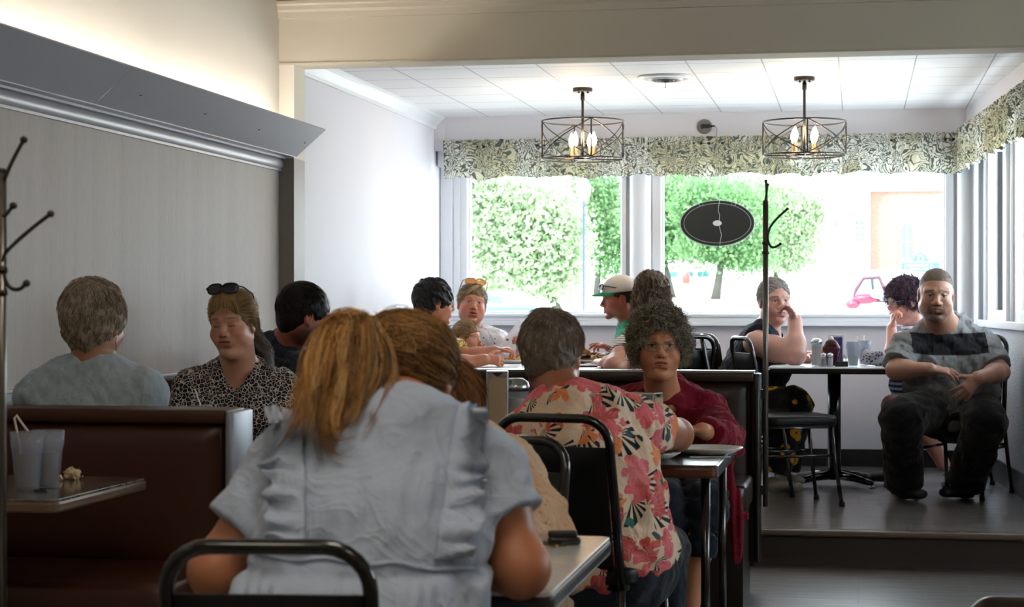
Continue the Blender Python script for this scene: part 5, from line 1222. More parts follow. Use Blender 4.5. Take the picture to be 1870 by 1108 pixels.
# 5 ---- dark-haired man
H = P(556, 577, 7.72)
person('dark-haired bearded man in a navy t-shirt behind the leopard print woman', H, V(.90, .40, -.25), P(510, 626, 7.82), P(478, 860, 7.80), P(494, 652, 8.06), P(538, 680, 7.66), hs=1.06,
    face=dict(skin='#a4604a', brow='#1c1512', extra=[(.045, .035, -.082, .055, .085, .050, '#2a1d17', .85, 1.5)]), bw=(.20, .14), waist=(.22, .17), belly=(.22, .18), neckr=.058,
    arms=[dict(S=P(541, 684, 7.64), E=P(590, 765, 7.62), W=P(640, 760, 7.8), right=True, sl=.8, g=1.1, sr=(.072, .07)), dict(S=P(494, 656, 8.06), E=P(560, 750, 8.2), W=P(620, 750, 8.2), right=False, sl=.8, sr=(.072, .07))],
    legs=[dict(Hp=P(500, 870, 7.85), K=P(570, 860, 7.95), A=P(570, 1030, 7.95), T=P(590, 1030, 7.95)), dict(Hp=P(480, 860, 7.95), K=P(560, 850, 8.15), A=P(560, 1010, 8.15), T=P(590, 1000, 8.15))],
    shirt=dict(m=navy, name='shirt', g=.008, fa=.005), pants=dict(m=denim),
    hair=dict(cols=['#0c0a0a', '#1d1613', '#2b211b'], n=3600, L=.026, lift=.06, hug=True, m=5, rad=.0009, t=.012, amp=.0015, lam=.04, add=[((0, -.05, -.035), (.062, .050, .055), .03)], face=((0, .105, -.035), (.072, .085, .088)), sub=[((0, .05, -.125), (.09, .11, .085))]))

# 6 ---- woman with short dark hair, yellow patterned shirt
H = P(794, 553, 10.3)
root, Rh, Rt = person('woman with short dark hair and glasses in a yellow patterned shirt, in profile', H, V(.93, .30, -.06), P(778, 602, 10.32), P(772, 732, 10.42), P(812, 628, 10.55), P(790, 632, 10.12), hs=1.0,
    face=dict(skin='#b9765a', brow='#2a2220'), bw=(.17, .125), waist=(.19, .15), belly=(.2, .17), bust=.075, base_z=PZ,
    arms=[dict(S=P(792, 636, 10.12), E=P(828, 668, 10.02), W=P(884, 657, 10.06), right=True, sl=.72, sr=(.070, .07), g=1.2, curl=(.75, .8, .85, .9), d=V(1, .1, -.05), n=V(0, .6, -.5)),
          dict(S=P(812, 632, 10.5), E=P(855, 652, 10.42), W=P(903, 640, 10.42), right=False, sl=.72, sr=(.070, .07), g=1.05, curl=(.8, .8, .8, .8), d=V(1, .1, .1))],
    legs=[dict(Hp=P(780, 740, 10.3), K=P(850, 740, 10.25), A=P(850, 870, 10.2), T=P(870, 880, 10.2), shoe=shoe_b), dict(Hp=P(780, 740, 10.55), K=P(855, 738, 10.6), A=P(850, 860, 10.6), T=P(870, 860, 10.6), shoe=shoe_b)],
    shirt=dict(m=yel, name='shirt', g=.008, fa=.005), pants=dict(m=denim),
    hair=dict(cols=['#17161a', '#2a272b', '#4a4546'], n=2000, L=.03, lift=.2, hug=True, m=5, rad=.0012, t=.018, amp=.006, lam=.035, jit=.4, add=[((0, -.05, -.03), (.066, .055, .06), .03)], face=((0, .110, -.045), (.070, .072, .085)), sub=[((0, .05, -.125), (.09, .10, .07))]))
glasses(root, H, Rh, 1.0, metal_f, wire=.0018)

# 7 ---- woman in white with amber sunglasses on her head
H = P(862, 556, 11.15)
root, Rh, Rt = person('woman in a white dotted blouse with amber sunglasses on her head', H, V(.16, -1, .12), P(858, 606, 11.22), P(865, 738, 11.3), P(906, 622, 11.2), P(814, 622, 11.2), hs=1.02, roll=-7,
    face=dict(skin='#bb7a62', mouth=.003, browa=.5, w=1.03, jaw=1.05, blush='#c0503f'), res=.003, bw=(.16, .115), waist=(.17, .14), belly=(.19, .15), bust=.07, base_z=PZ,
    arms=[dict(S=P(908, 626, 11.2), E=P(938, 656, 11.05), W=P(958, 636, 10.9), right=False, sl=1.2, sr=(.060, .058), d=V(-.2, -.4, .5), curl=(.9,) * 4), dict(S=P(812, 626, 11.2), E=P(802, 672, 11.1), W=P(838, 676, 10.9), right=True, sl=1.1, sr=(.060, .058))],
    legs=[dict(Hp=P(890, 740, 11.3), K=P(895, 740, 10.9), A=P(895, 860, 10.9), T=P(895, 860, 10.8)), dict(Hp=P(840, 740, 11.3), K=P(840, 740, 10.9), A=P(840, 860, 10.9), T=P(840, 860, 10.8))],
    shirt=dict(m=wdot, name='blouse', g=.010, neck='v', vd=.34, fa=.005), pants=dict(m=denim),
    hair=dict(cols=['#5a4634', '#8f7452', '#c2a070'], n=1300, L=.06, lift=.02, hug=True, m=6, rad=.0010, t=.009, amp=.002, to=(0, -.13, .03), jit=.1, face=((0.004, .104, -.036), (.066, .072, .084)), sub=[((0, .03, -.13), (.10, .10, .09))]))
g = [L3(H, Rh, 1, (-.015, .075, .105)), L3(H, Rh, 1, (.03, .092, .075)), L3(H, Rh, 1, (.062, .070, .035)), L3(H, Rh, 1, (.078, .04, .0))]
p_, c_ = lock(g, rsb, 90, .0012, mixcol(['#c9ae83', '#8f7452', '#e0cba6'], rsb, 90), (.008, .012, .006), .001, 1, 12); npmesh('swept_fringe', [p_], hair_m, root, cols=[c_])
glasses(root, H, Rh, 1.0, mat('gold_frame', '#b08a5a', .3, .8), amber_lens, at=(0, .062, .132), r=(.030, .019), tilt=.45, name='sunglasses', wire=.0028)

# 8 ---- child
H = P(853, 617, 10.86)
root, Rh, Rt = person('small child with tied back hair biting a piece of brown food', H, V(.88, -.42, .02), P(838, 655, 10.9), P(836, 742, 10.95), P(856, 674, 11.02), P(832, 676, 10.76), hs=.80,
    face=dict(skin='#c98d73', nose=.7, cheek=1.3, jaw=.9, browa=.3, blush='#d0604c'), bw=(.10, .085), waist=(.11, .09), belly=(.12, .1), neckr=.05, base_z=PZ,
    arms=[dict(S=P(834, 680, 10.76), E=P(862, 694, 10.62), W=P(890, 655, 10.66), right=True, sl=.7, sr=(.045, .045), g=.72, hs=.62, d=V(-.6, 0, .6), curl=(.9,) * 4, n=V(-.5, 0, -.6)), dict(S=P(856, 676, 11.02), E=P(886, 690, 10.9), W=P(900, 660, 10.75), right=False, g=.7, hs=.6, sl=.7, sr=(.045, .045), curl=(.7,) * 4)],
    legs=[dict(Hp=P(840, 745, 10.85), K=P(880, 745, 10.8), A=P(880, 800, 10.8), T=P(890, 805, 10.8), r=(.055, .045, .04)), dict(Hp=P(840, 745, 11), K=P(880, 745, 11), A=P(880, 800, 11), T=P(890, 805, 11), r=(.055, .045, .04))],
    shirt=dict(m=kid_c, name='top', g=.006, fa=.003), pants=dict(m=denim),
    hair=dict(cols=['#6d5236', '#9c7c54', '#b89a70'], n=1200, L=.06, lift=.02, hug=True, m=6, rad=.0010, t=.009, amp=.002, to=(0, -.14, .06), jit=.08, face=((0, .104, -.045), (.068, .075, .086)), sub=[((0, .03, -.13), (.10, .10, .09))]))
kid_mouth = L3(H, Rh, .8, (0, .10, -.062))

# 9 ---- man in the cap
H = P(1131, 545, 10.73)
root, Rh, Rt = person('man in a white and green cap and green shirt, in profile', H, V(-1, -.12, -.10), P(1156, 592, 10.78), P(1172, 736, 10.88), P(1150, 618, 10.58), P(1152, 612, 11.00), hs=.985,
    face=dict(skin='#a8614c', nose=1.25, mouth=.004, extra=[(.02, .085, -.088, .03, .05, .025, '#5c3a2c', .5, 1.2)]), bw=(.19, .13), waist=(.19, .15), belly=(.2, .16), base_z=PZ,
    arms=[dict(S=P(1152, 622, 10.58), E=P(1150, 664, 10.48), W=P(1122, 640, 10.44), right=False, sl=.7, sr=(.068, .07), d=V(-1, -.1, .45), n=V(-.3, 0, -1), curl=(.3, .5, .7, .8), spread=.3, g=1.05), dict(S=P(1152, 616, 11.00), E=P(1140, 664, 10.93), W=P(1105, 652, 10.88), right=True, sl=.7, sr=(.068, .07))],
    legs=[dict(Hp=P(1170, 742, 10.68), K=P(1120, 742, 10.63), A=P(1120, 860, 10.63), T=P(1100, 860, 10.63)), dict(Hp=P(1170, 742, 10.98), K=P(1120, 742, 10.98), A=P(1120, 850, 10.98), T=P(1100, 850, 10.98))],
    shirt=dict(m=green, name='shirt', g=.008, fa=.005), pants=dict(m=denim),
    hair=dict(cols=['#2a1f18', '#4a382a'], n=700, L=.018, lift=.3, m=4, rad=.001, t=.006, amp=.001, face=((0, .115, -.03), (.07, .07, .086)), sub=[((0, .05, -.125), (.09, .11, .085))]))
s = SDF().frame(H, Rh, 0.985); s.ell((0, -.012, .045), (.089, .109, .090), k=.01); s.box((0, 0, -.075), (.2, .2, .11), k=.006, op=1); s.ell((0, -.02, .02), (.080, .100, .090), k=.004, op=1); s.frame()
cap = npmesh('cap', [s.mesh(.0035)], mat('cap_canvas', '#cfc7bc', .85), root); cap['label'] = 'cream canvas cap with a green bill'
mb = MB()
def billf(u, v):
    a = R_(-68 + 136 * u); r0 = (math.sin(a) * .080, math.cos(a) * .098 - .012); x_ = math.sin(a) * (.080 - .008 * v); y_ = r0[1] + v * .075 * math.cos(a) ** .8
    p = L3(H, Rh, 0.985, (x_, y_, .044 - .004 * v - 2.6 * x_ * x_ - .10 * v * v * .1)); return p, L3(H, Rh, 0.985, (0, 0, 1)) - L3(H, Rh, 0.985, (0, 0, 0))
strip(mb, billf, 20, 8, .004); bl = obj('bill', mb, mat('cap_green', '#2c8e5c', .8), cap, smooth=True)
mb = MB(); mb.lathe([(.006, 0), (.004, .004), (0, .005)], tuple(L3(H, Rh, 0.985, (0, -.012, .134))), 10); obj('button', mb, MATS['cap_green'], cap)
glasses(root, H, Rh, 0.985, dark_f, dark_lens, at=(0, .106, .078), r=(.030, .016), tilt=.25, name='sunglasses', wire=.0032)

# 10 ---- woman with long curly hair
H = P(1188, 540, 10.55)
root, Rh, Rt = person('woman with long curly brown hair seen from behind in a beige striped top', H, V(-.30, 1, -.10), P(1186, 604, 10.5), P(1186, 738, 10.4), P(1148, 636, 10.48), P(1232, 634, 10.42), hs=1.0,
    face=dict(skin='#b07a66'), bw=(.19, .14), waist=(.21, .17), belly=(.22, .18), base_z=PZ,
    arms=[dict(S=P(1150, 642, 10.46), E=P(1122, 672, 10.2), W=P(1092, 668, 10.45), right=False, sl=.45, sr=(.080, .085), g=1.5, d=V(-.8, .6, 0)), dict(S=P(1234, 640, 10.42), E=P(1262, 690, 10.4), W=P(1230, 690, 10.6), right=True, sl=.6, sr=(.08, .08), g=1.4)],
    legs=[dict(Hp=P(1160, 742, 10.45), K=P(1150, 742, 10.85), A=P(1150, 870, 10.85), T=P(1150, 870, 10.95)), dict(Hp=P(1215, 742, 10.45), K=P(1210, 742, 10.85), A=P(1210, 870, 10.85), T=P(1210, 870, 10.95))],
    shirt=dict(m=strp, name='top', g=.008, fa=.004), pants=dict(m=denim),
    hair=dict(cols=['#2f241b', '#5c4838', '#8d755c'], n=1100, L=.05, lift=.15, hug=True, m=7, rad=.0012, t=.020, amp=.008, lam=.04, wave=.004, wl=.03, ears=False, add=[((0, -.05, -.04), (.085, .06, .08), .03)], sub=[((0, .06, -.13), (.07, .08, .07))]))
pb, cb = [], []
for k in range(26):
    a = -2.3 + 4.6 * k / 25; xx, yy = math.sin(a) * .082, -math.cos(a) * .095 - .01
    g = [L3(H, Rh, 1, (xx * .7, yy * .7, .095)), L3(H, Rh, 1, (xx * 1.05, yy * 1.05, .03)), L3(H, Rh, 1, (xx * 1.25, yy * 1.1 - .005, -.06)), L3(H, Rh, 1, (xx * 1.3, yy * 1.15 - .01, -.14)), L3(H, Rh, 1, (xx * 1.2, yy * 1.1 - .02, -.205 + .02 * math.sin(k * 2.1)))]
    p_, c_ = lock(g, rsb, 26, .0013, mixcol(['#2a1f17', '#5c4838', '#9a8468', '#7a614a'], rsb, 26), (.010, .018, .020, .012), .008, 4, 34); pb.append(p_); cb.append(c_)
npmesh('long_curls', pb, hair_m, root, cols=cb)

# 11 ---- diner in the tropical floral shirt
H = P(1009, 650, 5.56)
root, Rh, Rt = person('grey-haired diner seen from behind in a red and pink tropical floral shirt', H, V(.25, .92, -.26), P(1040, 730, 5.42), P(1105, 1020, 5.32), P(972, 790, 5.44), P(1150, 772, 5.46), hs=1.02, roll=-3,
    face=dict(skin='#a46a4e'), bw=(.180, .13), waist=(.185, .15), belly=(.195, .155), neckr=.058,
    arms=[dict(S=P(1152, 776, 5.46), E=P(1236, 794, 5.80), W=P(1178, 796, 6.05), right=True, sl=.48, sr=(.068, .078), g=1.25, curl=(.8,) * 4, d=V(-1, .4, -.2)), dict(S=P(970, 795, 5.44), E=P(925, 850, 5.62), W=P(1010, 806, 5.98), right=False, sl=.5, sr=(.068, .075), g=1.2)],
    legs=[dict(Hp=P(1160, 1032, 5.34), K=P(1212, 1000, 5.72), A=P(1212, 1200, 5.70), T=P(1222, 1215, 5.8), r=(.09, .075, .06), shoe=shoe_b), dict(Hp=P(1055, 1032, 5.34), K=P(1060, 1000, 5.75), A=P(1060, 1200, 5.72), T=P(1060, 1215, 5.82), r=(.09, .075, .06), shoe=shoe_b)],
    shirt=dict(m=flor, name='shirt', g=.012, fa=.0065, fl=.12, res=.005), pants=dict(m=denim, name='jeans'),
    hair=dict(cols=['#6b6157', '#9a8f82', '#c2b7a8', '#83735f'], n=4800, L=.040, lift=.22, hug=True, m=6, rad=.0009, t=.014, amp=.005, lam=.05, jit=.3, crown=(.01, -.08, .085), dir=(0, 0, -.6), wave=.0015,
              add=[((0, -.04, -.04), (.066, .058, .06), .03)], sub=[((0, .05, -.13), (.09, .10, .07))]))

# 12 ---- woman in the red cardigan
H = P(1204, 630, 7.22)
root, Rh, Rt = person('woman with short curly grey-brown hair and glasses in a crimson cardigan', H, V(-.01, -1, -.02), P(1208, 722, 7.38), P(1228, 846, 7.62), P(1290, 748, 7.40), P(1128, 750, 7.40), hs=1.07,
    face=dict(skin='#d0906a', cheek=1.1, jaw=1.0, w=1.02, chin2=True, iris='#2b211c', browa=.35, brow='#4a352a', lip='#8a4238', nose=1.15, blush='#a34a30', browt=-.1), res=.0024, bw=(.175, .13), waist=(.20, .16), belly=(.22, .18), bust=.085, neckr=.058,
    arms=[dict(S=P(1293, 756, 7.40), E=P(1328, 806, 7.08), W=P(1282, 786, 6.72), right=False, sl=1.82, sr=(.070, .070), d=V(-1, -.15, .02), curl=(.5,) * 4, g=1.1), dict(S=P(1125, 758, 7.40), E=P(1108, 818, 7.1), W=P(1190, 792, 6.72), right=True, sl=1.8, sr=(.070, .070), d=V(1, -.1, 0), curl=(.6,) * 4)],
    legs=[dict(Hp=P(1275, 862, 7.55), K=P(1288, 918, 6.98), A=P(1258, 1118, 6.98), T=P(1250, 1130, 6.85), r=(.100, .085, .072), pe=.48, skin=True, shoe=shoe_b), dict(Hp=P(1190, 862, 7.55), K=P(1212, 918, 6.98), A=P(1225, 1118, 7.0), T=P(1215, 1130, 6.85), r=(.100, .085, .072), pe=.48, skin=True, shoe=shoe_b)],
    shirt=[dict(m=bluefl, name='blouse', g=.000, neck='v', vd=.30, fa=.003, nosleeve=True), dict(m=red, name='cardigan', g=.014, neck='open', fa=.007, fl=.12)], pants=dict(m=denim, name='capris'),
    hair=dict(cols=['#4a443a', '#857b68', '#ada189', '#c4b9a0'], n=4500, L=.028, lift=.16, m=8, rad=.0010, t=.022, w=1.0, amp=.010, lam=.04, jit=.5, wave=.005, wl=.030, ears=False, crown=(0, -.03, .10), dir=(0, 0, -.4), keep=1.05,
              add=[((-.072, -.005, .0), (.034, .060, .062), .03), ((.072, -.005, .0), (.034, .060, .062), .03), ((0, .03, .10), (.07, .06, .036), .03)], face=((0, .125, -.032), (.078, .105, .096)), sub=[((0, .07, -.120), (.074, .12, .075)), ((.085, .0, -.108), (.05, .12, .045)), ((-.085, .0, -.108), (.05, .12, .045)), ((.068, .075, -.03), (.020, .035, .04)), ((-.068, .075, -.03), (.020, .035, .04))]))
glasses(root, H, Rh, 1.07, metal_f, r=(.023, .017), wire=.0009)
s = SDF(); s.econe(P(1322, 850, 7.1), P(1338, 945, 7.12), (1, 0, .1), (.050, .016), (.036, .014), k=.02); s.econe(P(1338, 945, 7.12), P(1346, 1028, 7.12), (1, 0, 0), (.036, .014), (.012, .008), k=.02); s.econe(P(1300, 820, 7.14), P(1322, 850, 7.1), (1, 0, 0), (.06, .03), (.05, .016), k=.02)
wf = Waves(9, .05, .006, 8, (1.5, .3, .2)); npmesh('cardigan_hem', [s.mesh(.004, wf)], red, root)

# 13 ---- woman with sunflower skirt
H = P(1414, 550, 10.7)
root, Rh, Rt = person('bare-shouldered woman in dark tank top and sunflower trousers, hand to her mouth', H, V(.28, -1, -.02), P(1398, 604, 10.75), P(1362, 732, 10.7), P(1410, 622, 10.92), P(1378, 626, 10.56), hs=1.06,
    face=dict(skin='#b98d82', w=1.05, jaw=1.1, cheek=1.2, chin2=True, blush='#b05a50'), bw=(.19, .15), waist=(.22, .18), belly=(.23, .19), bust=.09, base_z=PZ,
    arms=[dict(S=P(1380, 628, 10.55), E=P(1452, 648, 10.38), W=P(1452, 585, 10.5), right=True, g=1.5, d=V(-.55, 0, 1), n=V(-1, -.2, -.2), curl=(.7, .8, .9, 1.)), dict(S=P(1412, 626, 10.92), E=P(1440, 662, 10.9), W=P(1478, 652, 10.75), right=False, g=1.4, curl=(.6,) * 4)],
    legs=[dict(Hp=P(1372, 742, 10.55), K=P(1448, 738, 10.42), A=P(1412, 862, 10.4), T=P(1435, 875, 10.35), r=(.11, .10, .09), shoe=white_trim), dict(Hp=P(1380, 742, 10.85), K=P(1452, 738, 10.8), A=P(1432, 858, 10.8), T=P(1450, 870, 10.7), r=(.11, .10, .09), shoe=white_trim)],
    shirt=dict(m=tank, name='tank_top', g=.006, neck='tank', fa=.004), pants=dict(m=sunf, name='sunflower_trousers'),
    hair=dict(cols=['#77716e', '#a8a2a0', '#8d8683'], n=1300, L=.05, lift=.02, hug=True, m=5, rad=.0012, t=.008, amp=.003, to=(0, -.14, .0), jit=.25, face=((0, .104, -.026), (.074, .082, .102)), sub=[((0, .03, -.13), (.10, .10, .09))]))

# 14 ---- woman with dark purple hair
H = P(1652, 550, 11.0)
root, Rh, Rt = person('woman with short dark purple hair and glasses resting her chin on her fist', H, V(-.95, -.32, -.12), P(1676, 604, 11.05), P(1690, 734, 11.15), P(1662, 632, 10.85), P(1698, 624, 11.2), hs=1.02,
    face=dict(skin='#b98274', w=1.03, jaw=1.1, cheek=1.2, chin2=True), bw=(.18, .14), waist=(.2, .17), belly=(.21, .18), bust=.08, base_z=PZ,
    arms=[dict(S=P(1662, 636, 10.85), E=P(1632, 660, 10.72), W=P(1628, 600, 10.78), right=False, g=1.15, sl=.5, sr=(.07, .075), d=V(.1, 0, 1), n=V(.6, -.1, -.2), curl=(1.1, 1.1, 1.1, 1.1)), dict(S=P(1700, 628, 11.2), E=P(1665, 668, 11.2), W=P(1620, 668, 11.1), right=True, sl=.6, sr=(.07, .07))],
    legs=[dict(Hp=P(1690, 742, 11.0), K=P(1630, 742, 10.85), A=P(1640, 850, 10.9), T=P(1625, 860, 10.9), skin=True, bare=True, thigh=True, shoe=shoe_b), dict(Hp=P(1700, 742, 11.2), K=P(1660, 745, 10.9), A=P(1722, 846, 10.75), T=P(1735, 862, 10.66), skin=True, bare=True, thigh=True, foot=True)],
    shirt=dict(m=bstr, name='striped_top', g=.010, fa=.005), pants=dict(m=denim, name='shorts'),
    hair=dict(cols=['#1d141c', '#43243f', '#2a1f26', '#6a4a66'], n=1800, L=.032, lift=.5, m=5, rad=.0014, t=.022, amp=.008, lam=.035, jit=.5, wave=.003, face=((0, .118, -.045), (.070, .074, .085)), sub=[((0, .05, -.125), (.09, .11, .075))]))
glasses(root, H, Rh, 1.02, metal_f, wire=.0016)
o = SDF(); T_ = P(1735, 862, 10.66); o.box((T_.x, T_.y, PZ + .012), (.045, .10, .012), r=.01); npmesh('sandal', [o.mesh(.005)], shoe_b, root)
mb = MB(); mb.tube([T_ + Vector((-.035, 0, -.02)), T_ + Vector((-.01, 0, .028)), T_ + Vector((.02, -.0, .026)), T_ + Vector((.04, 0, -.02))], .007, 8); obj('sandal_strap', mb, mat('pale_strap', '#a9a4a0', .5), root, smooth=True)

# 15 ---- bearded man in the grey shirt
H = P(1709, 538, 10.0)
zb0, zb1 = P(1710, 650, 10.0).z, P(1710, 610, 10.0).z
gray_c, band_c = np.array(srgb('#7c7e81')[:3]), np.array(srgb('#202226')[:3])
def mancol(p):
    uu = (p - _r(P(1722, 640, 10.2))); uu = uu[:, 0] * CS + uu[:, 1] * SN; zo = .35 * uu * uu; m_ = ((p[:, 2] > zb0 + zo) & (p[:, 2] < zb1 + zo * .6))[:, None]
    # band only across the chest: inside the arms
    c_ = _r(P(1722, 640, 10.2)); q = (p - c_); m_ &= (np.abs(q[:, 0] * CS + q[:, 1] * SN) < .205)[:, None]; return np.where(m_, band_c, gray_c)
root, Rh, Rt = person('heavy bearded man in a grey t-shirt with a dark chest band', H, V(-.16, -1, -.10), P(1722, 596, 10.18), P(1742, 728, 10.26), P(1790, 622, 10.18), P(1660, 626, 10.14), hs=1.14, roll=-2,
    face=dict(skin='#a37a67', w=1.02, jaw=1.12, cheek=1.1, chin2=True, brow='#1c1512', browa=.9, iris='#1b1411', lip='#6d3d36', nose=1.2, blush='#7d4433', browt=-.25,
              extra=[(0, .06, -.098, .062, .09, .030, '#2a1f1b', .75, 1.5), (.030, .09, -.070, .012, .05, .030, '#2a1f1b', .6, 1.5), (0, .1, -.0475, .024, .04, .006, '#2a1f1b', .6, 1.5)]), res=.0028, bw=(.205, .16), waist=(.235, .205), belly=(.235, .20), bust=.09, neckr=.068, base_z=PZ,
    arms=[dict(S=P(1656, 632, 10.12), E=P(1636, 676, 9.98), W=P(1698, 674, 9.82), right=True, sl=.80, sr=(.080, .085), g=1.3, d=V(1, -.15, -.12), n=V(0, .35, -1), curl=(.25, .3, .35, .4), spread=.5, thumb=.9, hs=1.08, res=.0035),
          dict(S=P(1794, 628, 10.18), E=P(1826, 680, 10.02), W=P(1785, 690, 9.82), right=False, sl=.80, sr=(.080, .085), g=1.3, d=V(-.75, -.2, -.75), n=V(-.2, 1, -.2), curl=(.35, .4, .45, .5), spread=.6, hs=1.08, res=.0035)],
    legs=[dict(Hp=P(1702, 748, 10.2), K=P(1646, 762, 9.86), A=P(1650, 880, 10.05), T=P(1672, 905, 9.95), r=(.122, .110, .104), pe=1.05, shoe=shoe_b), dict(Hp=P(1785, 748, 10.2), K=P(1800, 768, 9.88), A=P(1764, 882, 10.08), T=P(1718, 905, 9.98), r=(.122, .110, .104), pe=1.0, shoe=shoe_b)],
    shirt=dict(m=colmat('heather_jersey', .9, .15, (200, .25, .001)), name='shirt', g=.010, fa=.006, fl=.12, res=.0045, col=mancol), pants=dict(m=blackc),
    hair=dict(cols=['#5c4b40', '#75645a'], n=3500, L=.005, lift=.9, m=4, rad=.0007, t=.0012, amp=.0, ears=True, face=((0, .110, -.022), (.070, .070, .082)), sub=[((0, .05, -.125), (.09, .11, .085))]))
# ------------------------------------------------------------------ outside
grd = [(12.6, -.25), (33, -.25), (36, .3), (45, 1.27), (62, 1.72), (82, 2.15), (140, 3.2), (160, 3.6)]
def gz(Y):
    for (a, za), (b, zb_) in zip(grd, grd[1:]):
        if Y <= b: return za + (zb_ - za) * max(0, (Y - a)) / (b - a)
    return grd[-1][1]
mb = MB()
for (a, za), (b, zb_) in zip(grd, grd[1:]): mb.add([(-50, a, za), (40, a, za), (40, b, zb_), (-50, b, zb_)], [(0, 1, 2, 3)])
obj('ground', mb, mat('sunlit_concrete', '#d6d4cd', .9, var=.06, vscale=.5), **S)
bark = mat('tree_bark', '#3c3d36', .9, bump=(20, .6, .02), var=.2)
def leafmat(n, a, b):
    t = NT(n); c = t.mix(t.sep(t.co('Object', (1, 1, 1)))[2], srgb(a), srgb(b)); ng = t.noise(t.co('Object'), 2.5, 3); c = t.mix(ng, srgb(a), srgb(b)); t.fin(c, .6, spec=.3)
    tl = t.n('ShaderNodeBsdfTranslucent'); t.set(tl.inputs[0], c); mx = t.n('ShaderNodeMixShader'); mx.inputs[0].default_value = .4; t.set(mx.inputs[1], t.b.outputs[0]); t.set(mx.inputs[2], tl.outputs[0]); t.set(t.out.inputs[0], mx.outputs[0]); return t.m
lf1 = leafmat('pale_leaves', '#5e8259', '#bccba6'); lf2 = leafmat('green_leaves', '#3a6b3d', '#7f9f6e')
def tree(d, base_px, crown, rpx, label, lm, seed, n=4200, leaf=.10, lean=0):
    """crown: list of (px,py,rx,ry) lobes at depth d"""
    rg = np.random.RandomState(seed); b = P(base_px, CY, d); b.z = gz(b.y) - .05; r = empty('tree', (0, 0, 0), label, 'tree', 'trees across the street')
    top = P(crown[0][0], crown[0][1], d); mid = lerp(b, top, .5) + Vector((lean, 0, 0)); rt = rpx / F_PX * d
    mb = MB(); mb.tube([b, lerp(b, mid, .5), mid, lerp(mid, top, .6), top], [rt * 1.3, rt, rt * .85, rt * .5, rt * .2], 10)
    for k, (px, py, rx, ry) in enumerate(crown):
        e = P(px, py, d); st_ = lerp(mid, top, .1 + .1 * (k % 4)); mb.tube([st_, lerp(st_, e, .5) + Vector((0, 0, -.1)), e], [rt * .5, rt * .3, rt * .1], 7)
    obj('trunk', mb, bark, r, smooth=True)
    w_ = np.array([c[2] * c[3] for c in crown], float); idx = rg.choice(len(crown), size=n, p=w_ / w_.sum()); q = rg.normal(size=(n, 3)); q /= np.linalg.norm(q, axis=1)[:, None]; rad = rg.rand(n) ** .45
    m_ = d / F_PX; C_ = np.array([tuple(P(c[0], c[1], d)) for c in crown])[idx]; R__ = np.array([(c[2] * m_, c[2] * m_ * .9, c[3] * m_) for c in crown])[idx]
    clump = rg.normal(size=(n // 14 + 1, 3)) * .05; pos = C_ + q * rad[:, None] * R__ + clump[rg.randint(len(clump), size=n)] * R__[:, :1] * 3
    a = rg.normal(size=(n, 3)); a /= np.linalg.norm(a, axis=1)[:, None]; bb = np.cross(a, rg.normal(size=(n, 3))); bb /= np.linalg.norm(bb, axis=1)[:, None]; s_ = leaf * (.6 + .8 * rg.rand(n))[:, None]
    vs = np.stack([pos - a * s_ * .6, pos - bb * s_ * .3, pos + a * s_ * .6, pos + bb * s_ * .3], 1).reshape(-1, 3); qs = np.arange(n * 4).reshape(n, 4)
    npmesh('crown', [(vs, qs)], lm, r, smooth=False); return r
tree(38, 1046, [(960, 440, 105, 80), (885, 430, 75, 95), (1020, 440, 68, 85), (930, 500, 105, 48), (950, 365, 105, 55), (1005, 505, 72, 40), (870, 340, 60, 50)], 9, 'large pale leafy tree filling the left window', lf1, 1, 26000, .095)
tree(52, 1090, [(1095, 400, 60, 80), (1115, 455, 50, 60), (1080, 350, 60, 45)], 6, 'darker green tree at the right edge of the left window', lf2, 2, 14000, .095)
tree(48, 1222, [(1225, 400, 70, 80), (1270, 350, 90, 50), (1215, 455, 40, 25), (1180, 400, 50, 60)], 11, 'thick-trunked green tree at the left edge of the right window', lf2, 3, 15000, .095, -.2)
tree(46, 1306, [(1330, 400, 90, 75), (1290, 455, 60, 30), (1360, 470, 55, 28), (1270, 380, 50, 50)], 7.5, 'green tree with a clear trunk right below the oval sign', lf2, 4, 16000, .095)
tree(50, 1413, [(1430, 390, 70, 75), (1465, 425, 55, 60), (1410, 460, 60, 40), (1400, 360, 60, 40), (1455, 480, 55, 25), (1490, 380, 30, 40)], 5, 'green tree right of the coat pole seen through the right window', lf1, 5, 14000, .09)
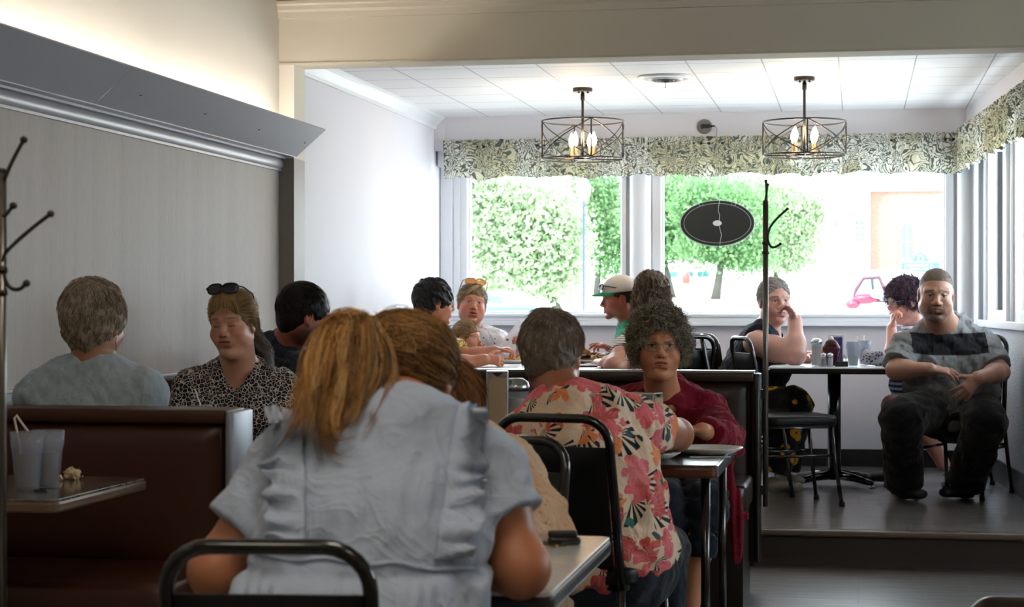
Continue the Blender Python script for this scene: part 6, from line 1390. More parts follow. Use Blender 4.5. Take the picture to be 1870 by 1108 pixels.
# buildings
brick_p = NT('pale_pink_brick'); v = brick_p.co('Object'); br = brick_p.n('ShaderNodeTexBrick'); brick_p.set(br.inputs[0], brick_p.comb(brick_p.sep(v)[0], brick_p.sep(v)[2], 0.)); br.inputs['Scale'].default_value = 4
br.inputs['Color1'].default_value = srgb('#8f6256'); br.inputs['Color2'].default_value = srgb('#87594c'); br.inputs['Mortar'].default_value = srgb('#967c72'); brick_p = brick_p.fin(br.outputs[0], .9)
stone = mat('white_stone', '#d3d1cb', .85); wnd = mat('distant_window_glass', '#4c5f7a', .2); blue_gl = mat('teal_panel', '#2c6f78', .6)
def bld(px0, px1, py0, d, label, m, wins, arch=False):
    a, b = P(px0, py0, d), P(px1, py0, d); g_ = gz((a.y + b.y) / 2) - .3; r = empty('building', (0, 0, 0), label, 'building', None)
    Y0 = (a.y + b.y) / 2; mb = MB(); mb.bx(a.x, b.x, Y0, Y0 + 8, g_, a.z); obj('facade', mb, m, r)
    mb = MB(); mb.bx(a.x - .1, b.x + .1, Y0 - .15, Y0 + 8.1, a.z - .25, a.z); obj('cornice', mb, stone, r)
    for (x0, x1, y0, y1, ar) in wins:
        c0 = P(x0, y0, DY((x0), Y0)); c1 = P(x1, y1, DY(x1, Y0)); mb = MB(); w2 = (c1.x - c0.x) / 2; xc = (c0.x + c1.x) / 2
        pts = [(c0.x, c1.z), (c1.x, c1.z), (c1.x, c0.z - (w2 if ar else 0))] + ([(xc + w2 * math.cos(t_), c0.z - w2 + w2 * math.sin(t_)) for t_ in np.linspace(.2, math.pi - .2, 9)] if ar else [(c1.x, c0.z), (c0.x, c0.z)]) + ([(c0.x, c0.z - w2)] if ar else [])
        mb.prism(pts, 'y', Y0 - .06, Y0 + .05); wo = obj('window', mb, wnd, r)
        mb = MB(); mb.bx(c0.x - .06, c1.x + .06, Y0 - .14, Y0, c1.z - .12, c1.z); mb.bx(xc - .02, xc + .02, Y0 - .09, Y0, c1.z, c0.z - .03); mb.bx(c0.x, c1.x, Y0 - .09, Y0, (c0.z + c1.z) / 2 - .02, (c0.z + c1.z) / 2 + .02); obj('window_frame', mb, stone, wo)
    return r
bld(1590, 1765, 335, 62, 'pale pink brick building with an arched window across the street', brick_p, [(1646, 1667, 409, 474, True)])
bld(1486, 1589, 318, 61.8, 'white building with small stacked windows left of the pink brick one', stone, [(1561, 1579, 386, 398, False), (1562, 1578, 405, 420, False), (1562, 1578, 426, 442, False), (1515, 1530, 405, 425, False)])
# pavilion
r = empty('pavilion', (0, 0, 0), 'white peaked tent with teal panels behind the trees', 'pavilion'); c_ = P(1272, 500, 75); g_ = gz(c_.y)
w2 = 26 / F_PX * 75 * 1.1; zt_, ze = P(1275, 471, 75).z, P(1275, 491, 75).z
mb = MB(); mb.add([(c_.x - w2, c_.y - w2, ze), (c_.x + w2, c_.y - w2, ze), (c_.x + w2, c_.y + w2, ze), (c_.x - w2, c_.y + w2, ze), (c_.x, c_.y, zt_), (c_.x, c_.y, ze - .02)], [(0, 1, 4), (1, 2, 4), (2, 3, 4), (3, 0, 4), (1, 0, 5), (2, 1, 5), (3, 2, 5), (0, 3, 5)]); obj('tent_roof', mb, stone, r)
for sx in (-1, 0, 1): mb = MB(); mb.bx(c_.x + sx * w2 - .07, c_.x + sx * w2 + .07, c_.y - w2, c_.y - w2 + .12, g_ - .2, ze); obj('post', mb, stone, r)
mb = MB(); mb.bx(c_.x - w2 - .6, c_.x + w2, c_.y + w2 - .1, c_.y + w2, g_ + .25, ze - .1); obj('back_panel', mb, blue_gl, r)
s = SDF(); q = P(1253, 510, 74); s.ell((q.x, q.y, q.z), (.17, .17, .30)); npmesh('red_canopy_chair', [s.mesh(.04)], mat('red_plastic', '#b8342c', .5), None, origin=(q.x, q.y, q.z - .3), label='small red object under the white tent', cat='chair')
# cars
glass_c = mat('car_glass', '#2a4a72', .08, spec=.9); tyre = mat('tyre', '#141414', .8)
def car(px, d, Lc, label, body, rz=0., h=1.45, z=-.25):
    c_ = P(px, CY, d); r = empty('car', (c_.x, c_.y, z), label, 'car', 'parked cars across the street', rz=rz); W_ = .88
    low = [(-Lc / 2, .25), (Lc / 2, .25), (Lc / 2, .62), (Lc / 2 - .25, .80), (Lc * .22, .92), (-Lc * .36, .95), (-Lc / 2, .85)]
    mb = MB(); mb.prism(low, 'y', -W_, W_); obj('body', mb, body, r, bevel=.08, seg=3)
    cab = [(-Lc * .40, .92), (Lc * .24, .90), (Lc * .08, h - .03), (Lc * .02, h), (-Lc * .22, h), (-Lc * .30, h - .06)]
    mb = MB(); mb.prism(cab, 'y', -W_ + .12, W_ - .12); obj('cabin', mb, glass_c, r, bevel=.04)
    mb = MB(); mb.rbox((-Lc * .10, 0, h - .0), (Lc * .26, 1.44, .05), .1); obj('roof_panel', mb, body, r, smooth=True)
    for sx in (-1, 1):
        for sy in (-1, 1): mb = MB(); mb.lathe([(0, -.1), (.30, -.1), (.32, -.07), (.32, .07), (.30, .1), (0, .1)], (sx * Lc * .31, sy * .80, .32), 20, rot=Matrix.Rotation(math.pi / 2, 3, 'X')); obj('wheel', mb, tyre, r, smooth=True)
    return r
silver_c = mat('silver_car_paint', '#b9bdc4', .25, .3); white_c = mat('white_car_paint', '#e3e5e8', .25, spec=.6)
car(960, 25, 4.3, 'silver parked car whose windshield shows above the sill of the left window', silver_c, R_(8), 1.42)
car(905, 31, 4.2, 'white parked car farther back in the left window', white_c, R_(-10), 1.62)
# white suv close to the right window
q = P(1585, CY, 17.5); r = empty('car', (q.x, q.y, -.25), 'white vehicle with a side mirror and red tail light just outside the right window', 'car')
def Q(px, py, dd=17.5): p = P(px, py, dd); return (p.x - q.x, p.z + .25)
hood = [Q(1400, 640), Q(1400, 512), Q(1425, 505), Q(1470, 496), Q(1540, 491), Q(1640, 490), Q(1700, 497), Q(1730, 520), Q(1745, 640)]
mb = MB(); mb.prism(hood, 'y', .6, 2.2); obj('body', mb, white_c, r, bevel=.05, seg=3)
gp = [Q(1556, 549), Q(1563, 528), Q(1577, 506), Q(1607, 505), Q(1618, 530), Q(1622, 549)]
mb = MB(); mb.prism(gp, 'y', .585, .62); w_o = obj('side_window', mb, mat('car_side_glass', '#8ea6ad', .15), r)
mb = MB(); mb.tube([(x, .585, z) for x, z in gp], .018, 8, closed=True); obj('window_trim', mb, mat('maroon_trim', '#4a2436', .4), w_o, smooth=True)
mb = MB(); x, z = Q(1593, 506); x2, z2 = Q(1595, 532); mb.tube([(x, .57, z), (x2, .57, z2)], .012, 6); obj('window_divider', mb, bronze, w_o)
s = SDF(); x, z = Q(1601, 536); s.ell((x, .45, z), (.062, .05, .046), k=.01); s.cone((x + .02, .45, z - .02), (x + .06, .60, z - .06), .02); npmesh('side_mirror', [s.mesh(.008)], mat('mirror_grey', '#5c6a70', .3), r)
for (px0, py0, w_, h_) in ((1580, 546, .12, .05), (1557, 556, .07, .045)): s = SDF(); x, z = Q(px0, py0); s.ell((x, .58, z), (w_, .05, h_), k=.01); npmesh('tail_light', [s.mesh(.01)], mat('red_lens', '#c2203a', .3), r)
for sx in (-.75, .6): mb = MB(); mb.lathe([(0, -.1), (.32, -.1), (.34, -.07), (.34, .07), (.32, .1), (0, .1)], (sx, .70, .34), 20, rot=Matrix.Rotation(math.pi / 2, 3, 'X')); obj('wheel', mb, tyre, r, smooth=True)
# blue hanging sign with a letter on top
q = P(1681, 484, 27); r = empty('street_sign', (q.x, q.y, 0), 'blue and white curved-top sign outside, left of the bearded man head', 'sign'); m_ = 27 / F_PX
bl_s = mat('sign_blue', '#2f5c9c', .5); wh_s = mat('sign_white', '#e8e8e6', .5)
pr = [(-34, -13), (34, -13), (34, 5), (22, 5.5), (14, 9), (9, 18), (4, 21), (-4, 21), (-9, 18), (-14, 9), (-22, 5.5), (-34, 5)]
mb = MB(); mb.prism([(x * m_, q.z + z * m_) for x, z in pr], 'y', -.03, .03); obj('board', mb, bl_s, r)
mb = MB(); mb.bx(-34 * m_, 34 * m_, -.036, -.03, q.z + 4.2 * m_, q.z + 5 * m_); obj('border_line', mb, wh_s, r)
def text(ch, size, loc, parent, m, name='lettering'):
    cu = bpy.data.curves.new(name, 'FONT'); cu.body = ch; cu.size = size; cu.extrude = .004; cu.align_x = 'CENTER'; cu.align_y = 'CENTER'; cu.materials.append(m)
    tmp = bpy.data.objects.new('tmp', cu); C.objects.link(tmp); dg = bpy.context.evaluated_depsgraph_get(); me = bpy.data.meshes.new_from_object(tmp.evaluated_get(dg)); bpy.data.objects.remove(tmp)
    o = bpy.data.objects.new(name, me); C.objects.link(o); o.location = loc; o.rotation_euler = (math.pi / 2, 0, 0); o.parent = parent; return o
text('D', 17 * m_, (0, -.04, q.z + 11 * m_), r, wh_s)
for k in range(2):   # unreadable painted script rows
    mb = MB(); rr_ = random.Random(k); x = -28
    while x < 26:
        wd = rr_.uniform(2, 4.5); zc = -1 - 6.5 * k; mb.tube([(x * m_, -.034, q.z + (zc - 1.6) * m_), ((x + wd * .5) * m_, -.034, q.z + (zc + 1.8) * m_), ((x + wd) * m_, -.034, q.z + (zc - 1.4) * m_)], .55 * m_, 5); x += wd + (1.2 if rr_.random() < .8 else 4)
    obj('painted_script', mb, wh_s, r)
for sx in (-1, 1): mb = MB(); mb.tube([(sx * 30 * m_, .05, -.3), (sx * 30 * m_, .05, q.z)], .035, 8); obj('post', mb, bronze, r)
# street lamp
q = P(1066, CY, 36); r = empty('street_lamp', (q.x, q.y, 0), 'thin dark street lamp post beside the pale tree in the left window', 'street lamp')
mb = MB(); mb.lathe([(.10, gz(q.y) - .1), (.10, gz(q.y) + .12), (.03, gz(q.y) + .22), (.022, 3.1), (.05, 3.15)], n=12); obj('post', mb, mat('lamp_post_blue', '#2e3a55', .5), r, smooth=True)
mb = MB(); mb.lathe([(.05, 3.15), (.12, 3.25), (.13, 3.45), (.05, 3.6), (0, 3.62)], n=12); obj('lantern', mb, stone, r, smooth=True)
# ------------------------------------------------------------------ things on the tables
paper = mat('white_paper', '#dcdde0', .8); plate_m = mat('white_china', '#d9d8d6', .2, spec=.6); straw_m = mat('clear_straw', '#d8d4c8', .3); steel = chrome
t = NT('clear_plastic'); tr = t.n('ShaderNodeBsdfTransparent'); tr.inputs[0].default_value = (.80, .83, .88, 1); t.set(t.b.inputs['Base Color'], srgb('#c5cbd6')); t.b.inputs['Roughness'].default_value = .12
mx = t.n('ShaderNodeMixShader'); mx.inputs[0].default_value = .32; t.set(mx.inputs[1], tr.outputs[0]); t.set(mx.inputs[2], t.b.outputs[0]); t.set(t.out.inputs[0], mx.outputs[0]); clear = t.m
t = NT('ice_and_water'); tr = t.n('ShaderNodeBsdfTransparent'); tr.inputs[0].default_value = (.85, .86, .88, 1); t.set(t.b.inputs['Base Color'], srgb('#b8a394')); t.b.inputs['Roughness'].default_value = .15
mx = t.n('ShaderNodeMixShader'); mx.inputs[0].default_value = .55; t.set(mx.inputs[1], tr.outputs[0]); t.set(mx.inputs[2], t.b.outputs[0]); t.set(t.out.inputs[0], mx.outputs[0]); ice_m = t.m
lemon = mat('lemonade', '#d5d79a', .2, alpha=.7)
def tumbler(loc, h, r0, r1, label, straw=(), group=None, fill=.62, fm=None, ice=True, seed=1):
    r = empty('tumbler', tuple(loc), label, 'drinking glass', group); rr = random.Random(seed)
    mb = MB()
    def flute(k): return lambda a: 1
    n = 40; prof_ = [(r0 * .9, 0), (r0, .004), (r0 + (r1 - r0) * .7, h * .70), (r1 * .97, h * .74), (r1, h), (r1 - .0022, h), (r1 * .97 - .003, h * .74), (r0 + (r1 - r0) * .7 - .003, h * .70), (r0 - .003, .007), (0, .007)]
    vs, fs = [], []
    for (q, z) in prof_:
        for k in range(n): a = 2 * math.pi * k / n; qq = q * (1 + (.018 * math.cos(10 * a) if z < h * .72 else 0)); vs.append((qq * math.cos(a), qq * math.sin(a), z))
    for i in range(len(prof_) - 1):
        for k in range(n): fs.append((i * n + k, i * n + (k + 1) % n, (i + 1) * n + (k + 1) % n, (i + 1) * n + k))
    fs.append(tuple(reversed(range(n)))); mb.add(vs, fs); obj('cup', mb, clear, r, smooth=True)
    mb = MB(); mb.lathe([(0, .009), (r0 - .005, .009), (r0 + (r1 - r0) * fill - .005, h * fill), (0, h * fill)], n=24); dr = obj('drink', mb, fm or ice_m, r, smooth=False)
    if ice:
        for k in range(9): a = rr.random() * 6.28; q = rr.random() * r0 * .6; mb = MB(); mb.rbox((q * math.cos(a), q * math.sin(a), .03 + rr.random() * h * (fill - .22)), (.024, .022, .02), .004, Matrix.Rotation(rr.random() * 3, 3, Vector((rr.random(), rr.random(), rr.random())).normalized())); obj('ice_cube', mb, ice_m, dr)
    for pts in straw: mb = MB(); mb.tube(pts, .0032, 8); obj('straw', mb, straw_m, r, smooth=True)
    return r
def onz(px, py, z):   # table point under a pixel
    d = (CAMZ - z) * F_PX / (py - CY); return P(px, py, d)
TG = 'clear tumblers on the tables'
q = onz(50, 895, .72); tumbler((q.x, q.y, .72), .150, .030, .044, 'fluted clear plastic tumbler of ice with two straws on the slate table at left', [[(-.012, 0, .02), (-.022, 0, .12), (-.036, 0, .185), (-.030, 0, .192), (-.012, 0, .168), (.002, .0, .15)]], TG)
tumbler((q.x + .028, q.y + .06, .72), .150, .030, .044, 'second clear tumbler just behind the one with straws on the slate table', (), TG, seed=4)
crump = mat('crumpled_napkin', '#cbb894', .85)
for (px, py, s_, lab) in ((133, 873, .021, 'crumpled napkin ball on the slate table'), (105, 876, .011, 'small torn napkin scrap beside the crumpled ball on the slate table')):
    q = onz(px, py + 3, .72); s = SDF(); s.ell((q.x, q.y, .72 + s_ * .72), (s_ * 1.1, s_, s_ * .8)); w_ = Waves(int(px), .022, .004, 9, (1, 1, 1), 1.5); npmesh('napkin', [s.mesh(.0025, w_)], crump, None, (q.x, q.y, .72), smooth=False, label=lab, cat='napkin')
s = SDF(); q = onz(75, 898, .72); s.box((q.x, q.y, .7235), (.018, .008, .003), r=.002); npmesh('creamer_lid', [s.mesh(.0015)], blackm, None, (q.x, q.y, .72), label='tiny black scrap on the slate table in front of the tumbler', cat='scrap')
q = P(367, 745, 6.42); tumbler((q.x, q.y, .71), .145, .028, .039, 'tumbler with a straw in front of the woman in leopard print', [[(.0, 0, .03), (-.004, 0, .15), (-.022, 0, .20)]], TG, seed=6)
# keys on the foreground table
q = onz(1030, 995, .71); r = empty('car_keys', (q.x, q.y, .71), 'black car key fob and keys on the corner of the pale grey foreground table', 'keys')
mb = MB(); mb.rbox((0, 0, .0085), (.068, .032, .015), .010, Matrix.Rotation(.35, 3, 'Z')); obj('key_fob', mb, blackm, r, smooth=True)
mb = MB(); mb.rbox((-.006, .02, .020), (.060, .026, .012), .008, Matrix.Rotation(.2, 3, 'Z')); obj('second_fob', mb, mat('dark_leather', '#2b2623', .5), r, smooth=True)
mb = MB(); mb.tube([(-.05 + .014 * math.cos(a), -.004 + .014 * math.sin(a), .006) for a in np.linspace(0, 6.28, 16, endpoint=False)], .0012, 6, closed=True); obj('key_ring', mb, steel, r, smooth=True)
for k, a in enumerate((-.6, -1.0)): mb = MB(); mb.prism([(0, -.009), (.014, -.011), (.02, -.004), (.05, -.004), (.053, 0), (.05, .004), (.02, .004), (.014, .011), (0, .009)], 'z', .001 + .002 * k, .0028 + .002 * k); o = obj('key', mb, mat('brass_key', '#9a8355', .3, .9), r); o.rotation_euler = (0, 0, a); o.location = (-.035, -.008, 0)
q = onz(1000, 985, .71); mb = MB(); mb.rbox((q.x, q.y + .02, .7125), (.10, .07, .003), .01, Matrix.Rotation(.2, 3, 'Z')); obj('folded_napkin', mb, mat('tan_napkin', '#b59c7c', .85), origin=(q.x, q.y + .02, .711), label='folded tan napkin behind the car keys', cat='napkin')
# dispensers
def napkin_disp(loc, h, label, rz=0.):
    r = empty('napkin_dispenser', tuple(loc), label, 'napkin dispenser', None, rz=rz)
    mb = MB(); mb.rbox((0, 0, h / 2), (.075, .11, h), .006); obj('housing', mb, steel, r, smooth=False)
    mb = MB(); mb.rbox((0, -.056, h * .48), (.062, .004, h * .86), .002); obj('napkin_face', mb, mat('kraft_napkins', '#b39c7e', .85), r)
    mb = MB(); mb.prism([(-.02, h * .98), (0, h * .93), (.02, h * .98)], 'y', -.0585, -.055); obj('pull_notch', mb, bronze, r); return r
def sugar(loc, h, label, group=None, content='#b9a88c'):
    r = empty('sugar_dispenser', tuple(loc), label, 'sugar dispenser', group); w_ = h * .19
    mb = MB(); mb.lathe([(w_ * .8, 0), (w_, .006), (w_, h * .20), (w_ * .92, h * .24), (w_ * .92, h * .74), (w_ * .98, h * .80), (w_ * .98, h * .83)], n=24); obj('glass_jar', mb, clear, r, smooth=True)
    mb = MB(); mb.lathe([(0, .008), (w_ * .86, .008), (w_ * .86, h * .72), (0, h * .72)], n=24); obj('sugar', mb, mat('sugar_' + content[1:], content, .9), r)
    mb = MB(); mb.lathe([(w_ * 1.04, h * .82), (w_ * 1.06, h * .88), (w_ * .95, h * .95), (w_ * .55, h), (0, h * 1.005)], n=24); obj('lid', mb, steel, r, smooth=True); return r
q = P(908, 760, 6.42); napkin_disp((q.x, q.y, .71), .262, 'tall steel napkin dispenser beside the grey-haired floral shirt diner head', R_(12))
q = P(942, 760, 6.42); sugar((q.x, q.y, .71), .236, 'glass sugar dispenser with metal lid next to the tall napkin dispenser')
q = P(1176, 760, 6.45); napkin_disp((q.x, q.y, .71), .186, 'low steel napkin dispenser in front of the red cardigan woman', R_(70))
# plates on the walnut table
def plate(loc, r_, label, group, food=None, seed=0, m=None, tilt=0):
    r = empty('plate', tuple(loc), label, 'plate', group)
    mb = MB(); mb.lathe([(0, .004), (r_ * .55, .004), (r_ * .68, .008), (r_ * .97, .020), (r_, .0225), (r_, .0195), (r_ * .7, .003), (r_ * .6, 0), (0, 0)], n=40); obj('dish', mb, m or plate_m, r, smooth=True)
    return r
def fries(loc, n, rad, label, seed, z=.012):
    r = empty('french_fries', tuple(loc), label, 'french fries'); rr = random.Random(seed); fm = mat('fry_yellow', '#d9a548', .7, var=.15); mb = MB()
    for k in range(n):
        a = rr.random() * 6.28; q = rad * math.sqrt(rr.random()); hh = z + rr.random() * .03 * (1 - q / rad); R3 = Matrix.Rotation(rr.random() * 6.28, 3, 'Z') @ Matrix.Rotation(rr.uniform(-.5, .5), 3, 'Y'); mb.box((q * math.cos(a), q * math.sin(a), hh), (rr.uniform(.04, .07), .008, .008), R3)
    o = obj('fries', mb, fm, r); o['kind'] = 'stuff'; return r
def burger(loc, label, sc_=1.):
    r = empty('burger', tuple(loc), label, 'burger'); bun = mat('bun', '#b5732f', .55, var=.1)
    mb = MB(); mb.lathe([(0, 0), (.046, .0), (.05, .008), (.048, .018), (0, .02)], n=24); obj('bottom_bun', mb, bun, r, smooth=True)
    mb = MB(); mb.lathe([(0, .02), (.05, .02), (.053, .028), (.05, .036), (0, .037)], n=24); obj('patty', mb, mat('patty', '#3a2014', .8), r, smooth=True)
    mb = MB(); mb.grid(lambda u, v: ((.035 + .024 * v) * math.cos(u * 6.2832), (.035 + .024 * v) * math.sin(u * 6.2832), .038 + .004 * math.sin(u * 60) * v), 80, 3, closed_u=True); obj('lettuce', mb, mat('lettuce', '#5d8a3a', .6), r, smooth=True)
    mb = MB(); mb.lathe([(0, .042), (.05, .042), (.052, .052), (.042, .070), (.022, .080), (0, .083)], n=24); obj('top_bun', mb, bun, r, smooth=True); r.scale = (sc_,) * 3; return r
PG = 'plates on the tables'
q = onz(1182, 838, .71); plate((q.x, q.y, .71), .105, 'white plate with food scraps at the left of the walnut table', PG)
s = SDF(); s.ell((q.x + .02, q.y, .735), (.05, .035, .012)); s.ell((q.x - .03, q.y + .03, .738), (.04, .03, .014)); npmesh('salad_scraps', [s.mesh(.003, Waves(7, .02, .006, 8))], mat('olive_scraps', '#8a7a35', .8, var=.3, vscale=60), None, (q.x, q.y, .72), label='olive green food scraps on the plate on the walnut table', cat='food')
q = onz(1172, 822, .71); s = SDF(); s.box((q.x, q.y + .05, .775), (.045, .008, .03), Matrix.Rotation(.1, 3, 'Y'), r=.006); s.box((q.x, q.y + .07, .765), (.045, .008, .03), r=.006); npmesh('toast', [s.mesh(.003, Waves(3, .03, .003, 8))], mat('toast_tan', '#a57f55', .8, var=.15, vscale=40), None, (q.x, q.y + .05, .73), label='two slices of toast leaning behind the scraps plate on the walnut table', cat='toast')
q = onz(1229, 830, .71); r = empty('condiment_box', (q.x, q.y, .71), 'dark brown square caddy with wrappers on the walnut table', 'caddy')
mb = MB(); mb.bx(-.035, .035, -.03, -.026, 0, .06); mb.bx(-.035, .035, .026, .03, 0, .06); mb.bx(-.035, -.031, -.03, .03, 0, .06); mb.bx(.031, .035, -.03, .03, 0, .06); mb.bx(-.035, .035, -.03, .03, 0, .004); obj('box', mb, mat('brown_plastic', '#21120c', .3), r)
for k in range(5): mb = MB(); mb.box((-.024 + .012 * k, 0, .048), (.004, .045, .036), Matrix.Rotation(.1 * k - .2, 3, 'Y')); obj('packet', mb, mat(('packet_orange', 'packet_white', 'packet_blue')[k % 3], ('#c77a2c', '#c9c4bc', '#5d6f86')[k % 3], .6), r)
q = onz(1285, 836, .71); plate((q.x, q.y + .16, .71), .115, 'white plate right of the brown caddy, before the red cardigan woman', PG)
mb = MB(); mb.box((q.x + .02, q.y + .02, .7115), (.13, .012, .002), Matrix.Rotation(.15, 3, 'Z')); obj('straw_wrapper', mb, paper, origin=(q.x + .02, q.y + .02, .711), label='strip of white straw paper in front of the right plate on the walnut table', cat='wrapper')
# alcove right table
Z = .86; AG = 'condiments on the right alcove table'
def ztab(px, d): p = P(px, CY, d); return (p.x, p.y, Z)
sugar(ztab(1491, 10.22), .150, 'glass sugar dispenser at the left of the condiments on the right alcove table', None, '#cbbba8')
r = empty('menu_holder', ztab(1526, 10.36), 'upright menu cards in a holder, blue and red, behind the ketchup on the alcove table', 'menu')
mb = MB(); mb.box((0, 0, .085), (.085, .008, .165), Matrix.Rotation(.06, 3, 'X')); obj('white_card', mb, paper, r); mb = MB(); mb.box((0, -.006, .083), (.072, .003, .145), Matrix.Rotation(.06, 3, 'X')); obj('blue_print', mb, mat('blue_print', '#343a78', .5), r); mb = MB(); mb.box((.02, -.009, .135), (.03, .003, .035), Matrix.Rotation(.06, 3, 'X')); obj('red_corner', mb, mat('red_print', '#b02840', .5), r)
mb = MB(); mb.bx(-.05, .05, -.022, .022, 0, .02); obj('holder_base', mb, blackm, r)
r = empty('sauce_bottle', ztab(1518, 10.24), 'dark red squeeze sauce bottle amid the condiments on the alcove table', 'sauce bottle')
s = SDF(); s.econe((0, 0, .025), (0, 0, .085), (1, 0, 0), (.036, .022), (.036, .022), k=.02); s.econe((0, 0, .10), (0, 0, .125), (1, 0, 0), (.040, .022), (.034, .02), k=.03); s.cut((0, 0, .001), (0, 0, -1)); npmesh('bottle', [s.mesh(.003)], mat('maroon_bottle', '#5a1226', .35), r)
mb = MB(); mb.rbox((0, -.0225, .105), (.052, .004, .028), .010, Matrix.Identity(3)); obj('label_panel', mb, mat('black_gold_label', '#2b2320', .5), r); mb = MB(); mb.rbox((0, -.0245, .100), (.040, .003, .006), .002); obj('gold_band', mb, mat('gold_band', '#9a7a3a', .5), r)
mb = MB(); mb.lathe([(.016, .0), (.013, .012), (.006, .02), (0, .022)], (0, 0, .142), 14); obj('cap', mb, paper, r, smooth=True)
r = empty('mustard_bottle', ztab(1503, 10.30), 'yellow mustard bottle mostly hidden behind the shakers', 'sauce bottle'); mb = MB(); mb.lathe([(.022, 0), (.024, .01), (.024, .075), (.014, .092), (.006, .10), (.003, .115), (0, .116)], n=18); obj('bottle', mb, mat('mustard', '#c98a1c', .4), r, smooth=True)
for (px, nm, cm, lab) in ((1504, 'pepper_shaker', '#2a2a30', 'small pepper shaker, dark inside, at the table front edge'), (1516, 'salt_shaker', '#aeb4bf', 'small salt shaker, pale inside, right of the pepper shaker')):
    r = empty(nm, ztab(px, 10.12), lab, 'shaker'); mb = MB(); mb.lathe([(.014, 0), (.0165, .004), (.0155, .055)], n=16); obj('glass_body', mb, clear, r, smooth=True); mb = MB(); mb.lathe([(0, .004), (.0125, .004), (.0115, .046), (0, .046)], n=16); obj('contents', mb, mat('c_' + nm, cm, .7), r); mb = MB(); mb.lathe([(.0165, .055), (.016, .066), (.010, .074), (0, .077)], n=16); obj('lid', mb, steel, r, smooth=True)
r = empty('packet_caddy', ztab(1537, 10.2), 'dark caddy stuffed with brown packets right of the sauce bottle', 'caddy'); mb = MB(); mb.bx(-.035, .035, -.025, .025, 0, .028); obj('tray', mb, bronze, r)
for k in range(7): mb = MB(); mb.box((-.028 + .009 * k, 0, .036 + .006 * (k % 3)), (.003, .04, .04), Matrix.Rotation(.5 - .12 * k, 3, 'Y')); obj('packet', mb, mat(('p_maroon', 'p_brown', 'p_tan')[k % 3], ('#4a1c1c', '#3b2418', '#8a6a52')[k % 3], .6), r)
tumbler(ztab(1558, 10.12), .135, .026, .038, 'tumbler of pale lemonade with a straw at the front of the alcove table', [[(.005, 0, .02), (.008, 0, .13), (.022, 0, .165)]], TG, fm=lemon, ice=False, fill=.45)
tumbler(ztab(1578, 10.42), .135, .026, .038, 'clear tumbler with an upright straw behind the patterned purse', [[(0, 0, .02), (0, 0, .165)]], TG, seed=8)
tumbler(ztab(1497, 10.5), .135, .026, .038, 'tumbler with a slanted straw behind the sugar dispenser', [[(.005, 0, .02), (0, 0, .13), (-.03, 0, .16)]], TG, seed=9)
q = ztab(1598, 10.28); s = SDF(); s.ell((q[0], q[1], Z + .04), (.078, .04, .040)); s.ell((q[0] - .05, q[1], Z + .05), (.02, .03, .04)); s.cut((q[0], q[1], Z + .001), (0, 0, -1)); npmesh('purse', [s.mesh(.004, Waves(4, .05, .005, 8))], cloth('paisley_fabric', dots('#a9adb8', '#252a36', 60, .30)), None, (q[0], q[1], Z), label='small patterned blue-black pouch purse on the alcove table', cat='purse')
q = ztab(1440, 10.2); mb = MB(); mb.box((q[0], q[1], Z + .002), (.16, .11, .003), Matrix.Rotation(.1, 3, 'Z')); obj('placemat', mb, paper, origin=(q[0], q[1], Z), label='white paper placemat at the left end of the right alcove table', cat='placemat')
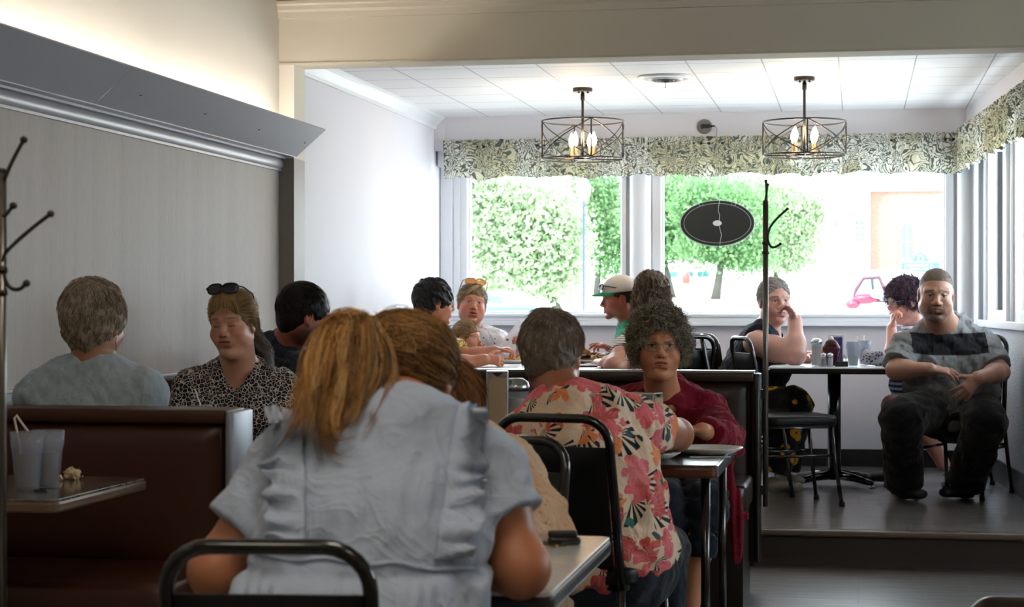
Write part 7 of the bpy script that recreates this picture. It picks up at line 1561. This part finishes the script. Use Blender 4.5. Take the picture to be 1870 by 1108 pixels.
# alcove left table: plates, fries, burger, menu, papers
for (px, py, lab, n, sd) in ((930, 655, 'white plate with fries in front of the woman in white', 26, 1), (1083, 654, 'white plate with fries in front of the man in the cap', 26, 2)):
    q = onz(px, py + 6, Z) if py + 6 > 660 else P(px, CY, 10.6); q = P(px, CY, 10.75); plate((q.x, q.y, Z), .115, lab, PG); fries((q.x + .02, q.y, Z + .006), n, .06, 'pile of french fries on the plate ' + ('before the woman in white' if sd == 1 else 'before the man in the cap'), sd)
q = P(1062, CY, 10.72); burger((q.x, q.y, Z + .01), 'half-eaten burger on the table just right of the floral diner head')
q = P(1072, CY, 10.1); mb = MB(); mb.rbox((q.x, q.y, Z + .006), (.11, .07, .010), .008, Matrix.Rotation(.25, 3, 'Z')); obj('phone', mb, blackm, origin=(q.x, q.y, Z), label='dark phone or wallet on the near edge of the long alcove table', cat='phone')
for (px, d_, a, lab) in ((905, 10.15, .1, 'white paper placemat at the left front of the long alcove table'), (1052, 10.4, -.05, 'white paper placemat at the right of the long alcove table')):
    q = P(px, CY, d_); mb = MB(); mb.box((q.x, q.y, Z + .0015), (.26, .22, .002), Matrix.Rotation(a, 3, 'Z')); obj('placemat', mb, paper, origin=(q.x, q.y, Z), label=lab, cat='placemat')
# menu held by the woman in white
a, b, c_, d_ = P(903, 640, 10.85), P(940, 640, 10.80), P(956, 590, 10.86), P(950, 583, 10.92)
mb = MB(); m0 = [P(905, 642, 10.9), P(938, 652, 10.78), P(957, 596, 10.84), P(949, 583, 10.95)]; nn_ = (m0[1] - m0[0]).cross(m0[3] - m0[0]).normalized() * .0015
mb.add([p - nn_ for p in m0] + [p + nn_ for p in m0], [(3, 2, 1, 0), (4, 5, 6, 7), (0, 1, 5, 4), (1, 2, 6, 5), (2, 3, 7, 6), (3, 0, 4, 7)]); mo = obj('menu', mb, mat('menu_white', '#dfe3ea', .5), origin=tuple(m0[0]), label='tilted white menu held up by the woman in white', cat='menu')
mb = MB(); m1 = [P(940, 650, 10.76), P(958, 645, 10.86), P(962, 600, 10.9), P(957, 597, 10.83)]; mb.add([p - nn_ for p in m1] + [p + nn_ for p in m1], [(3, 2, 1, 0), (4, 5, 6, 7), (0, 1, 5, 4), (1, 2, 6, 5), (2, 3, 7, 6), (3, 0, 4, 7)]); obj('back_page', mb, mat('menu_brown', '#6a4a42', .5), mo)
# the child's bite of food
km = kid_mouth; s = SDF(); s.cone(km, km + V(.6, -.3) * .045 + Vector((0, 0, -.022)), .017, .013); npmesh('chicken_strip', [s.mesh(.0025, Waves(2, .02, .002, 7))], mat('fried_brown', '#b5662c', .7, var=.2, vscale=60), None, tuple(km), label='brown fried strip the child is biting', cat='food')
